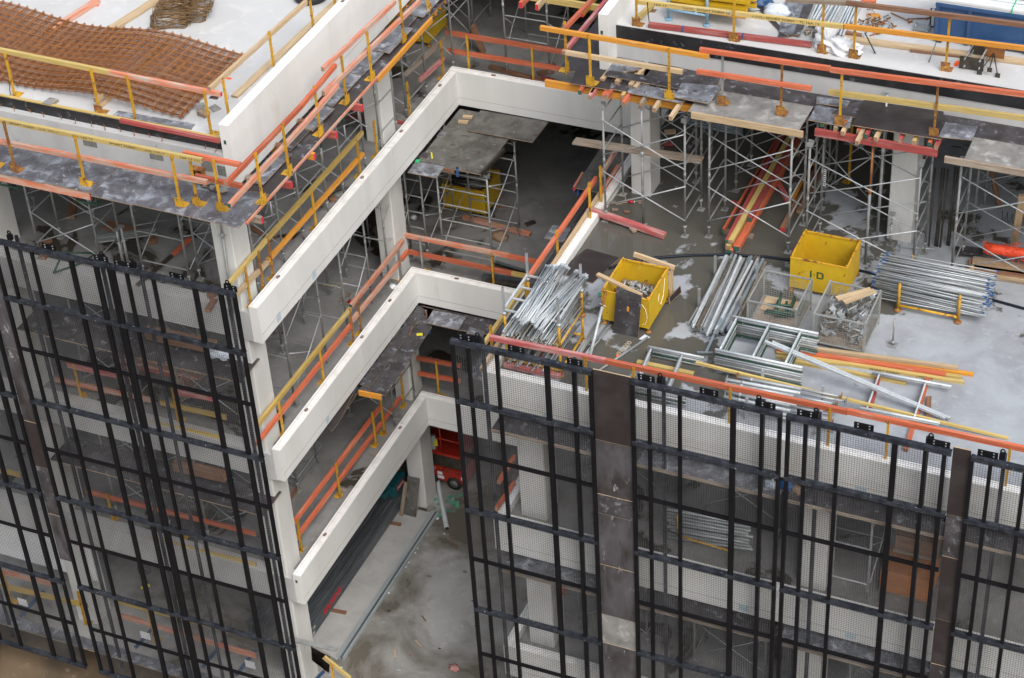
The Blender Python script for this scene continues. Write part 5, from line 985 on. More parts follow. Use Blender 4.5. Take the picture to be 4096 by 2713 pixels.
ply([P(B3(1085, 500), D3 + .22), P(B3(1168, 412), D3 + .40), P(B3(1175, 460), D3 + .22), P(B3(1090, 540), D3 + .02)], .018, 'formply_clean', 'small dark plywood piece leaning on the right side of the left yellow bin', 'plywood_offcut')
for i, pl_ in enumerate((((600, 300), (625, 260), (560, 420)), ((905, 560), (935, 610), (920, 690)))):
    pass
# swirl paint marks on the left bin
for fn_pts in ([(1020, 470), (1015, 520), (1030, 545), (1050, 480), (1055, 420), (1058, 365)],): 
    q = [PX(B3(*a), 7.402) for a in fn_pts]; mb = MB(); mb.tube(q, .008, 4); mb.build('paint_swirl', 'white_paint', b1, origin=wloc(b1))
q = [PY(B3(*a), 1.978) for a in ((900, 545), (925, 580), (938, 640), (925, 680), (905, 685))]; mb = MB(); mb.tube(q, .007, 4); mb.build('paint_swirl', 'white_paint', b1, origin=wloc(b1))
b2 = boxbin((9.50, 4.14, D3), 1.12, .95, .78, 'bin_yellow', 'right yellow steel bin marked in green, nearly empty')
for (x, z_, w_, h_) in ((.40, .42, .03, .16), (.47, .49, .02, .02), (.53, .42, .03, .16), (.56, .55, .08, .028), (.56, .42, .08, .028), (.635, .44, .03, .12)): b = MB(); b.box((x, -.004, z_), (x + w_, -.001, z_ + h_)); b.build('painted_letter', 'green_tag', b2, origin=O0)
for i, (x, y, s, m) in enumerate(((9.85, 4.55, .13, 'galv'), (10.02, 4.57, .12, 'galv'), (10.2, 4.6, .12, 'green_steel'), (9.8, 4.4, .08, 'galv_dull'), (10.3, 4.35, .1, 'galv_dull'), (10.05, 4.4, .08, 'rust'))):
    mb = MB(); mb.box((x, y, D3 + .13), (x + s, y + .012, D3 + .36)); mb.box((x, y + .0121, D3 + .13), (x + .01, y + s, D3 + .36)); mb.box((x + s - .01, y + .0121, D3 + .13), (x + s, y + s, D3 + .36)); mb.box((x - .03, y + .02, D3 + .115), (x + s + .03, y + s + .03, D3 + .129)); mb.build('fork_clamp', m, None, f'U-shaped steel fork head lying in the right yellow bin, {ordn(i, 6)} counted', 'fork head')
MB().prism([(9.52, 4.17, D3 + .135), (10.6, 4.17, D3 + .12), (10.6, 5.07, D3 + .14), (9.52, 5.07, D3 + .125)], .01).build('dirt', 'dirt', None, 'brown dirt on the floor of the right yellow bin', 'dirt', kind='stuff')
# cages
cg = mesh_cage((9.13, 2.66, D3), .93, 1.02, .72, 'half-empty wire mesh cage holding green frames')
for i in range(6):
    x, y = 9.3 + J(0, .3), 2.8 + J(0, .3); mb = MB(); a = Vector((x, y, D3 + .17 + i * .045)); mb.tube([a, a + Vector((.45, .12 + J(-.1, .1), .02)), a + Vector((.42, .45 + J(-.1, .1), .03))], .024, 6); mb.tube([a + Vector((.2, .05, 0)), a + Vector((.15, .4, .02))], .024, 6); mb.build('green_frame_piece', 'green_steel', None, 'dark green tube frame piece inside the half-empty mesh cage', 'scaffold piece', 'green pieces in the mesh cage')
mb = MB(); mb.box((9.2, 3.2, D3 + .14), (9.95, 3.63, D3 + .16)); mb.build('plywood_sheet', 'raw_timber', None, 'tan plywood piece inside the half-empty mesh cage', 'plywood')
cg = mesh_cage((10.42, 2.62, D3), .97, 1.06, .76, 'full wire mesh cage of jack bases with two tan planks on top')
for k in range(95):
    x, y = 10.5 + J(0, .8), 2.72 + J(0, .85); z_ = D3 + .16 + (k / 95) * .60; a = J(0, 6.28) if k < 60 else J(.9, 1.9); p = Vector((x, y, z_)); d = Vector((math.cos(a), math.sin(a), J(-.15, .15))) * .24; q = p + d
    q.x = min(max(q.x, 10.46), 11.35); q.y = min(max(q.y, 2.66), 3.64); b = MB(); b.tube([p, q], .019, 7); n_ = d.normalized(); s1 = n_.orthogonal().normalized() * .048; s2 = n_.cross(s1.normalized()) * .048
    b.prism([p + s1 + s2, p - s1 + s2, p - s1 - s2, p + s1 - s2], .008, up=n_); b.build('screw_jack', random.choice(['galv', 'galv_bright', 'galv', 'galv_dull', 'coupler']), None, 'screw jack with a square foot plate in the full mesh cage', 'jack', 'jack bases heaped in the full mesh cage')
for i, (a, b_) in enumerate((((475, 505), (715, 440)), ((525, 530), (740, 450)))): timber(P(B4(*a), D3 + .88 + i * .01), P(B4(*b_), D3 + .90 + i * .01), .12, .03, 'raw_timber', f'short tan plank on top of the full mesh cage, {"back" if i == 0 else "front"} one', name='timber_plank')
# brace stack in yellow stillage
q0, q1 = P(B4(900, 585), D3), P(B4(1312, 675), D3); sx = q1.x - q0.x
t = thing('stillage', 'yellow steel stillage holding the wide stack of blue-ended braces', 'stillage', q0); 
for x, y in ((0, 0), (sx, 0), (0, .98), (sx, .98)):
    b = MB(); b.tube([(x, y, .02), (x, y, .64)], .030, 8); b.build('post', 'yellow_steel', t, origin=O0); b = MB(); b.tube([(x, y, 0), (x, y, .02), (x, y, .05)], [.075, .075, .03], 12); b.build('foot', 'rusty_yellow', t, origin=O0)
for a, b_ in (((0, 0, .12), (sx, 0, .12)), ((0, .98, .12), (sx, .98, .12)), ((0, 0, .12), (0, .98, .12)), ((sx, 0, .12), (sx, .98, .12))): b = MB(); b.tube([a, b_], .026, 8); b.build('rail', 'yellow_steel', t, origin=O0)
for k in range(126):
    i, j = k % 14, k // 14; y = q0.y + .07 + i * .064 + J(-.02, .02); z_ = D3 + .17 + j * .060 + J(-.012, .012); sk = J(-.06, .06); xa, xb = q0.x - .48 + J(-.06, .06), q1.x + .42 + J(-.06, .06)
    p, q = Vector((xa, y - sk, z_)), Vector((xb, y + sk, z_ + J(-.01, .01))); b = MB(); d = (q - p).normalized(); b.tube([p, q], .0125, 6); b.bar(p - d * .05, p + d * .02, .034, .008, mi=1); b.bar(q + d * .05, q - d * .02, .034, .008, mi=1)
    b.build('scaffold_brace', ['galv' if k % 3 else 'galv_bright', 'blue_clip' if k % 2 else 'galv'], None, 'galvanised brace with flattened ends in the wide yellow stillage', 'brace', 'braces stacked in the wide yellow stillage')
# standing jack on base plate
p = P(B4(865, 828), D3); t = thing('screw_jack', 'single rusty screw jack standing on its square foot on the open right deck', 'jack', p); b = MB(); b.box((-.09, -.09, 0), (.09, .09, .012)); b.build('foot_plate', 'galv_dull', t, origin=O0, ); b = MB(); b.tube([(0, 0, .012), (0, 0, .62)], .019, 8); b.build('screw', 'galv_dull', t, origin=O0); b = MB(); b.box((-.08, -.012, .07), (.08, .012, .09)); b.tube([(0, 0, .05), (0, 0, .11)], .035, 8); b.build('wing_nut', 'galv_dull', t, origin=O0)
# left stillage pair with braces
fx0, fx1, fy0, fy1 = 5.22, 6.30, .23, 1.35
zt = PX(u2(990, 205), 6.30).z; zc = PX(u2(1010, 590), 6.30).z; zm = PX(u2(1015, 960), 6.30).z
for lvl, (za, zb) in enumerate(((D3, zm), (zm, zc))):
    t = thing('stillage', f'yellow steel stillage by the left parapet, {"lower" if lvl == 0 else "upper"} one of the stacked pair', 'stillage', (fx0, fy0, za)); sx, sy, h = fx1 - fx0, fy1 - fy0, zb - za
    for x, y in ((0, 0), (sx, 0), (0, sy), (sx, sy)):
        b = MB(); b.tube([(x, y, .02), (x, y, h - .001)], .028, 8); b.build('post', 'yellow_steel', t, origin=O0); b = MB(); b.tube([(x, y, .002), (x, y, .02), (x, y, .05)], [.07, .07, .03], 12); b.build('foot', 'rusty_yellow', t, origin=O0)
    for a, b_ in (((0, 0, .13), (sx, 0, .13)), ((0, sy, .13), (sx, sy, .13)), ((0, 0, .13), (0, sy, .13)), ((sx, 0, .13), (sx, sy, .13)), ((0, .0, .05), (sx, .0, .05))): b = MB(); b.tube([a, b_], .024, 8); b.build('rail', 'yellow_steel', t, origin=O0)
t = thing('stillage', 'galvanised steel rack standing on top of the stacked yellow stillages', 'stillage', (fx0, fy0, zc)); h = zt - zc
for x, y in ((0, 0), (sx, 0), (0, sy), (sx, sy)):
    b = MB(); b.box((x - .02, y - .02, .02), (x + .02, y + .02, h)); b.box((x - .013, y - .013, h), (x + .013, y + .013, h + .001), 1); b.build('post', ['galv', 'ink'], t, origin=O0); b = MB(); b.tube([(x, y, .0), (x, y, .05)], .045, 12); b.build('cup', 'galv', t, origin=O0)
for a, b_ in (((.0, -.0, .12), (.0, sy, .12)), ((sx, 0, .12), (sx, sy, .12))): b = MB(); b.bar((a[0], a[1] + .021, a[2]), (b_[0], b_[1] - .021, b_[2]), .04, .04); b.build('side_rail', 'galv_bright', t, origin=O0)
for y in (.0, sy * .33, sy * .66, sy): b = MB(); b.bar((.021, y, .10), (sx - .021, y, .10), .04, .025); b.build('cross_bar', 'galv_bright', t, origin=O0)
def lerp(L__, f):
    n = len(L__) - 1; k = min(int(f * n), n - 1); u = f * n - k; return (L__[k][0] * (1 - u) + L__[k + 1][0] * u, L__[k][1] * (1 - u) + L__[k + 1][1] * u)
pl_ = []
for k in range(64):
    f = (k + J(-.5, .5)) / 64; f = min(max(f, 0), 1); f2 = min(max(f * .9 + .05 + J(-.22, .22), 0), 1); z_ = zc + .17 + J(0, .16)
    a, b = lerp([(40, 960), (140, 1080), (250, 1040), (330, 1110), (430, 1180)], f), lerp([(505, 215), (620, 230), (730, 200), (880, 270), (1040, 350), (1095, 380)], f2)
    pl_.append((P(u2(a[0] + J(-25, 25), a[1] + J(-20, 30)), z_), P(u2(b[0] + J(-25, 25), b[1] + J(-10, 30)), z_ + J(-.03, .05))))
pl_.append((P(u2(0, 990), zc + .32), P(u2(240, 720), zc + .30)))
tubes(pl_, .0105, ['galv_bright', 'blue_galv', 'galv', 'galv_bright'], 'scaffold_brace', 'pale flat-ended brace fanned out on top of the stacked stillages', 'brace', 'pale braces fanned on the stacked stillages', flat=True)
pl_ = []
for k in range(66):
    f = (k % 22) / 21; z_ = zm + .16 + (k // 22) * .085 + J(-.01, .01); x = 5.27 + f * .98 + J(-.02, .02); sk = J(-.03, .03)
    pl_.append(((x - sk, -.02 + J(-.05, .12), z_), (x + sk + .05, 1.72 + J(-.1, .12), z_)))
tubes(pl_, .0135, ['galv_dull', 'galv', 'blue_galv', 'galv_dull', 'coupler'], 'scaffold_tube', 'dull steel tube in the lower bundle of the stacked stillages', 'tube', 'dull tubes in the stacked stillages')
pl_ = [((5.3 + i * .06 + J(-.02, .02), -.0 + J(-.05, .1), D3 + .17 + (i % 3) * .05), (5.34 + i * .06, 1.5 + J(-.1, .1), D3 + .17 + (i % 3) * .05)) for i in range(15)]
tubes(pl_, .0155, ['galv_dull', 'galv'], 'scaffold_tube', 'dull steel tube in the bottom tier of the stacked stillages', 'tube', 'dull tubes in the bottom stillage')
pl_ = [(P(u2(a, b), D3 + .03 + .02 * (i % 3)), P(u2(c, d), D3 + .03 + .02 * (i % 3))) for i, (a, b, c, d) in enumerate(((960, 1480, 1330, 910), (980, 1500, 1335, 960), (1000, 1500, 1340, 1000), (930, 1500, 1300, 950), (1060, 1520, 1410, 1060), (1080, 1530, 1445, 1100), (850, 1620, 1310, 1040)))]
tubes(pl_, .016, ['blue_galv', 'galv_dull'], 'scaffold_tube', 'long loose tube on the wet deck left of the coupler bin', 'tube', 'loose tubes left of the coupler bin')
p, q = P(u2(1135, 1530), D3 + .03), PY(u2(1365, 600), 1.94); t = MB(); t.tube([p, p * .25 + q * .75], .030, 8); t.tube([p * .25 + q * .75, q], .022, 8, 1); c = p * .22 + q * .78; t.tube([c + Vector((-.06, 0, .02)), c + Vector((.06, 0, -.02))], .012, 6); t.build('steel_prop', ['galv_bright', 'rust'], None, 'long pale steel prop leaning on the near corner of the left yellow bin', 'prop')
p, q = P(u2(1970, 1280), D3 + .03), P(B3(600, 1005), D3 + .03); t = MB(); t.tube([p, q], .024, 8); t.build('scaffold_tube', 'galv_dull', None, 'dirty steel tube lying diagonally right of the chalk writing', 'tube')
flat([(1840, 1300), (1930, 1230), (2010, 1275), (1920, 1325)], u2, D3 + .004, 'film', 'sheet of white paper on the wet deck', 'paper_sheet', .002, 'paper')
flat([(1245, 620), (1310, 620), (1315, 660), (1250, 685)], u2, D3 + .02, 'glass_shard', 'crumpled clear plastic scrap on the wet deck', 'plastic_scrap', .015, 'scrap')
# chalk writing (9)-2000, running back from the rail
pc, pd = P(u2(1530, 1540), D3 + .004), P(u2(1715, 1340), D3 + .004)
mt = onb(pc, pd, (0, 0, 1)); lettering('(9)-2000', .16, mt, 'chalk', None, 'chalk_writing', .0008, 1.0); o = bpy.data.objects['chalk_writing']; s_ = (pd - pc).length / o.dimensions.x; o.data.transform(Matrix.Diagonal((s_, s_, 1, 1))); tag(o, 'yellow chalk writing on the wet deck reading 9 and 2000', 'writing')
c = P(B3(735, 905), D3 + .003); mb = MB(); mb.prism([c + Vector((math.cos(k * .7) * .05 * J(.6, 1.2), math.sin(k * .7) * .07, 0)) for k in range(9)], .002); mb.build('spray_mark', 'orange_spray', None, 'small orange spray mark beside the chalk writing', 'paint mark')
flat([(1715, 295), (2125, 410), (1790, 725), (1330, 590)], z7, D3 + .03, 'formply_clean', 'large clean brown plywood sheet lying flat on the right deck by the parapet', 'plywood_sheet')
# steel channels bundle
pl_ = []
for k in range(34):
    f = k / 33; a, b = lerp([(1235, 695), (1300, 740), (1370, 735), (1440, 740), (1510, 730)], f), lerp([(1480, 225), (1540, 205), (1600, 225), (1690, 210), (1760, 235)], f); z_ = D3 + .05 + (k % 4) * .045
    pl_.append((P(B3(a[0] + J(-12, 12), a[1] + J(-40, 25)), z_), P(B3(b[0] + J(-15, 10), b[1] + J(-15, 40)), z_)))
for i, (p, q) in enumerate(pl_):
    b = MB(); b.bar(p, q, .042, .05); b.build('steel_section', random.choice(['blue_galv', 'galv', 'galv_bright', 'galv_dull', 'blue_galv', 'coupler']), None, 'long grey steel section in the bundle on the right deck', 'steel section', 'steel sections bundled on the right deck')
for i, (a, b_) in enumerate(((B3(1410, 210), .5), (B3(1298, 435), .5), (B3(1590, 490), .45), (B3(1700, 265), .45))):
    p = P(a, D3 + b_); b = MB(); b.box((p.x - .022, p.y - .022, D3), (p.x + .022, p.y + .022, p.z)); b.build('rack_post', 'galv_dull', None, f'square rack post beside the bundle of steel sections, {("back left", "front left", "front right", "back right")[i]}', 'post')
p, q = P(B3(1345, 880), D3 + .03), P(B3(1452, 640), D3 + .25); t = MB(); t.bar(p, q, .05, .012); t.bar(P(B3(1283, 878), D3 + .03), P(B3(1392, 880), D3 + .03), .04, .03); t.build('steel_T_bar', 'blue_galv', None, 'pale green T-shaped steel bar leaning on the bundle of steel sections', 'steel bar').name = 'steel_bar'
# ladder frame stacks
def frame_stack(pa, pb, pc_, fn, n, dz, z0, crossf, label, group, r=.024):
    zt_ = z0 + n * dz
    A, B, C_ = P(fn(*pa), zt_), P(fn(*pb), zt_), P(fn(*pc_), zt_); ux = (B - A); uy = (C_ - A)
    for i in range(n):
        o_ = Vector((J(-.03, .03), J(-.012, .012), -i * dz)); b = MB(); m = 'galv_bright' if i == 0 else random.choice(['galv_dull', 'galv', 'galv_dull', 'green_steel', 'galv'])
        t = thing('scaffold_ladder', label, 'scaffold frame', A + o_, group)
        b.tube([O0, ux], r, 8); b.build('chord', m, t, origin=O0); b = MB(); b.tube([uy, uy + ux], r, 8); b.build('chord', m, t, origin=O0)
        for f in crossf: b = MB(); c_ = ux * f; b.tube([c_ + uy * .03, c_ + uy * .10 + Vector((0, 0, .004)), c_ + uy * .90 + Vector((0, 0, .004)), c_ + uy * .97], r * .8, 7); b.build('rung', m if i else 'galv_bright', t, origin=O0)
        for f in (.12, .88): b = MB(); c_ = ux * f; b.tube([c_, c_ + Vector((0, -.035, .012))], .008, 5); b.build('brace_pin', 'galv', t, origin=O0)
frame_stack((565, 205), (1640, 425), (345, 620), u1, 10, .052, D3 + .08, (.05, .43, .80), 'ladder frame in the big stack on the right deck', 'ladder frames in the big stack')
frame_stack((940, 835), (1325, 912), (820, 1105), B3, 5, .050, D3 + .02, (.06, .62), 'ladder frame in the small stack by the short yellow timber', 'ladder frames in the small left stack')
frame_stack((722, 1010), (1268, 1112), (632, 1258), B4, 2, .05, D3 + .08, (.09, .68), 'ladder frame in the low stack at the right of the deck', 'ladder frames in the low right stack')
# props lying in front of the big stack
pr_list = [((625, 965), (1930, 1215)), ((495, 1000), (1990, 1275)), ((490, 1045), (1850, 1305)), ((620, 1110), (1870, 1330)), ((480, 1150), (1790, 1440)), ((470, 1215), (1800, 1500)), ((470, 1310), (1820, 1545)), ((600, 1180), (1850, 1400)), ((480, 1340), (1850, 1600))]
for i, (a, b) in enumerate(pr_list):
    z_ = D3 + .42 - .035 * i; p, q = P(u1(*a), z_), P(u1(*b), z_); t = thing('steel_prop', f'steel prop lying along the rail before the big frame stack, {ordn(i, 9)} from the back', 'prop', p); u = q - p; d = u.normalized()
    b_ = MB(); b_.tube([O0, u * .62], .030, 8); b_.build('outer_tube', 'galv_bright' if i % 2 else 'galv', t, origin=O0); b_ = MB(); b_.tube([u * .6, u], .024, 8); b_.tube([u * .12, u * .15], .038, 8); b_.build('inner_tube', 'galv', t, origin=O0)
    for e in (O0, u): b_ = MB(); s1 = Vector((0, .065, 0)); s2 = Vector((0, 0, .065)); b_.prism([e + s1 + s2, e - s1 + s2, e - s1 - s2, e + s1 - s2], .008, up=Vector((1, 0, 0))); b_.build('end_plate', 'galv_dull' if i % 3 else 'rust', t, origin=O0)
for i, (x, y, h) in enumerate(((945, 885, .55), (1700, 1075, .55), (745, 1228, .5), (1680, 1385, .5))):
    p = P(u1(x, y), D3 + h); b = MB(); b.box((p.x - .022, p.y - .022, D3), (p.x + .022, p.y + .022, p.z)); b.build('rack_post', 'galv', None, f'square rack post holding the lying props, {("back left", "back right", "front left", "front right")[i]}', 'post')
# timbers right of the stack
T = [((0, 800), (1320, 975), .14, .09, 'raw_timber', 'long tan raw timber, top of the pile behind the frame stack'), ((100, 830), (1425, 1022), .06, .09, 'amber_timber', 'amber timber showing its bright end in the pile behind the frame stack'), ((60, 845), (1235, 1020), .10, .14, 'orange_timber', 'wide orange timber in the pile behind the frame stack'), ((60, 900), (1345, 1040), .05, .09, 'lvl_yellow', 'yellow timber end beside the orange one in the pile'), ((60, 870), (1362, 1078), .06, .14, 'lvl_yellow', 'yellow timber with black print at the front of the pile'), ((100, 915), (962, 1082), .06, .09, 'lvl_yellow', 'short plain yellow timber at the front of the pile')]
for i, (a, b, dz, h, m, l) in enumerate(T):
    a = (a[0], a[1]); p, q = P(B4(*a), D3 + dz), P(B4(*b), D3 + dz); o = timber(p, q, .10 if i == 2 else .075, .075, m, l, top=True, e2='amber_timber' if i == 1 else None)
    if i == 4: rail_text(o, .075, .075, [(.75, '<-LVL- 16A 13'), (1.75, 'SMART FORM'), (2.6, '17C-96E')], size=.06)
for i, (a, b) in enumerate((((-20, 795), (1235, 1330)), ((30, 800), (1265, 1330)))): timber(P(B4(*a), D3 + .62 - .0 * i), P(B4(*b), D3 + .10), .05, .05, 'galv_bright', f'long bright aluminium bar sloping down off the frame stack, {"front" if i == 0 else "back"} one', 'metal bar', 'metal_bar', top=True, ends='ink')
timber(P(B4(1118, 1180), D3 + .06), P(B4(1105, 1390), D3 + .06), .09, .06, 'brown_timber', 'short brown timber under the low frame stack', top=True)
timber(P(B4(1110, 1050), D3 + .08), P(B4(955, 1545), D3 + .08), .08, .08, 'orange_timber', 'orange timber bearer poking out towards the rail under the low frame stack', top=True, ends='brown_timber')
timber(P(B4(765, 1050), D3 + .08), P(B4(705, 1260), D3 + .08), .08, .08, 'red_timber', 'red timber bearer under the left of the low frame stack', top=True)
timber(P(B3(868, 935), D3 + .08), P(B3(1262, 1020), D3 + .08), .09, .08, 'lvl_yellow', 'short thick yellow timber under the small frame stack', top=True)
timber(P(z5(950, 380), D3 + .12), P(z5(880, 640), D3 + .12), .09, .04, 'orange_timber', 'orange plank end on the deck behind the top of the left corner screen', top=True)
timber(P(z5(430, 555), D3 + .09), P(z5(1250, 730), D3 + .09), .10, .08, 'worn_red', 'dark red timber on the deck behind the left corner screen', top=True)
timber(P(z5(700, 600), D3 + .05), P(z5(1300, 720), D3 + .05), .07, .05, 'red_timber', 'second dark red timber on the deck behind the left corner screen', top=True)
# leaning bundle of coloured timbers lying front to back
L6 = [((22, 1300), (690, 20), .34, .09, .09, 'red_timber'), ((-20, 1180), (640, 60), .24, .04, .10, 'orange_timber'), ((60, 1300), (760, 60), .36, .10, .08, 'lvl_yellow'), ((30, 1360), (790, 90), .26, .10, .08, 'yellow_timber'), ((262, 1055), (800, 100), .33, .09, .10, 'red_timber'), ((120, 1370), (850, 120), .24, .14, .10, 'orange_timber'), ((40, 1405), (800, 130), .17, .14, .08, 'orange_timber')]
NM = ('red timber, upper left of', 'thin orange timber at the left side of', 'tan timber on top of', 'lower tan timber of', 'short red timber on the right of', 'wide orange timber at the right side of', 'lowest orange timber of')
for i, (a, b, z_, w_, h, m) in enumerate(L6):
    p = P(w5(*a), D3 + z_); q = P(w5(*b), D3 + z_ - .1); timber(p, q, w_, h, m, NM[i] + ' the big coloured bundle lying front to back', top=True, ends='end_raw' if m in ('lvl_yellow', 'yellow_timber') else ('end_green'))
for i, y in enumerate((5.6, 8.8)): timber((7.7, y, D3 + .04), (8.3, y, D3 + .04), .09, .07, 'grey_timber', f'timber packer under the big coloured bundle, {"near" if i == 0 else "far"} one', name='timber_block')
for i, (a, b, m) in enumerate((((620, 1170), (970, 500), 'brown_timber'), ((740, 850), (960, 470), 'amber_timber'), ((800, 980), (1050, 560), 'brown_timber'), ((560, 640), (690, 880), 'worn_red'))): timber(P(w5(*a), D3 + .1), P(w5(*b), D3 + .1), .11, .08, m, f'loose timber on the floor in the second bay, {("brown with a red end", "amber one", "thin brown one at right", "pink one pointing the other way")[i]}', top=True, ends='end_red' if i == 0 else None)
timber(P(w4(340, 995), D3 + .22), P(w4(1150, 1275), D3 + .12), .13, .10, 'worn_red', 'thick dark pink timber lying slantwise beside the parapet on the right deck', top=True)
timber(P(w4(770, 1210), D3 + .05), P(w4(810, 1250), D3 + .05), .1, .05, 'grey_timber', 'small packer under the dark pink timber', name='timber_block')
pp, qq = PY(w4(130, 225), 5.55), PY(w4(1565, 440), 5.55); timber(pp, qq, .23, .04, 'grey_timber', 'long scaffold plank resting across the shoring in front of the left pale column', name='scaffold_plank', top=True)
# floor scraps on the right deck
for i, (x, y, s, m) in enumerate(((1205, 160, .12, 'raw_timber'), (1185, 290, .10, 'red_timber'), (722, 1045, .06, 'brown_timber'), (590, 1022, .06, 'grey_timber'), (560, 945, .07, 'grey_timber'), (880, 945, .05, 'grey_timber'))):
    p = P(w4(x, y), D3); a = J(0, 1); mb = MB(); mb.bar(p + Vector((-math.cos(a) * s, -math.sin(a) * s, .02 + s * .3)), p + Vector((math.cos(a) * s, math.sin(a) * s, .02 + s * .3)), s * .9, s * .6); mb.build('timber_scrap', m, None, f'timber scrap on the wet floor behind the first tower, {("tan block at the back", "red block at the back", "brown square", "grey stick", "grey chip by the parapet", "grey chip in the middle")[i]}', 'scrap')
for i, (x, y) in enumerate(((738, 916), (1890, 920))):
    p = P(w4(x, y), D3 + .03); b = MB(); b.tube([p, p + Vector((.11, .03, 0))], .032, 10); b.tube([p + Vector((.11, .03, 0)), p + Vector((.125, .034, 0))], [.03, .02], 10, 1); b.build('drink_can', ['can_red', 'galv_bright'], None, f'red drink can on the wet floor, {"near the parapet" if i == 0 else "left of the big coloured bundle"}', 'can')
c = P(w4(630, 890), D3 + .01); mb = MB(); mb.tube([c + Vector((math.cos(k * .45) * .14, math.sin(k * .45) * .18, 0)) for k in range(14)] + [c + Vector((.5, .12, 0))], .008, 5); mb.build('rope', 'chalk', None, 'looped tan rope on the wet floor near the parapet', 'rope')
hp = [P(z7(1990, 545), D3 + .03), P(z7(2120, 500), D3 + .03), P(B3(740, 265), D3 + .03), P(B3(850, 240), D3 + .03), P(B3(1000, 220), D3 + .03), P(B3(1250, 203), D3 + .03), P(B3(1500, 200), D3 + .03), P(B3(1770, 215), D3 + .03), P(B4(150, 236), D3 + .03), P(B4(400, 270), D3 + .03), P(B4(640, 310), D3 + .03), P(B4(800, 345), D3 + .03), P(B4(1100, 420), D3 + .03), P(B4(1540, 508), D3 + .03), P(B4(1800, 580), D3 + .03), P(B4(2050, 660), D3 + .03)]
mb = MB(); mb.tube(hp, .027, 8); mb.build('hose', 'black_pipe', None, 'long black hose snaking across the right deck behind the bins', 'hose')
# right: plank pile, net, tubes
for k in range(16):
    i, j = k % 4, k // 4; p = P(B4(1372 + j * 18 + J(-15, 15), 265 - j * 12 + i * 18), D3 + .03 + j * .035); timber(p, p + Vector((3.2, .25 + J(-.05, .05), 0)), .2, .032, random.choice(['brown_timber', 'raw_timber', 'brown_timber', 'grey_timber']), 'brown plank in the pile at the right edge of the right deck', name='timber_plank', group='planks piled at the right edge', top=True)
rr = random.Random(4); mb = MB()
for k in range(260):
    x = rr.uniform(0, 2.6); r = .13 * (1 - .3 * abs(rr.gauss(0, .5))); a = rr.uniform(0, 6.28); c = P(B4(1500, 150), D3 + .35) + Vector((x, .12 * x * .6, 0)); p = c + Vector((0, math.cos(a) * r * 1.6, math.sin(a) * r)); mb.tube([p, p + Vector((rr.uniform(-.08, .08), rr.uniform(-.08, .08), rr.uniform(-.06, .06)))], .008, 4, cap=False)
c = P(B4(1500, 150), D3 + .35); mb.tube([c + Vector((x_ * .26, x_ * .019, 0)) for x_ in range(11)], .105, 8); mb.build('orange_netting', 'orange_net', None, 'bright orange plastic barrier netting rolled on the plank pile', 'netting')
for i, (a, b) in enumerate((((1290, 150), (1480, 210)), ((1300, 185), (1490, 190)), ((1350, 150), (1500, 170)))): timber(P(B4(*a), D3 + .08 + i * .04), P(B4(*b), D3 + .08 + i * .04), .12, .02, 'formply', f'dark plywood strip left of the orange netting, {ordn(i, 3)} from the floor', 'plywood', 'plywood_strip')
timber(P(w6(1535, 1250), D3), PX(w6(1620, 760), P(w6(1535, 1250), D3).x + .25), .14, .05, 'raw_timber', 'tan timber leaning up at the right edge of the right deck')
timber(P(w6(1390, 900), D3), PY(w6(1270, 380), P(w6(1390, 900), D3).y + .9), .10, .05, 'brown_timber', 'brown timber leaning in the shade behind the green shoring tower')
for i, (x, y) in enumerate(((670, 1280), (735, 1280), (755, 1285), (785, 1290), (855, 1270), (875, 1275))):
    p = P(w6(x, y), D3); b = MB(); b.tube([p, p + Vector((-.12 + i * .01, .55, 1.5))], .018, 6); b.build('scaffold_tube', 'dark_steel', None, 'dark steel tube leaning in the shade behind the right shoring tower', 'tube', 'tubes leaning in the shade')
p, q = P(w6(395, 1285), D3 + .03), P(w6(735, 1308), D3 + .03); b = MB(); b.tube([p, q], .02, 8); b.box((p.x - .006, p.y - .07, D3), (p.x + .006, p.y + .07, D3 + .14)); b.box((p.x + .25, p.y - .05, D3), (p.x + .26, p.y + .05, D3 + .1)); b.build('screw_jack', 'galv', None, 'screw jack lying on its side near the right pale column', 'jack')
c = P(w6(1400, 960), D3 + .1); mb = MB(); mb.tube([c + Vector((k * .012, .1 * math.cos(k * .7) + k * -.003, .1 * math.sin(k * .7))) for k in range(60)], .006, 4); mb.build('steel_spring', 'dark_steel', None, 'dark spiral of reinforcing wire on the shaded floor at the far right', 'wire coil')
c = P(w5(1070, 720), D3 + .95); mb = MB(); mb.tube([c + Vector((.03 * math.cos(k * .8), .03 * math.sin(k * .8), k * .006)) for k in range(70)], .007, 4); mb.build('spiral_tie', 'white_plastic', None, 'pale spiral strap round a prop of the second tower', 'strap')
q = P(w5(1345, 690), D3); post(q, 'yellow guardrail post standing in the shade behind the red beam', h=1.5, two=False, rz=1.2)
for i in range(5):
    a, b = w2(60, 1250 + i * 38), w2(760, 1450 + i * 22); p, q = PY(a, 9.2), PY(b, 9.2); b_ = MB(); b_.tube([p, q], .03, 6); b_.build('scaffold_tube', 'blue_galv', None, 'dark tube slung high in the shade under the upper right deck', 'tube', 'tubes slung under the upper right deck')
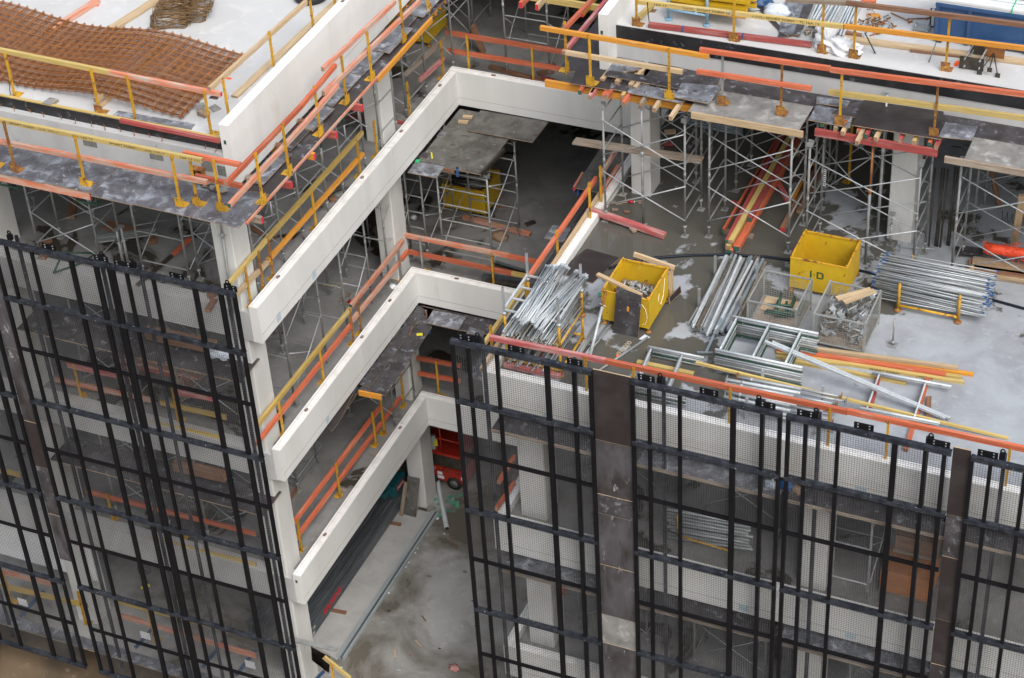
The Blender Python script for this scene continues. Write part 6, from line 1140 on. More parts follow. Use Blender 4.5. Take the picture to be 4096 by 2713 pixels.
# ================================================================ COVERED LEFT FLOORS
def fl(pts, fn, z, m, label, name='plywood_sheet', t=.018): return flat(pts, fn, z, m, label, name, t)
pl_ = [(P(v1(1000 + J(-10, 30), 770 + i * 9), D3 + .04 + .02 * (i % 3)), P(v1(1620 + J(-30, 30), 690 + i * 8), D3 + .04 + .02 * (i % 3))) for i in range(9)]
tubes(pl_, .022, ['galv_dull', 'galv'], 'scaffold_tube', 'grey tube in the bundle on the covered left floor', 'tube', 'tubes bundled on the covered left floor')
timber(P(v1(1100, 640), D3 + .05), P(v1(1420, 720), D3 + .05), .28, .04, 'brown_timber', 'wide brown plank lying behind the tube bundle', top=True, name='timber_plank')
timber(P(v1(735, 570), D3 + .1), P(v1(775, 370), D3 + .1), .18, .06, 'brown_timber', 'brown timber standing out under the left front walkway', top=True)
timber(P(v1(1545, 800), D3 + .1), P(v1(1640, 790), D3 + .1), .16, .10, 'brown_timber', 'short brown block right of the tube bundle', top=True, name='timber_block')
timber(P(v1(1430, 1275), D3 + .08), P(v1(1800, 960), D3 + .08), .07, .05, 'dark_steel', 'dark steel angle lying on the covered left floor', 'metal bar', 'metal_bar', top=True)
timber(P(v1(1800, 955), D3 + .10), P(v1(1985, 785), D3 + .10), .08, .06, 'orange_timber', 'bright orange timber piece behind the tall ladder frame', top=True)
for i, (a, b) in enumerate((((440, 990), (500, 920)), ((440, 850), (520, 790)), ((2170, 1390), (2240, 1360)), ((2165, 1540), (2240, 1420)))): timber(P(v1(*a), D3 + .08), P(v1(*b), D3 + .08), .12, .07, 'brown_timber', f'short brown timber on the covered left floor, {("behind the screen top at far left", "under the first tower at far left", "by the corner column, back one", "by the corner column, front one")[i]}', top=True, name='timber_block')
q = [P(v1(560, 1155), D3 + .03), P(v1(660, 940), D3 + .03), P(v1(1000, 950), D3 + .03), P(v1(860, 1050), D3 + .03), P(v1(560, 1155), D3 + .03)]; mb = MB(); mb.tube(q, .022, 7); mb.build('scaffold_hanger', 'green_steel', None, 'dark green tube frame lying flat on the covered left floor', 'scaffold frame')
fl([(200, 960), (340, 930), (540, 985), (560, 980), (300, 975)], v2, D3 + .02, 'formply_grey', 'pale plywood sheet on the covered floor behind the long yellow rail')
fl([(400, 975), (420, 960), (595, 940), (540, 995)], v2, D3 + .02, 'formply', 'dark plywood sheet on the covered floor behind the long yellow rail')
timber(P(v2(190, 890), D3 + .05), P(v2(330, 970), D3 + .05), .1, .04, 'brown_timber', 'brown timber on the covered floor near the corner column', top=True)
for i, (x, y) in enumerate(((100, 1100), (180, 1190), (200, 1240), (300, 1180), (330, 1000))): timber(P(v2(x, y), D3 + .06), P(v2(x + 60, y + 20 - i * 12), D3 + .06), .12, .05, 'raw_timber' if i % 2 else 'brown_timber', f'short timber offcut on the covered floor behind the printed top rail, {ordn(i, 5)} counted', top=True, name='timber_block')
blob('rag', P(v2(840, 680), D3), .1, .12, .03, 'brown_timber', 'brown rag on the covered floor behind the amber rail', 'rag', 31)
timber(P(A2(640, 800), D3 + .05), P(A2(1050, 850), D3 + .05), .08, .05, 'red_timber', 'red timber on the floor behind the pale column beside the courtyard', top=True)
fl([(900, 680), (1080, 700), (1140, 830), (1000, 850), (930, 760)], A2, D3 + .02, 'formply_grey', 'grey plywood sheet on the floor behind the far white panel')
# back bay top centre
timber(P(w1(820, 520), D3 + .05), PY(w1(710, 250), 10.6), .20, .05, 'brown_timber', 'brown plank leaning behind the orange rails at the top centre', name='timber_plank')
timber(P(w1(880, 640), D3 + .08), P(w1(1400, 790), D3 + .08), .12, .06, 'brown_timber', 'brown timber on the floor behind the orange rails at the top centre', top=True)
for i, (a, b) in enumerate((((1350, 710), (1500, 680)), ((1380, 760), (1500, 780)), ((1450, 640), (1510, 610)))): timber(P(w1(*a), D3 + .08), P(w1(*b), D3 + .08), .14, .06, ('brown_timber', 'red_timber', 'brown_timber')[i], f'short timber on the floor beside the upper right corner platform, {ordn(i, 3)} counted', top=True, name='timber_block')
boxbin(P(w1(215, 450), D3) + Vector((-.9, 0, 0)), 1.1, 1.0, .75, 'bin_yellow', 'shaded yellow steel bin under the far end of the side walkway')
boxbin(P(v3(505, 535), D2), 1.10, .95, .72, 'bin_yellow', 'shaded yellow steel bin full of dark tubes behind the plywood table')
pb_ = P(v3(505, 535), D2); tubes([(pb_ + Vector((.06 + J(0, .2), .1 + k * .024, .62 + J(0, .1))), pb_ + Vector((1.02 + J(-.2, 0), .14 + k * .024 + J(-.1, .1) * .5, .64 + J(0, .08)))) for k in range(30)], .02, ['dark_steel', 'galv_dull'], 'steel_tube', 'dark tube heaped in the shaded yellow bin', 'tube', 'tubes in the shaded yellow bin')
timber(P(v3(680, 590), D2 + .1), P(v3(1280, 745), D2 + .1), .12, .08, 'worn_orange', 'orange-brown timber lying on the dark floor behind the plywood table', top=True)
timber(P(v3(975, 500), D2 + .05), P(v3(1070, 495), D2 + .05), .06, .05, 'brown_timber', 'thin brown stick on the dark floor right of the shaded yellow bin', top=True)
timber(P(v3(1235, 665), D2 + .05), P(v3(1320, 635), D2 + .05), .12, .05, 'dark_steel', 'dark metal piece on the floor past the plywood table', 'metal bar', 'metal_bar', top=True)
blob('cardboard_box', P(v3(1005, 790), D2), .22, .16, .12, 'cardboard', 'crushed cardboard box on the shaded floor past the plywood table', 'box', 33, .12)
b = MB(); p = P(v3(215, 600), D2 + .08); b.tube([p, p + Vector((.12, -.05, .03))], .06, 12); b.build('pipe_piece', 'white_plastic', None, 'short white plastic pipe piece in the shade under the plywood table', 'pipe')
for i, (a, b_) in enumerate((((965, 1005), (1290, 1105)), ((955, 1030), (1280, 1125)), ((850, 1120), (1250, 1165)), ((880, 1165), (1300, 1225)))): timber(P(v3(*a), D2 + .14), P(v3(*b_), D2 + .14), .14, .12, 'purlin' if i % 2 == 0 else 'dark_steel', f'dark steel beam lying behind the cream back panel, {ordn(i, 4)} from the back', 'steel beam', 'steel_beam', top=True, ends='dark_steel')
for i in range(9):
    a_ = v2(930 + (i % 3) * 45 + J(-8, 8), 1440 + (i // 3) * 28 + J(-6, 6)); p = P(a_, D2 + .01 + .01 * (i % 3)); b = MB(); b.box((p.x - .08, p.y - .08, p.z), (p.x + .08, p.y + .08, p.z + .012)); b.tube([p + Vector((0, 0, .012)), p + Vector((.02, .05, .08))], .018, 6); o = b.build('base_plate', 'grey_timber' if i % 2 else 'galv_dull', None, 'square base plate in the scatter on the floor one storey down', 'plate', 'base plates scattered one storey down')
p = P(v2(985, 1485), D2 + .05); MB().box((p.x - .06, p.y - .05, D2), (p.x + .05, p.y + .06, D2 + .07)).build('red_block', 'can_red', None, 'small red block among the scattered base plates', 'block')
blob('rag', P(v2(1315, 1370), D2), .10, .08, .05, 'white_plastic', 'crumpled white rag by the inner corner one storey down', 'rag', 35)
for i, (a, b_) in enumerate((((770, 1355), (880, 1360)), ((830, 1400), (870, 1375)))): timber(P(v2(*a), D2 + .03), P(v2(*b_), D2 + .03), .05, .03, 'yellow_timber' if i == 0 else 'galv_dull', f'thin stick on the floor near the scattered base plates, {"yellow" if i == 0 else "grey"} one', name='stick')
# corrugated stack two storeys down, left of courtyard (seen beside the column)
pc = P(C2(300, 240), D1); 
for k in range(7): mb = MB(); mb.box((pc.x - 1.4, pc.y - .02, D1 + .05 + k * .05), (pc.x, pc.y + 1.2, D1 + .065 + k * .05)); mb.box((pc.x - 1.4, pc.y - .019, D1 + .066 + k * .05), (pc.x - .001, pc.y + .03, D1 + .094 + k * .05)); mb.build('decking_sheet', 'galv_dull', None, 'grey steel decking sheet in the stack beside the corner column', 'steel sheet', 'steel decking sheets stacked two storeys down')
timber(P(C2(225, 330), D1 + .06), P(C2(290, 240), D1 + .06), .09, .05, 'brown_timber', 'short brown timber by the corner column two storeys down', top=True)
for i, (x, y) in enumerate(((810, 15), (600, 265))): p = P(C2(x, y), D1 + .01); MB().prism([p + Vector(v) for v in ((-.08, -.05, 0), (.08, -.06, 0), (.09, .05, 0), (-.07, .06, 0))], .012).build('scrap_plate', 'grey_timber', None, f'small scrap on the floor behind the lowest orange rails, {"far" if i == 0 else "near"} one', 'scrap')
# ================================================================ COURTYARD FLOOR
def purlin(xa, xb, ya, yb, z_, h, m, label, group=None):
    mb = MB(); mb.bar((xa, ya, z_ + h / 2), (xb, yb, z_ + h / 2), .006, h); mb.bar((xa - .034, ya, z_ + h), (xb - .034, yb, z_ + h), .06, .004); mb.bar((xa - .034, ya, z_ + .003), (xb - .034, yb, z_ + .003), .06, .004); return mb.build('steel_purlin', m, None, label, 'steel purlin', group)
for k in range(9):
    f = k * .085; purlin(-.965 - f * .95, -.93 - f * .95, 1.30 + (.0 if k < 5 else .4), 7.2, G0 + .06 + .02 * (k % 2), .30, 'purlin', 'long dark grey steel purlin in the nested stack beside the lowest panel', 'steel purlins nested beside the lowest panel')
for k in range(5): mb = MB(); mb.bar((-.952, 1.5, G0 + .10 + k * .052), (-.935, 4.2, G0 + .10 + k * .052), .012, .018); mb.build('purlin_lip', 'purlin', None, 'folded lip of the purlin stack facing the courtyard', 'steel purlin', 'lips of the near purlin stack')
for k in range(7): purlin(-1.9 - k * .09, -1.75 - k * .09, 1.1, 7.0, G0 + .05, .34, 'purlin', 'long dark steel purlin in the rear stack under the lowest panel', 'steel purlins in the rear stack')
pw, qw = PX(C2(470, 1120), -.938), PX(C2(595, 950), -.925)
mt = Matrix.Translation(pw) @ Matrix(((0, 0, 1), (1, 0, 0), (0, 1, 0))).to_4x4(); 
lettering('GROUND', .3, mt, 'red_paint', None, 'painted_word', .002, 1.0, .012); o = bpy.data.objects['painted_word']; s_ = abs(qw.y - pw.y) / o.dimensions.x; o.data.transform(Matrix.Diagonal((s_, s_ * 1.1, 1, 1))); tag(o, 'red hand-painted word GROUND on the side of the steel purlin stack', 'writing')
for i, (x, y) in enumerate(((405, 1215), (402, 1255))): p = PX(C2(x, y), -.955); MB().box((p.x, p.y - .05, p.z - .04), (p.x + .003, p.y + .05, p.z + .04)).build('paper_label', 'white_plastic', None, f'small white label on the near end of the purlin stack, {"upper" if i == 0 else "lower"} one', 'label')
for i, (a, b) in enumerate((((515, 1090), (625, 1112)), ((930, 487), (1005, 500)))): timber(P(C2(*a), G0 + .06), P(C2(*b), G0 + .06), .09, .06, 'brown_timber', f'timber bearer end poking out from under the purlin stack, {"near" if i == 0 else "far"} one', top=True, name='timber_bearer')
# single purlins in the open
pa, pb = P(C2(580, 1418), G0 + .08), P(C2(1238, 412), G0 + .08)
for k in range(4):
    o_ = Vector((-.06 + .05 * k, 0, 0)); mb = MB(); mb.bar(pa + o_ - Vector((0, 0, .05)), pb + o_ - Vector((0, 0, .05)), .045, .06 + .02 * (k % 2)); mb.bar(pa + o_ + Vector((0, 0, .0)), pb + o_ + Vector((0, 0, .0)), .05, .003); mb.build('steel_purlin', 'purlin_pale' if k != 2 else 'purlin', None, 'long pale steel purlin lying alone across the courtyard floor', 'steel purlin', 'pale purlins across the courtyard floor')
p, q = P(C2(1322, 530), G0 + .06), P(C2(1245, 130), G0 + .10); q2 = PY(C2(1225, -110), 7.4)
mb = MB(); mb.tube([p, q, q2], .065, 14); o = mb.build('drain_pipe', 'grey_pvc', None, 'grey plastic pipe leaning from the courtyard floor up past the cream panel', 'pipe'); 
mb = MB(); d = (q - p).normalized(); mb.tube([p - d * .003, p + d * .01], .052, 12); mb.build('pipe_mouth', 'ink', o); mb = MB(); mb.tube([q - d * .1, q + d * .02], .071, 14); mb.build('joint_tape', 'dark_steel', o)
ply([PY(C2(1050, 168), 6.52), PY(C2(1135, 185), 6.52), P(C2(1108, 462), G0), P(C2(1022, 438), G0)], .02, 'formply_old', 'dark plywood board leaning on the ground floor column')
pts = [PY(C2(1050, 168), 6.50), PY(C2(1135, 185), 6.50), P(C2(1108, 462), G0 + .01), P(C2(1022, 438), G0 + .01)]
timber(P(C2(1005, 440), G0 + .03), PY(C2(1040, 210), 6.40), .10, .04, 'grey_timber', 'brown plank leaning beside the dark board at the ground floor column', name='timber_plank')
flat([(1120, 390), (1130, 382), (1190, 398), (1180, 410)], C2, G0 + .02, 'formply_clean', 'small dark offcut at the foot of the ground floor column')
p = P(C2(1100, 470), G0); q = PX(C2(950, 240), -1.2)
cs = thing('tool_case', 'teal tool case with a red label on the purlin stack', 'tool case', (q.x, q.y, q.z - .05)); b = MB(); b.box((-.28, -.32, 0), (.22, .32, .34)); b.build('body', 'teal_case', cs, origin=O0, bevel=.02); b = MB(); b.box((.221, -.20, .10), (.226, .20, .28)); lb = b.build('label_plate', 'can_red', cs, origin=O0)
o = lettering('Makita', .13, Matrix.Translation((.2275, -.19, .19)) @ Matrix(((0, 0, 1), (1, 0, 0), (0, 1, 0))).to_4x4(), 'white_plastic', cs, 'lettering', .001)
b = MB(); b.tube([(-.03, -.1, .34), (-.03, -.1, .40), (-.03, .1, .40), (-.03, .1, .34)], .015, 6); b.build('handle', 'teal_case', cs, origin=O0)
q = PX(C2(885, 300), -1.15); cs = thing('tool_case', 'smaller teal power tool beside the labelled case', 'tool case', (q.x, q.y, q.z)); b = MB(); b.box((-.15, -.13, 0), (.12, .12, .16)); b.build('body', 'teal_case', cs, origin=O0, bevel=.02); b = MB(); b.tube([(0, -.1, .17), (0, 0, .25), (0, .1, .17)], .02, 8); b.build('handle', 'tyre', cs, origin=O0)
# green glass shards
rr = random.Random(9)
for i in range(22):
    c = P(C2(1220 + rr.uniform(0, 215), 290 + rr.uniform(0, 130) + (20 if i > 14 else 0)), G0 + .01 + rr.uniform(0, .03)); a = rr.uniform(0, 6); s = rr.uniform(.06, .15); MB().prism([c + Vector((math.cos(a) * s, math.sin(a) * s, rr.uniform(0, .05))), c + Vector((math.cos(a + 2) * s * .7, math.sin(a + 2) * s * .7, 0)), c + Vector((math.cos(a + 4) * s * .9, math.sin(a + 4) * s * .9, 0))], .004).build('green_shard', 'glass_shard', None, 'jagged translucent green shard by the foot of the pipe', 'shard', 'green shards by the pipe')
for i, (x, y, s, m) in enumerate(((1250, 458, .10, 'white_plastic'), (1130, 528, .06, 'white_plastic'), (1225, 420, .05, 'white_plastic'), (915, 975, .06, 'white_plastic'), (1305, 568, .035, 'white_plastic'), (1118, 668, .04, 'white_plastic'), (1060, 765, .04, 'white_plastic'), (1040, 797, .03, 'white_plastic'), (1105, 700, .03, 'white_plastic'), (590, 1493, .05, 'white_plastic'), (1072, 977, .06, 'grey_timber'), (1200, 862, .09, 'dark_patch'), (1450, 830, .09, 'dark_patch'), (920, 1100, .05, 'ink'), (1150, 690, .04, 'blue_galv'), (1285, 738, .02, 'white_plastic'), (1355, 782, .02, 'white_plastic'), (1068, 1407, .03, 'can_red'), (1272, 1362, .05, 'dark_steel'), (1500, 1032, .05, 'ink'), (650, 1143, .04, 'brown_timber'), (990, 1512, .07, 'purlin_pale'), (1525, 1205, .06, 'dark_steel'))):
    c = P(C2(x, y), G0 + .006); a = rr.uniform(0, 3); MB().prism([c + Vector((math.cos(a + k * 1.25) * s * rr.uniform(.5, 1.1), math.sin(a + k * 1.25) * s * rr.uniform(.3, .7), 0)) for k in range(5)], .005).build('litter', m, None, f'small scrap of litter on the courtyard floor, {ordn(i, 23)} counted from the pipe', 'litter')
for i, (a, b) in enumerate((((1105, 1305), (1148, 1350)), ((962, 1370), (962, 1430)), ((1150, 1135), (1175, 1170)), ((1350, 590), (1390, 670)))): timber(P(C2(*a), G0 + .02), P(C2(*b), G0 + .02), .03, .015, 'raw_timber' if i < 2 else 'brown_timber', f'thin wood sliver on the courtyard floor, {("right one near the bottom", "left one near the bottom", "short one in the middle", "long one near the wet patch")[i]}', top=True, name='wood_sliver')
blob('pink_rag', P(C2(1375, 1497), G0), .12, .1, .03, 'worn_red', 'crumpled pink rag on the courtyard floor near the bottom', 'rag', 44, .3)
# red scissor lift behind the cream panel
lf = thing('scissor_lift', 'red scissor lift marked UNIT 06 parked behind the courtyard at ground level', 'scissor lift', (-.86, 7.45, G0)); 
b = MB(); b.box((0, 0, .16), (1.2, .8, .60)); b.build('body', 'lift_red', lf, origin=O0, bevel=.04)
b = MB(); b.box((.05, .05, .63), (1.15, .75, 1.05)); b.build('scissor_pack', 'dark_steel', lf, origin=O0)
b = MB(); b.box((-.02, -.02, 1.06), (1.22, .82, 1.14)); b.build('platform', 'lift_red', lf, origin=O0)
b = MB(); 
for z_ in (1.6, 2.15): b.tube([(0, 0, z_), (1.2, 0, z_), (1.2, .8, z_), (0, .8, z_)], .022, 6, closed=True)
for x in (0, .6, 1.2):
    for y in (0, .8): b.tube([(x, y, 1.14), (x, y, 2.15)], .022, 6)
b.build('railing', 'lift_red', lf, origin=O0)
for x in (.24, .88):
    for y in (-.04, .75): b = MB(); b.tube([(x, y, .19), (x, y + .10, .19)], .19, 20); wh = b.build('wheel', 'tyre', lf, origin=O0); b = MB(); b.tube([(x, y - .004, .19), (x, y + .0, .19)], .11, 16); b.build('hub', 'hub_grey', lf, origin=O0)
rotF = Matrix(((1, 0, 0, 0), (0, 0, -1, 0), (0, 1, 0, 0), (0, 0, 0, 1)))
lettering('UNIT 06', .17, Matrix.Translation((.47, -.004, .56)) @ rotF, 'ink', lf, 'lettering', .001); lettering('12', .13, Matrix.Translation((.26, -.004, .56)) @ rotF, 'white_plastic', lf, 'lettering', .001)
for x, z_, w_ in ((.42, .38, .14), (.42, .25, .18), (1.08, .35, .05)): b = MB(); b.box((x, -.004, z_), (x + w_, -.001, z_ + .10)); b.build('sticker', 'white_plastic', lf, origin=O0)
b = MB(); b.box((.26, -.03, 1.35), (.52, -.024, 1.58)); b.build('yellow_sign', 'yellow_tag', lf, origin=O0)
# bottom foreground corner bits
timber(PY(C2(470, 1420), -.2), PY(C2(650, 1568), -.2), .06, .10, 'lvl_yellow', 'yellow timber rail at the bottom of the picture by the left building corner', name='guardrail_timber')
q = PY(C2(520, 1475), -.28); post(Vector((q.x, q.y, q.z - 1.1)), 'yellow guardrail post at the bottom of the picture by the left building corner', two=False)
ply([PY(C2(378, 1345), -.12), PY(C2(515, 1420), -.12), PY(C2(505, 1530), -.12), PY(C2(385, 1440), -.12)], .018, 'formply_clean', 'jagged dark plywood piece at the foot of the left building corner', 'plywood_offcut')
timber(PY(C2(210, 1290), -.1), PY(C2(560, 1370), -.1), .12, .03, 'galv_dull', 'flat grey steel strap sticking out at the foot of the left building corner', 'steel bar', 'steel_strap')
timber(PY(C2(420, 1570), .1), PY(C2(480, 1510), .1), .10, .06, 'blue_steel', 'blue steel piece at the bottom of the picture', 'steel bar', 'steel_bar')
# ================================================================ BEHIND THE LEFT SCREENS
def gr(fn, a, b, y, m, label, w_=.05, h=.12, **k): return timber(PY(fn(*a), y), PY(fn(*b), y), w_, h, m, label, 'guardrail', 'guardrail_timber', top=True)
gr(v6, (455, 540), (1262, 715), .35, 'worn_orange', 'orange rail behind the left screens, one storey down')
gr(v6, (1340, 735), (1890, 860), .35, 'yellow_timber', 'yellow printed rail behind the left screens, one storey down')
gr(v6, (560, 760), (1880, 1040), .1, 'lvl_yellow', 'tan timber kicker behind the left screens, one storey down', h=.16)
gr(v6, (560, 420), (970, 510), .30, 'worn_red', 'pinkish rail behind the left screens, one storey down')
gr(v6, (1460, 640), (1780, 705), .32, 'worn_red', 'faded pink top rail behind the left screens near the corner')
gr(C1, (600, 260), (1774, 555), .35, 'orange_timber', 'long orange rail behind the left screens, two storeys down')
gr(C1, (600, 480), (1774, 770), .1, 'lvl_yellow', 'tan timber kicker behind the left screens, two storeys down', h=.14)
gr(C1, (0, 115), (140, 145), .3, 'yellow_timber', 'yellow rail piece at the left edge behind the far left screen')
gr(C1, (0, 335), (300, 420), .3, 'lvl_yellow', 'tan rail piece at the left edge behind the far left screen')
gr(C1, (0, 815), (360, 900), -.3, 'worn_orange', 'orange rail low down behind the far left screen', h=.14)
gr(C1, (0, 910), (600, 1050), -.3, 'yellow_timber', 'yellow rail low down behind the far left screen', h=.14)
gr(C1, (840, 1120), (1774, 1400), -.3, 'worn_orange', 'orange rail at the bottom behind the left corner screen', h=.14)
gr(C1, (820, 1020), (1774, 1270), -.3, 'yellow_timber', 'yellow rail at the bottom behind the left corner screen', h=.14)
for i, (tp, y, D, hh) in enumerate(((v6(610, 430), .28, D2, 0), (v6(1435, 630), .28, D2, 0), (C1(1215, 405), .28, D1, 0), (C1(740, 300), .28, D1, 0), (C1(1020, 1090), -.35, G0, 0), (C1(15, 825), -.35, G0, 0), (C1(535, 970), -.35, G0, 0))):
    q = PY(tp, y); z0 = D if D != G0 else q.z - 1.1; post(Vector((q.x, q.y, z0)), f'yellow guardrail post seen through the left screens, {("one storey down at left", "one storey down near the corner", "two storeys down, right one", "two storeys down, left one", "at the bottom, right one", "at the bottom, far left one", "at the bottom beside the plywood strip")[i]}', h=max(.8, q.z - z0), two=False)
for k in range(16):
    i, j = k % 4, k // 4; p = PY(v6(450 + J(-10, 10), 100 + j * 62 + i * 5), 1.0 + i * .14); ln = 1.9 + J(-.2, .1); timber(Vector((-4.4, 1.0 + i * .14, D2 + .62 + .10 * j)), Vector((-4.4 + ln, 1.0 + i * .14 + J(-.03, .03), D2 + .62 + .10 * j)), .11, .085, ['red_timber', 'worn_orange', 'brown_timber', 'red_timber'][(i + j) % 4], 'red or brown timber in the stack behind the left screens', 'timber', group='timbers stacked behind the left screens')
for i, x in enumerate((-4.2, -2.9)): timber((x, .9, D2 + .35), (x, 1.6, D2 + .35), .3, .5, 'brown_timber', f'brown timber crib under the stack behind the left screens, {"left" if i == 0 else "right"} one', name='timber_block')
timber(PY(v6(1230, 165), .0), PY(v6(1800, 290), .0), .18, .24, 'brown_timber', 'thick brown beam under the slab edge behind the left corner screen', name='timber_beam')
timber(PY(v6(1460, 1275), .0), PY(v6(1890, 1370), .0), .18, .22, 'brown_timber', 'thick brown beam under the slab edge, lower one behind the left corner screen', name='timber_beam')
for D, nm in ((D2, 'one storey'), (D1, 'two storeys')):
    ply([(-5.6, -.55, D + 2.35), (-.3, -.55, D + 2.35), (-.3, .25, D + 2.35), (-5.6, .25, D + 2.35)], .03, 'formply', f'dark plywood soffit walkway behind the left screens, {nm} down')
blob('plastic_waste', PY(v6(1830, 330), -.2) - Vector((0, 0, .1)), .25, .12, .12, 'film', 'crumpled white and blue plastic on the walkway behind the left corner screen', 'waste', 51, .3)
# base level walkway behind the left screens
ply([(-9, -.62, G0 - .02), (-.9, -.62, G0 - .02), (-.9, -.31, G0 - .02), (-9, -.31, G0 - .02)], .03, 'formply_dusty', 'dusty plywood apron at the bottom behind the left screens')
for i, (a, b) in enumerate((((135, 1140), (300, 960)), ((935, 1355), (1060, 1215)), ((1400, 1490), (1555, 1300)), ((1630, 1550), (1770, 1370)))): p, q = P(C1(*a), G0 + .05), P(C1(*b), G0 + .05); timber(p, q, .07, .05, 'blue_steel', f'blue steel channel on the floor at the bottom left, {ordn(i, 4)} from the left', 'steel channel', 'steel_channel', top=True)
for i, (x, y) in enumerate(((155, 1045), (1005, 1275), (1730, 1475))): p = PY(C1(x, y), -.3); MB().box((p.x - .12, p.y, p.z - .1), (p.x + .14, p.y + .01, p.z + .12)).build('paper_notice', 'white_plastic', None, f'white paper notice behind the bottom of the left screens, {ordn(i, 3)} from the left', 'notice')
mb = MB(); mb.box((-9.5, .35, -9.8), (-5.9, .45, -8.4)); mb.build('wall_board', 'white_steel', None, 'bright white board standing behind the far left screen', 'board')
# blue machine at the bottom left corner
q = PY(C1(30, 1420), -1.6); mc = thing('blue_machine', 'blue site machine cut off by the bottom left corner of the picture', 'machine', (-9.75, -1.55, -12.3)); b = MB(); b.box((0, 0, .25), (1.35, .7, .85)); b.build('body', 'blue_steel', mc, origin=O0, bevel=.05)
b = MB(); b.box((1.352, .1, .2), (1.5, .3, .8)); b.box((.9, -.03, .5), (1.2, -.001, .8)); b.build('bracket', 'galv_dull', mc, origin=O0)
for x in (.3, 1.15): b = MB(); b.tube([(x, -.12, .17), (x, .1, .17)], .17, 18); b.build('wheel', 'tyre', mc, origin=O0)
c = PY((571, 2275), .7); mb = MB()
for k in range(5): mb.tube([c + Vector((.10 * math.cos(a_ * .5) + .02 * k, .03 * k - .06, .17 * math.sin(a_ * .5))) for a_ in range(13)], .014, 6, closed=True)
mb.tube([c + Vector((-.05, 0, -.12)), c + Vector((-.09, 0, -.45)), c + Vector((-.14, 0, -.62))], .016, 6); mb.tube([c + Vector((.03, 0, -.15)), c + Vector((.04, 0, -.35)), c + Vector((.06, 0, -.48))], .016, 6)
mb.tube([c + Vector((-.14, 0, -.62)), c + Vector((-.15, 0, -.70))], .03, 6, 1); mb.tube([c + Vector((.06, 0, -.48)), c + Vector((.07, 0, -.56))], .03, 6, 1)
mb.tube([c + Vector((.02, 0, .16)), (c.x + .02, c.y, D1 - .7)], .006, 5)
mb.build('cable_coil', ['black_pipe', 'yellow_tag'], None, 'dark coiled cable with yellow-green plugs hanging behind the left screens near the ground', 'cable')
# ================================================================ BEHIND THE RIGHT SCREENS
tq = P(C4(300, 925), D2); tower((tq.x, max(tq.y, .12), D2), R_(-90), P(C4(690, 1010), D2).x - tq.x, -1.3, HM, 'pale ladder-framed shoring tower left of the orange-brown crate behind the right screens', rungs=2, mat_='galv')

pl_ = [(PY(C3(1085 + J(-20, 30), 395 + i * 24), .25 + (i % 3) * .10), PY(C3(1660 + J(-20, 20), 500 + i * 22), .25 + (i % 3) * .10)) for i in range(9)]
tubes(pl_, .032, ['galv', 'galv_bright'], 'scaffold_tube', 'thick steel tube in the rack behind the middle right screen', 'tube', 'thick tubes racked behind the middle right screen')
a, b = PY(C3(1150, 580), .2), PY(C3(1520, 690), .2); t = MB(); t.tube([a, b], .025, 7); t.tube([a, a + Vector((0, 0, .55))], .025, 7); t.tube([b, b + Vector((0, 0, .55))], .025, 7); t.build('stillage', 'yellow_steel', None, 'yellow stillage frame holding the thick tubes behind the middle right screen', 'stillage')
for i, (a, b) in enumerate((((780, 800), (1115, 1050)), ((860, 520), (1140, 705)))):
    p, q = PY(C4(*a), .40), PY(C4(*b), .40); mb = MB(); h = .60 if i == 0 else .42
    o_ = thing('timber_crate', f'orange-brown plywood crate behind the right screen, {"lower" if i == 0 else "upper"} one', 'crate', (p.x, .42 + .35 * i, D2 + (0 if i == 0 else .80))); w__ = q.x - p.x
    b_ = MB(); b_.box((0, 0, .08), (w__, .7, h)); b_.build('body', 'crate_orange' if i == 0 else 'brown_timber', o_, origin=O0); b_ = MB(); b_.box((-.02, -.02, 0), (w__ + .02, .08, .079)); b_.box((-.02, .62, 0), (w__ + .02, .72, .079)); b_.build('runner', 'grey_timber', o_, origin=O0)  # shade on the upper crate is put into its brown colour
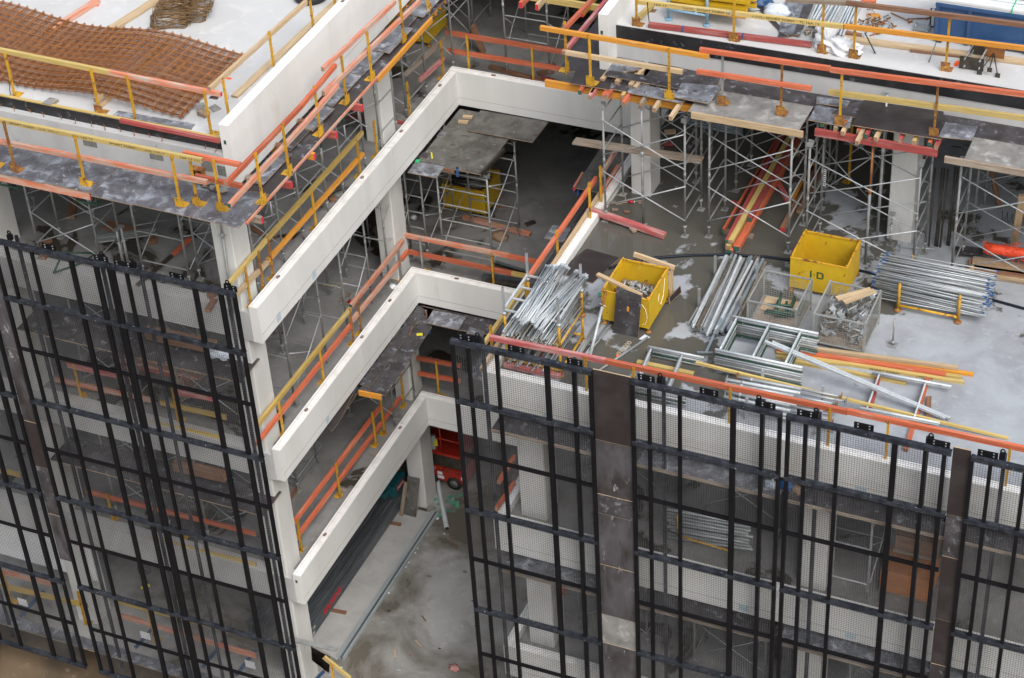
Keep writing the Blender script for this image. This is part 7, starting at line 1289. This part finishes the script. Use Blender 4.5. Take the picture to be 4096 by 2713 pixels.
for i in range(7): timber((9.1, 1.6 + .15 * i, D1 + 1.0 + .06 * (i % 3)), (11.2, 1.62 + .15 * i, D1 + .98 + .06 * (i % 3)), .12, .10, random.choice(['red_timber', 'worn_orange', 'brown_timber']), 'reddish timber in the stack two storeys down behind the right screens', group='reddish timbers stacked behind the right screens')
for i, (x0, x1, D) in enumerate(((5.2, 7.9, D3), (8.1, 10.8, D3), (10.9, 15.5, D3), (5.2, 7.9, D2), (8.1, 10.8, D2), (10.9, 15.5, D2))):
    z_ = D - .92 if D == D3 else D - .88; ply([(x0, -.62, z_), (x1, -.62, z_), (x1, -.05, z_), (x0, -.05, z_)], .03, 'formply_dusty' if i % 2 else 'formply', f'plywood soffit walkway behind the right screens, {("top", "lower")[i // 3]} row, {("left", "middle", "right")[i % 3]} sheet')
    timber((x0, -.64, z_ - .0), (x1, -.64, z_ - .0), .03, .05, 'grey_timber', f'thin pale edge timber under the soffit walkway behind the right screens, {("top", "lower")[i // 3]} row, {("left", "middle", "right")[i % 3]} length', top=True)
for i, (x, y, m) in enumerate(((25, 225, 'film'), (130, 230, 'blue_clip'), (200, 260, 'cardboard'), (240, 300, 'white_plastic'))): blob('plastic_waste', PY(C4(x, y), -.35) + Vector((0, 0, -.05)), .13, .1, .09, m, f'crumpled {("bluish", "blue", "brown", "white")[i]} waste on the walkway behind the right screens', 'waste', 60 + i, .3)
railx(B2(1776, 0) if 0 else C2(1700, 200), C2(1776, 60), 1.2, 'worn_orange', 'short orange rail end beside the column behind the left corner screen of the right building') if 0 else None
raily(C2(1680, 200), C2(1790, 20), 5.2, 'orange_timber', 'orange top rail one storey down behind the corner screen of the right building', w_=.06)
raily(C2(1665, 385), C2(1790, 200), 5.2, 'orange_timber', 'orange mid rail one storey down behind the corner screen of the right building', w_=.06)
timber((5.9, .6, D1 + 1.1), (6.0, 1.4, D1 + 1.9), .1, .1, 'orange_timber', 'orange timber slanting behind the corner screen of the right building, two storeys down')
bpy.context.view_layer.update()
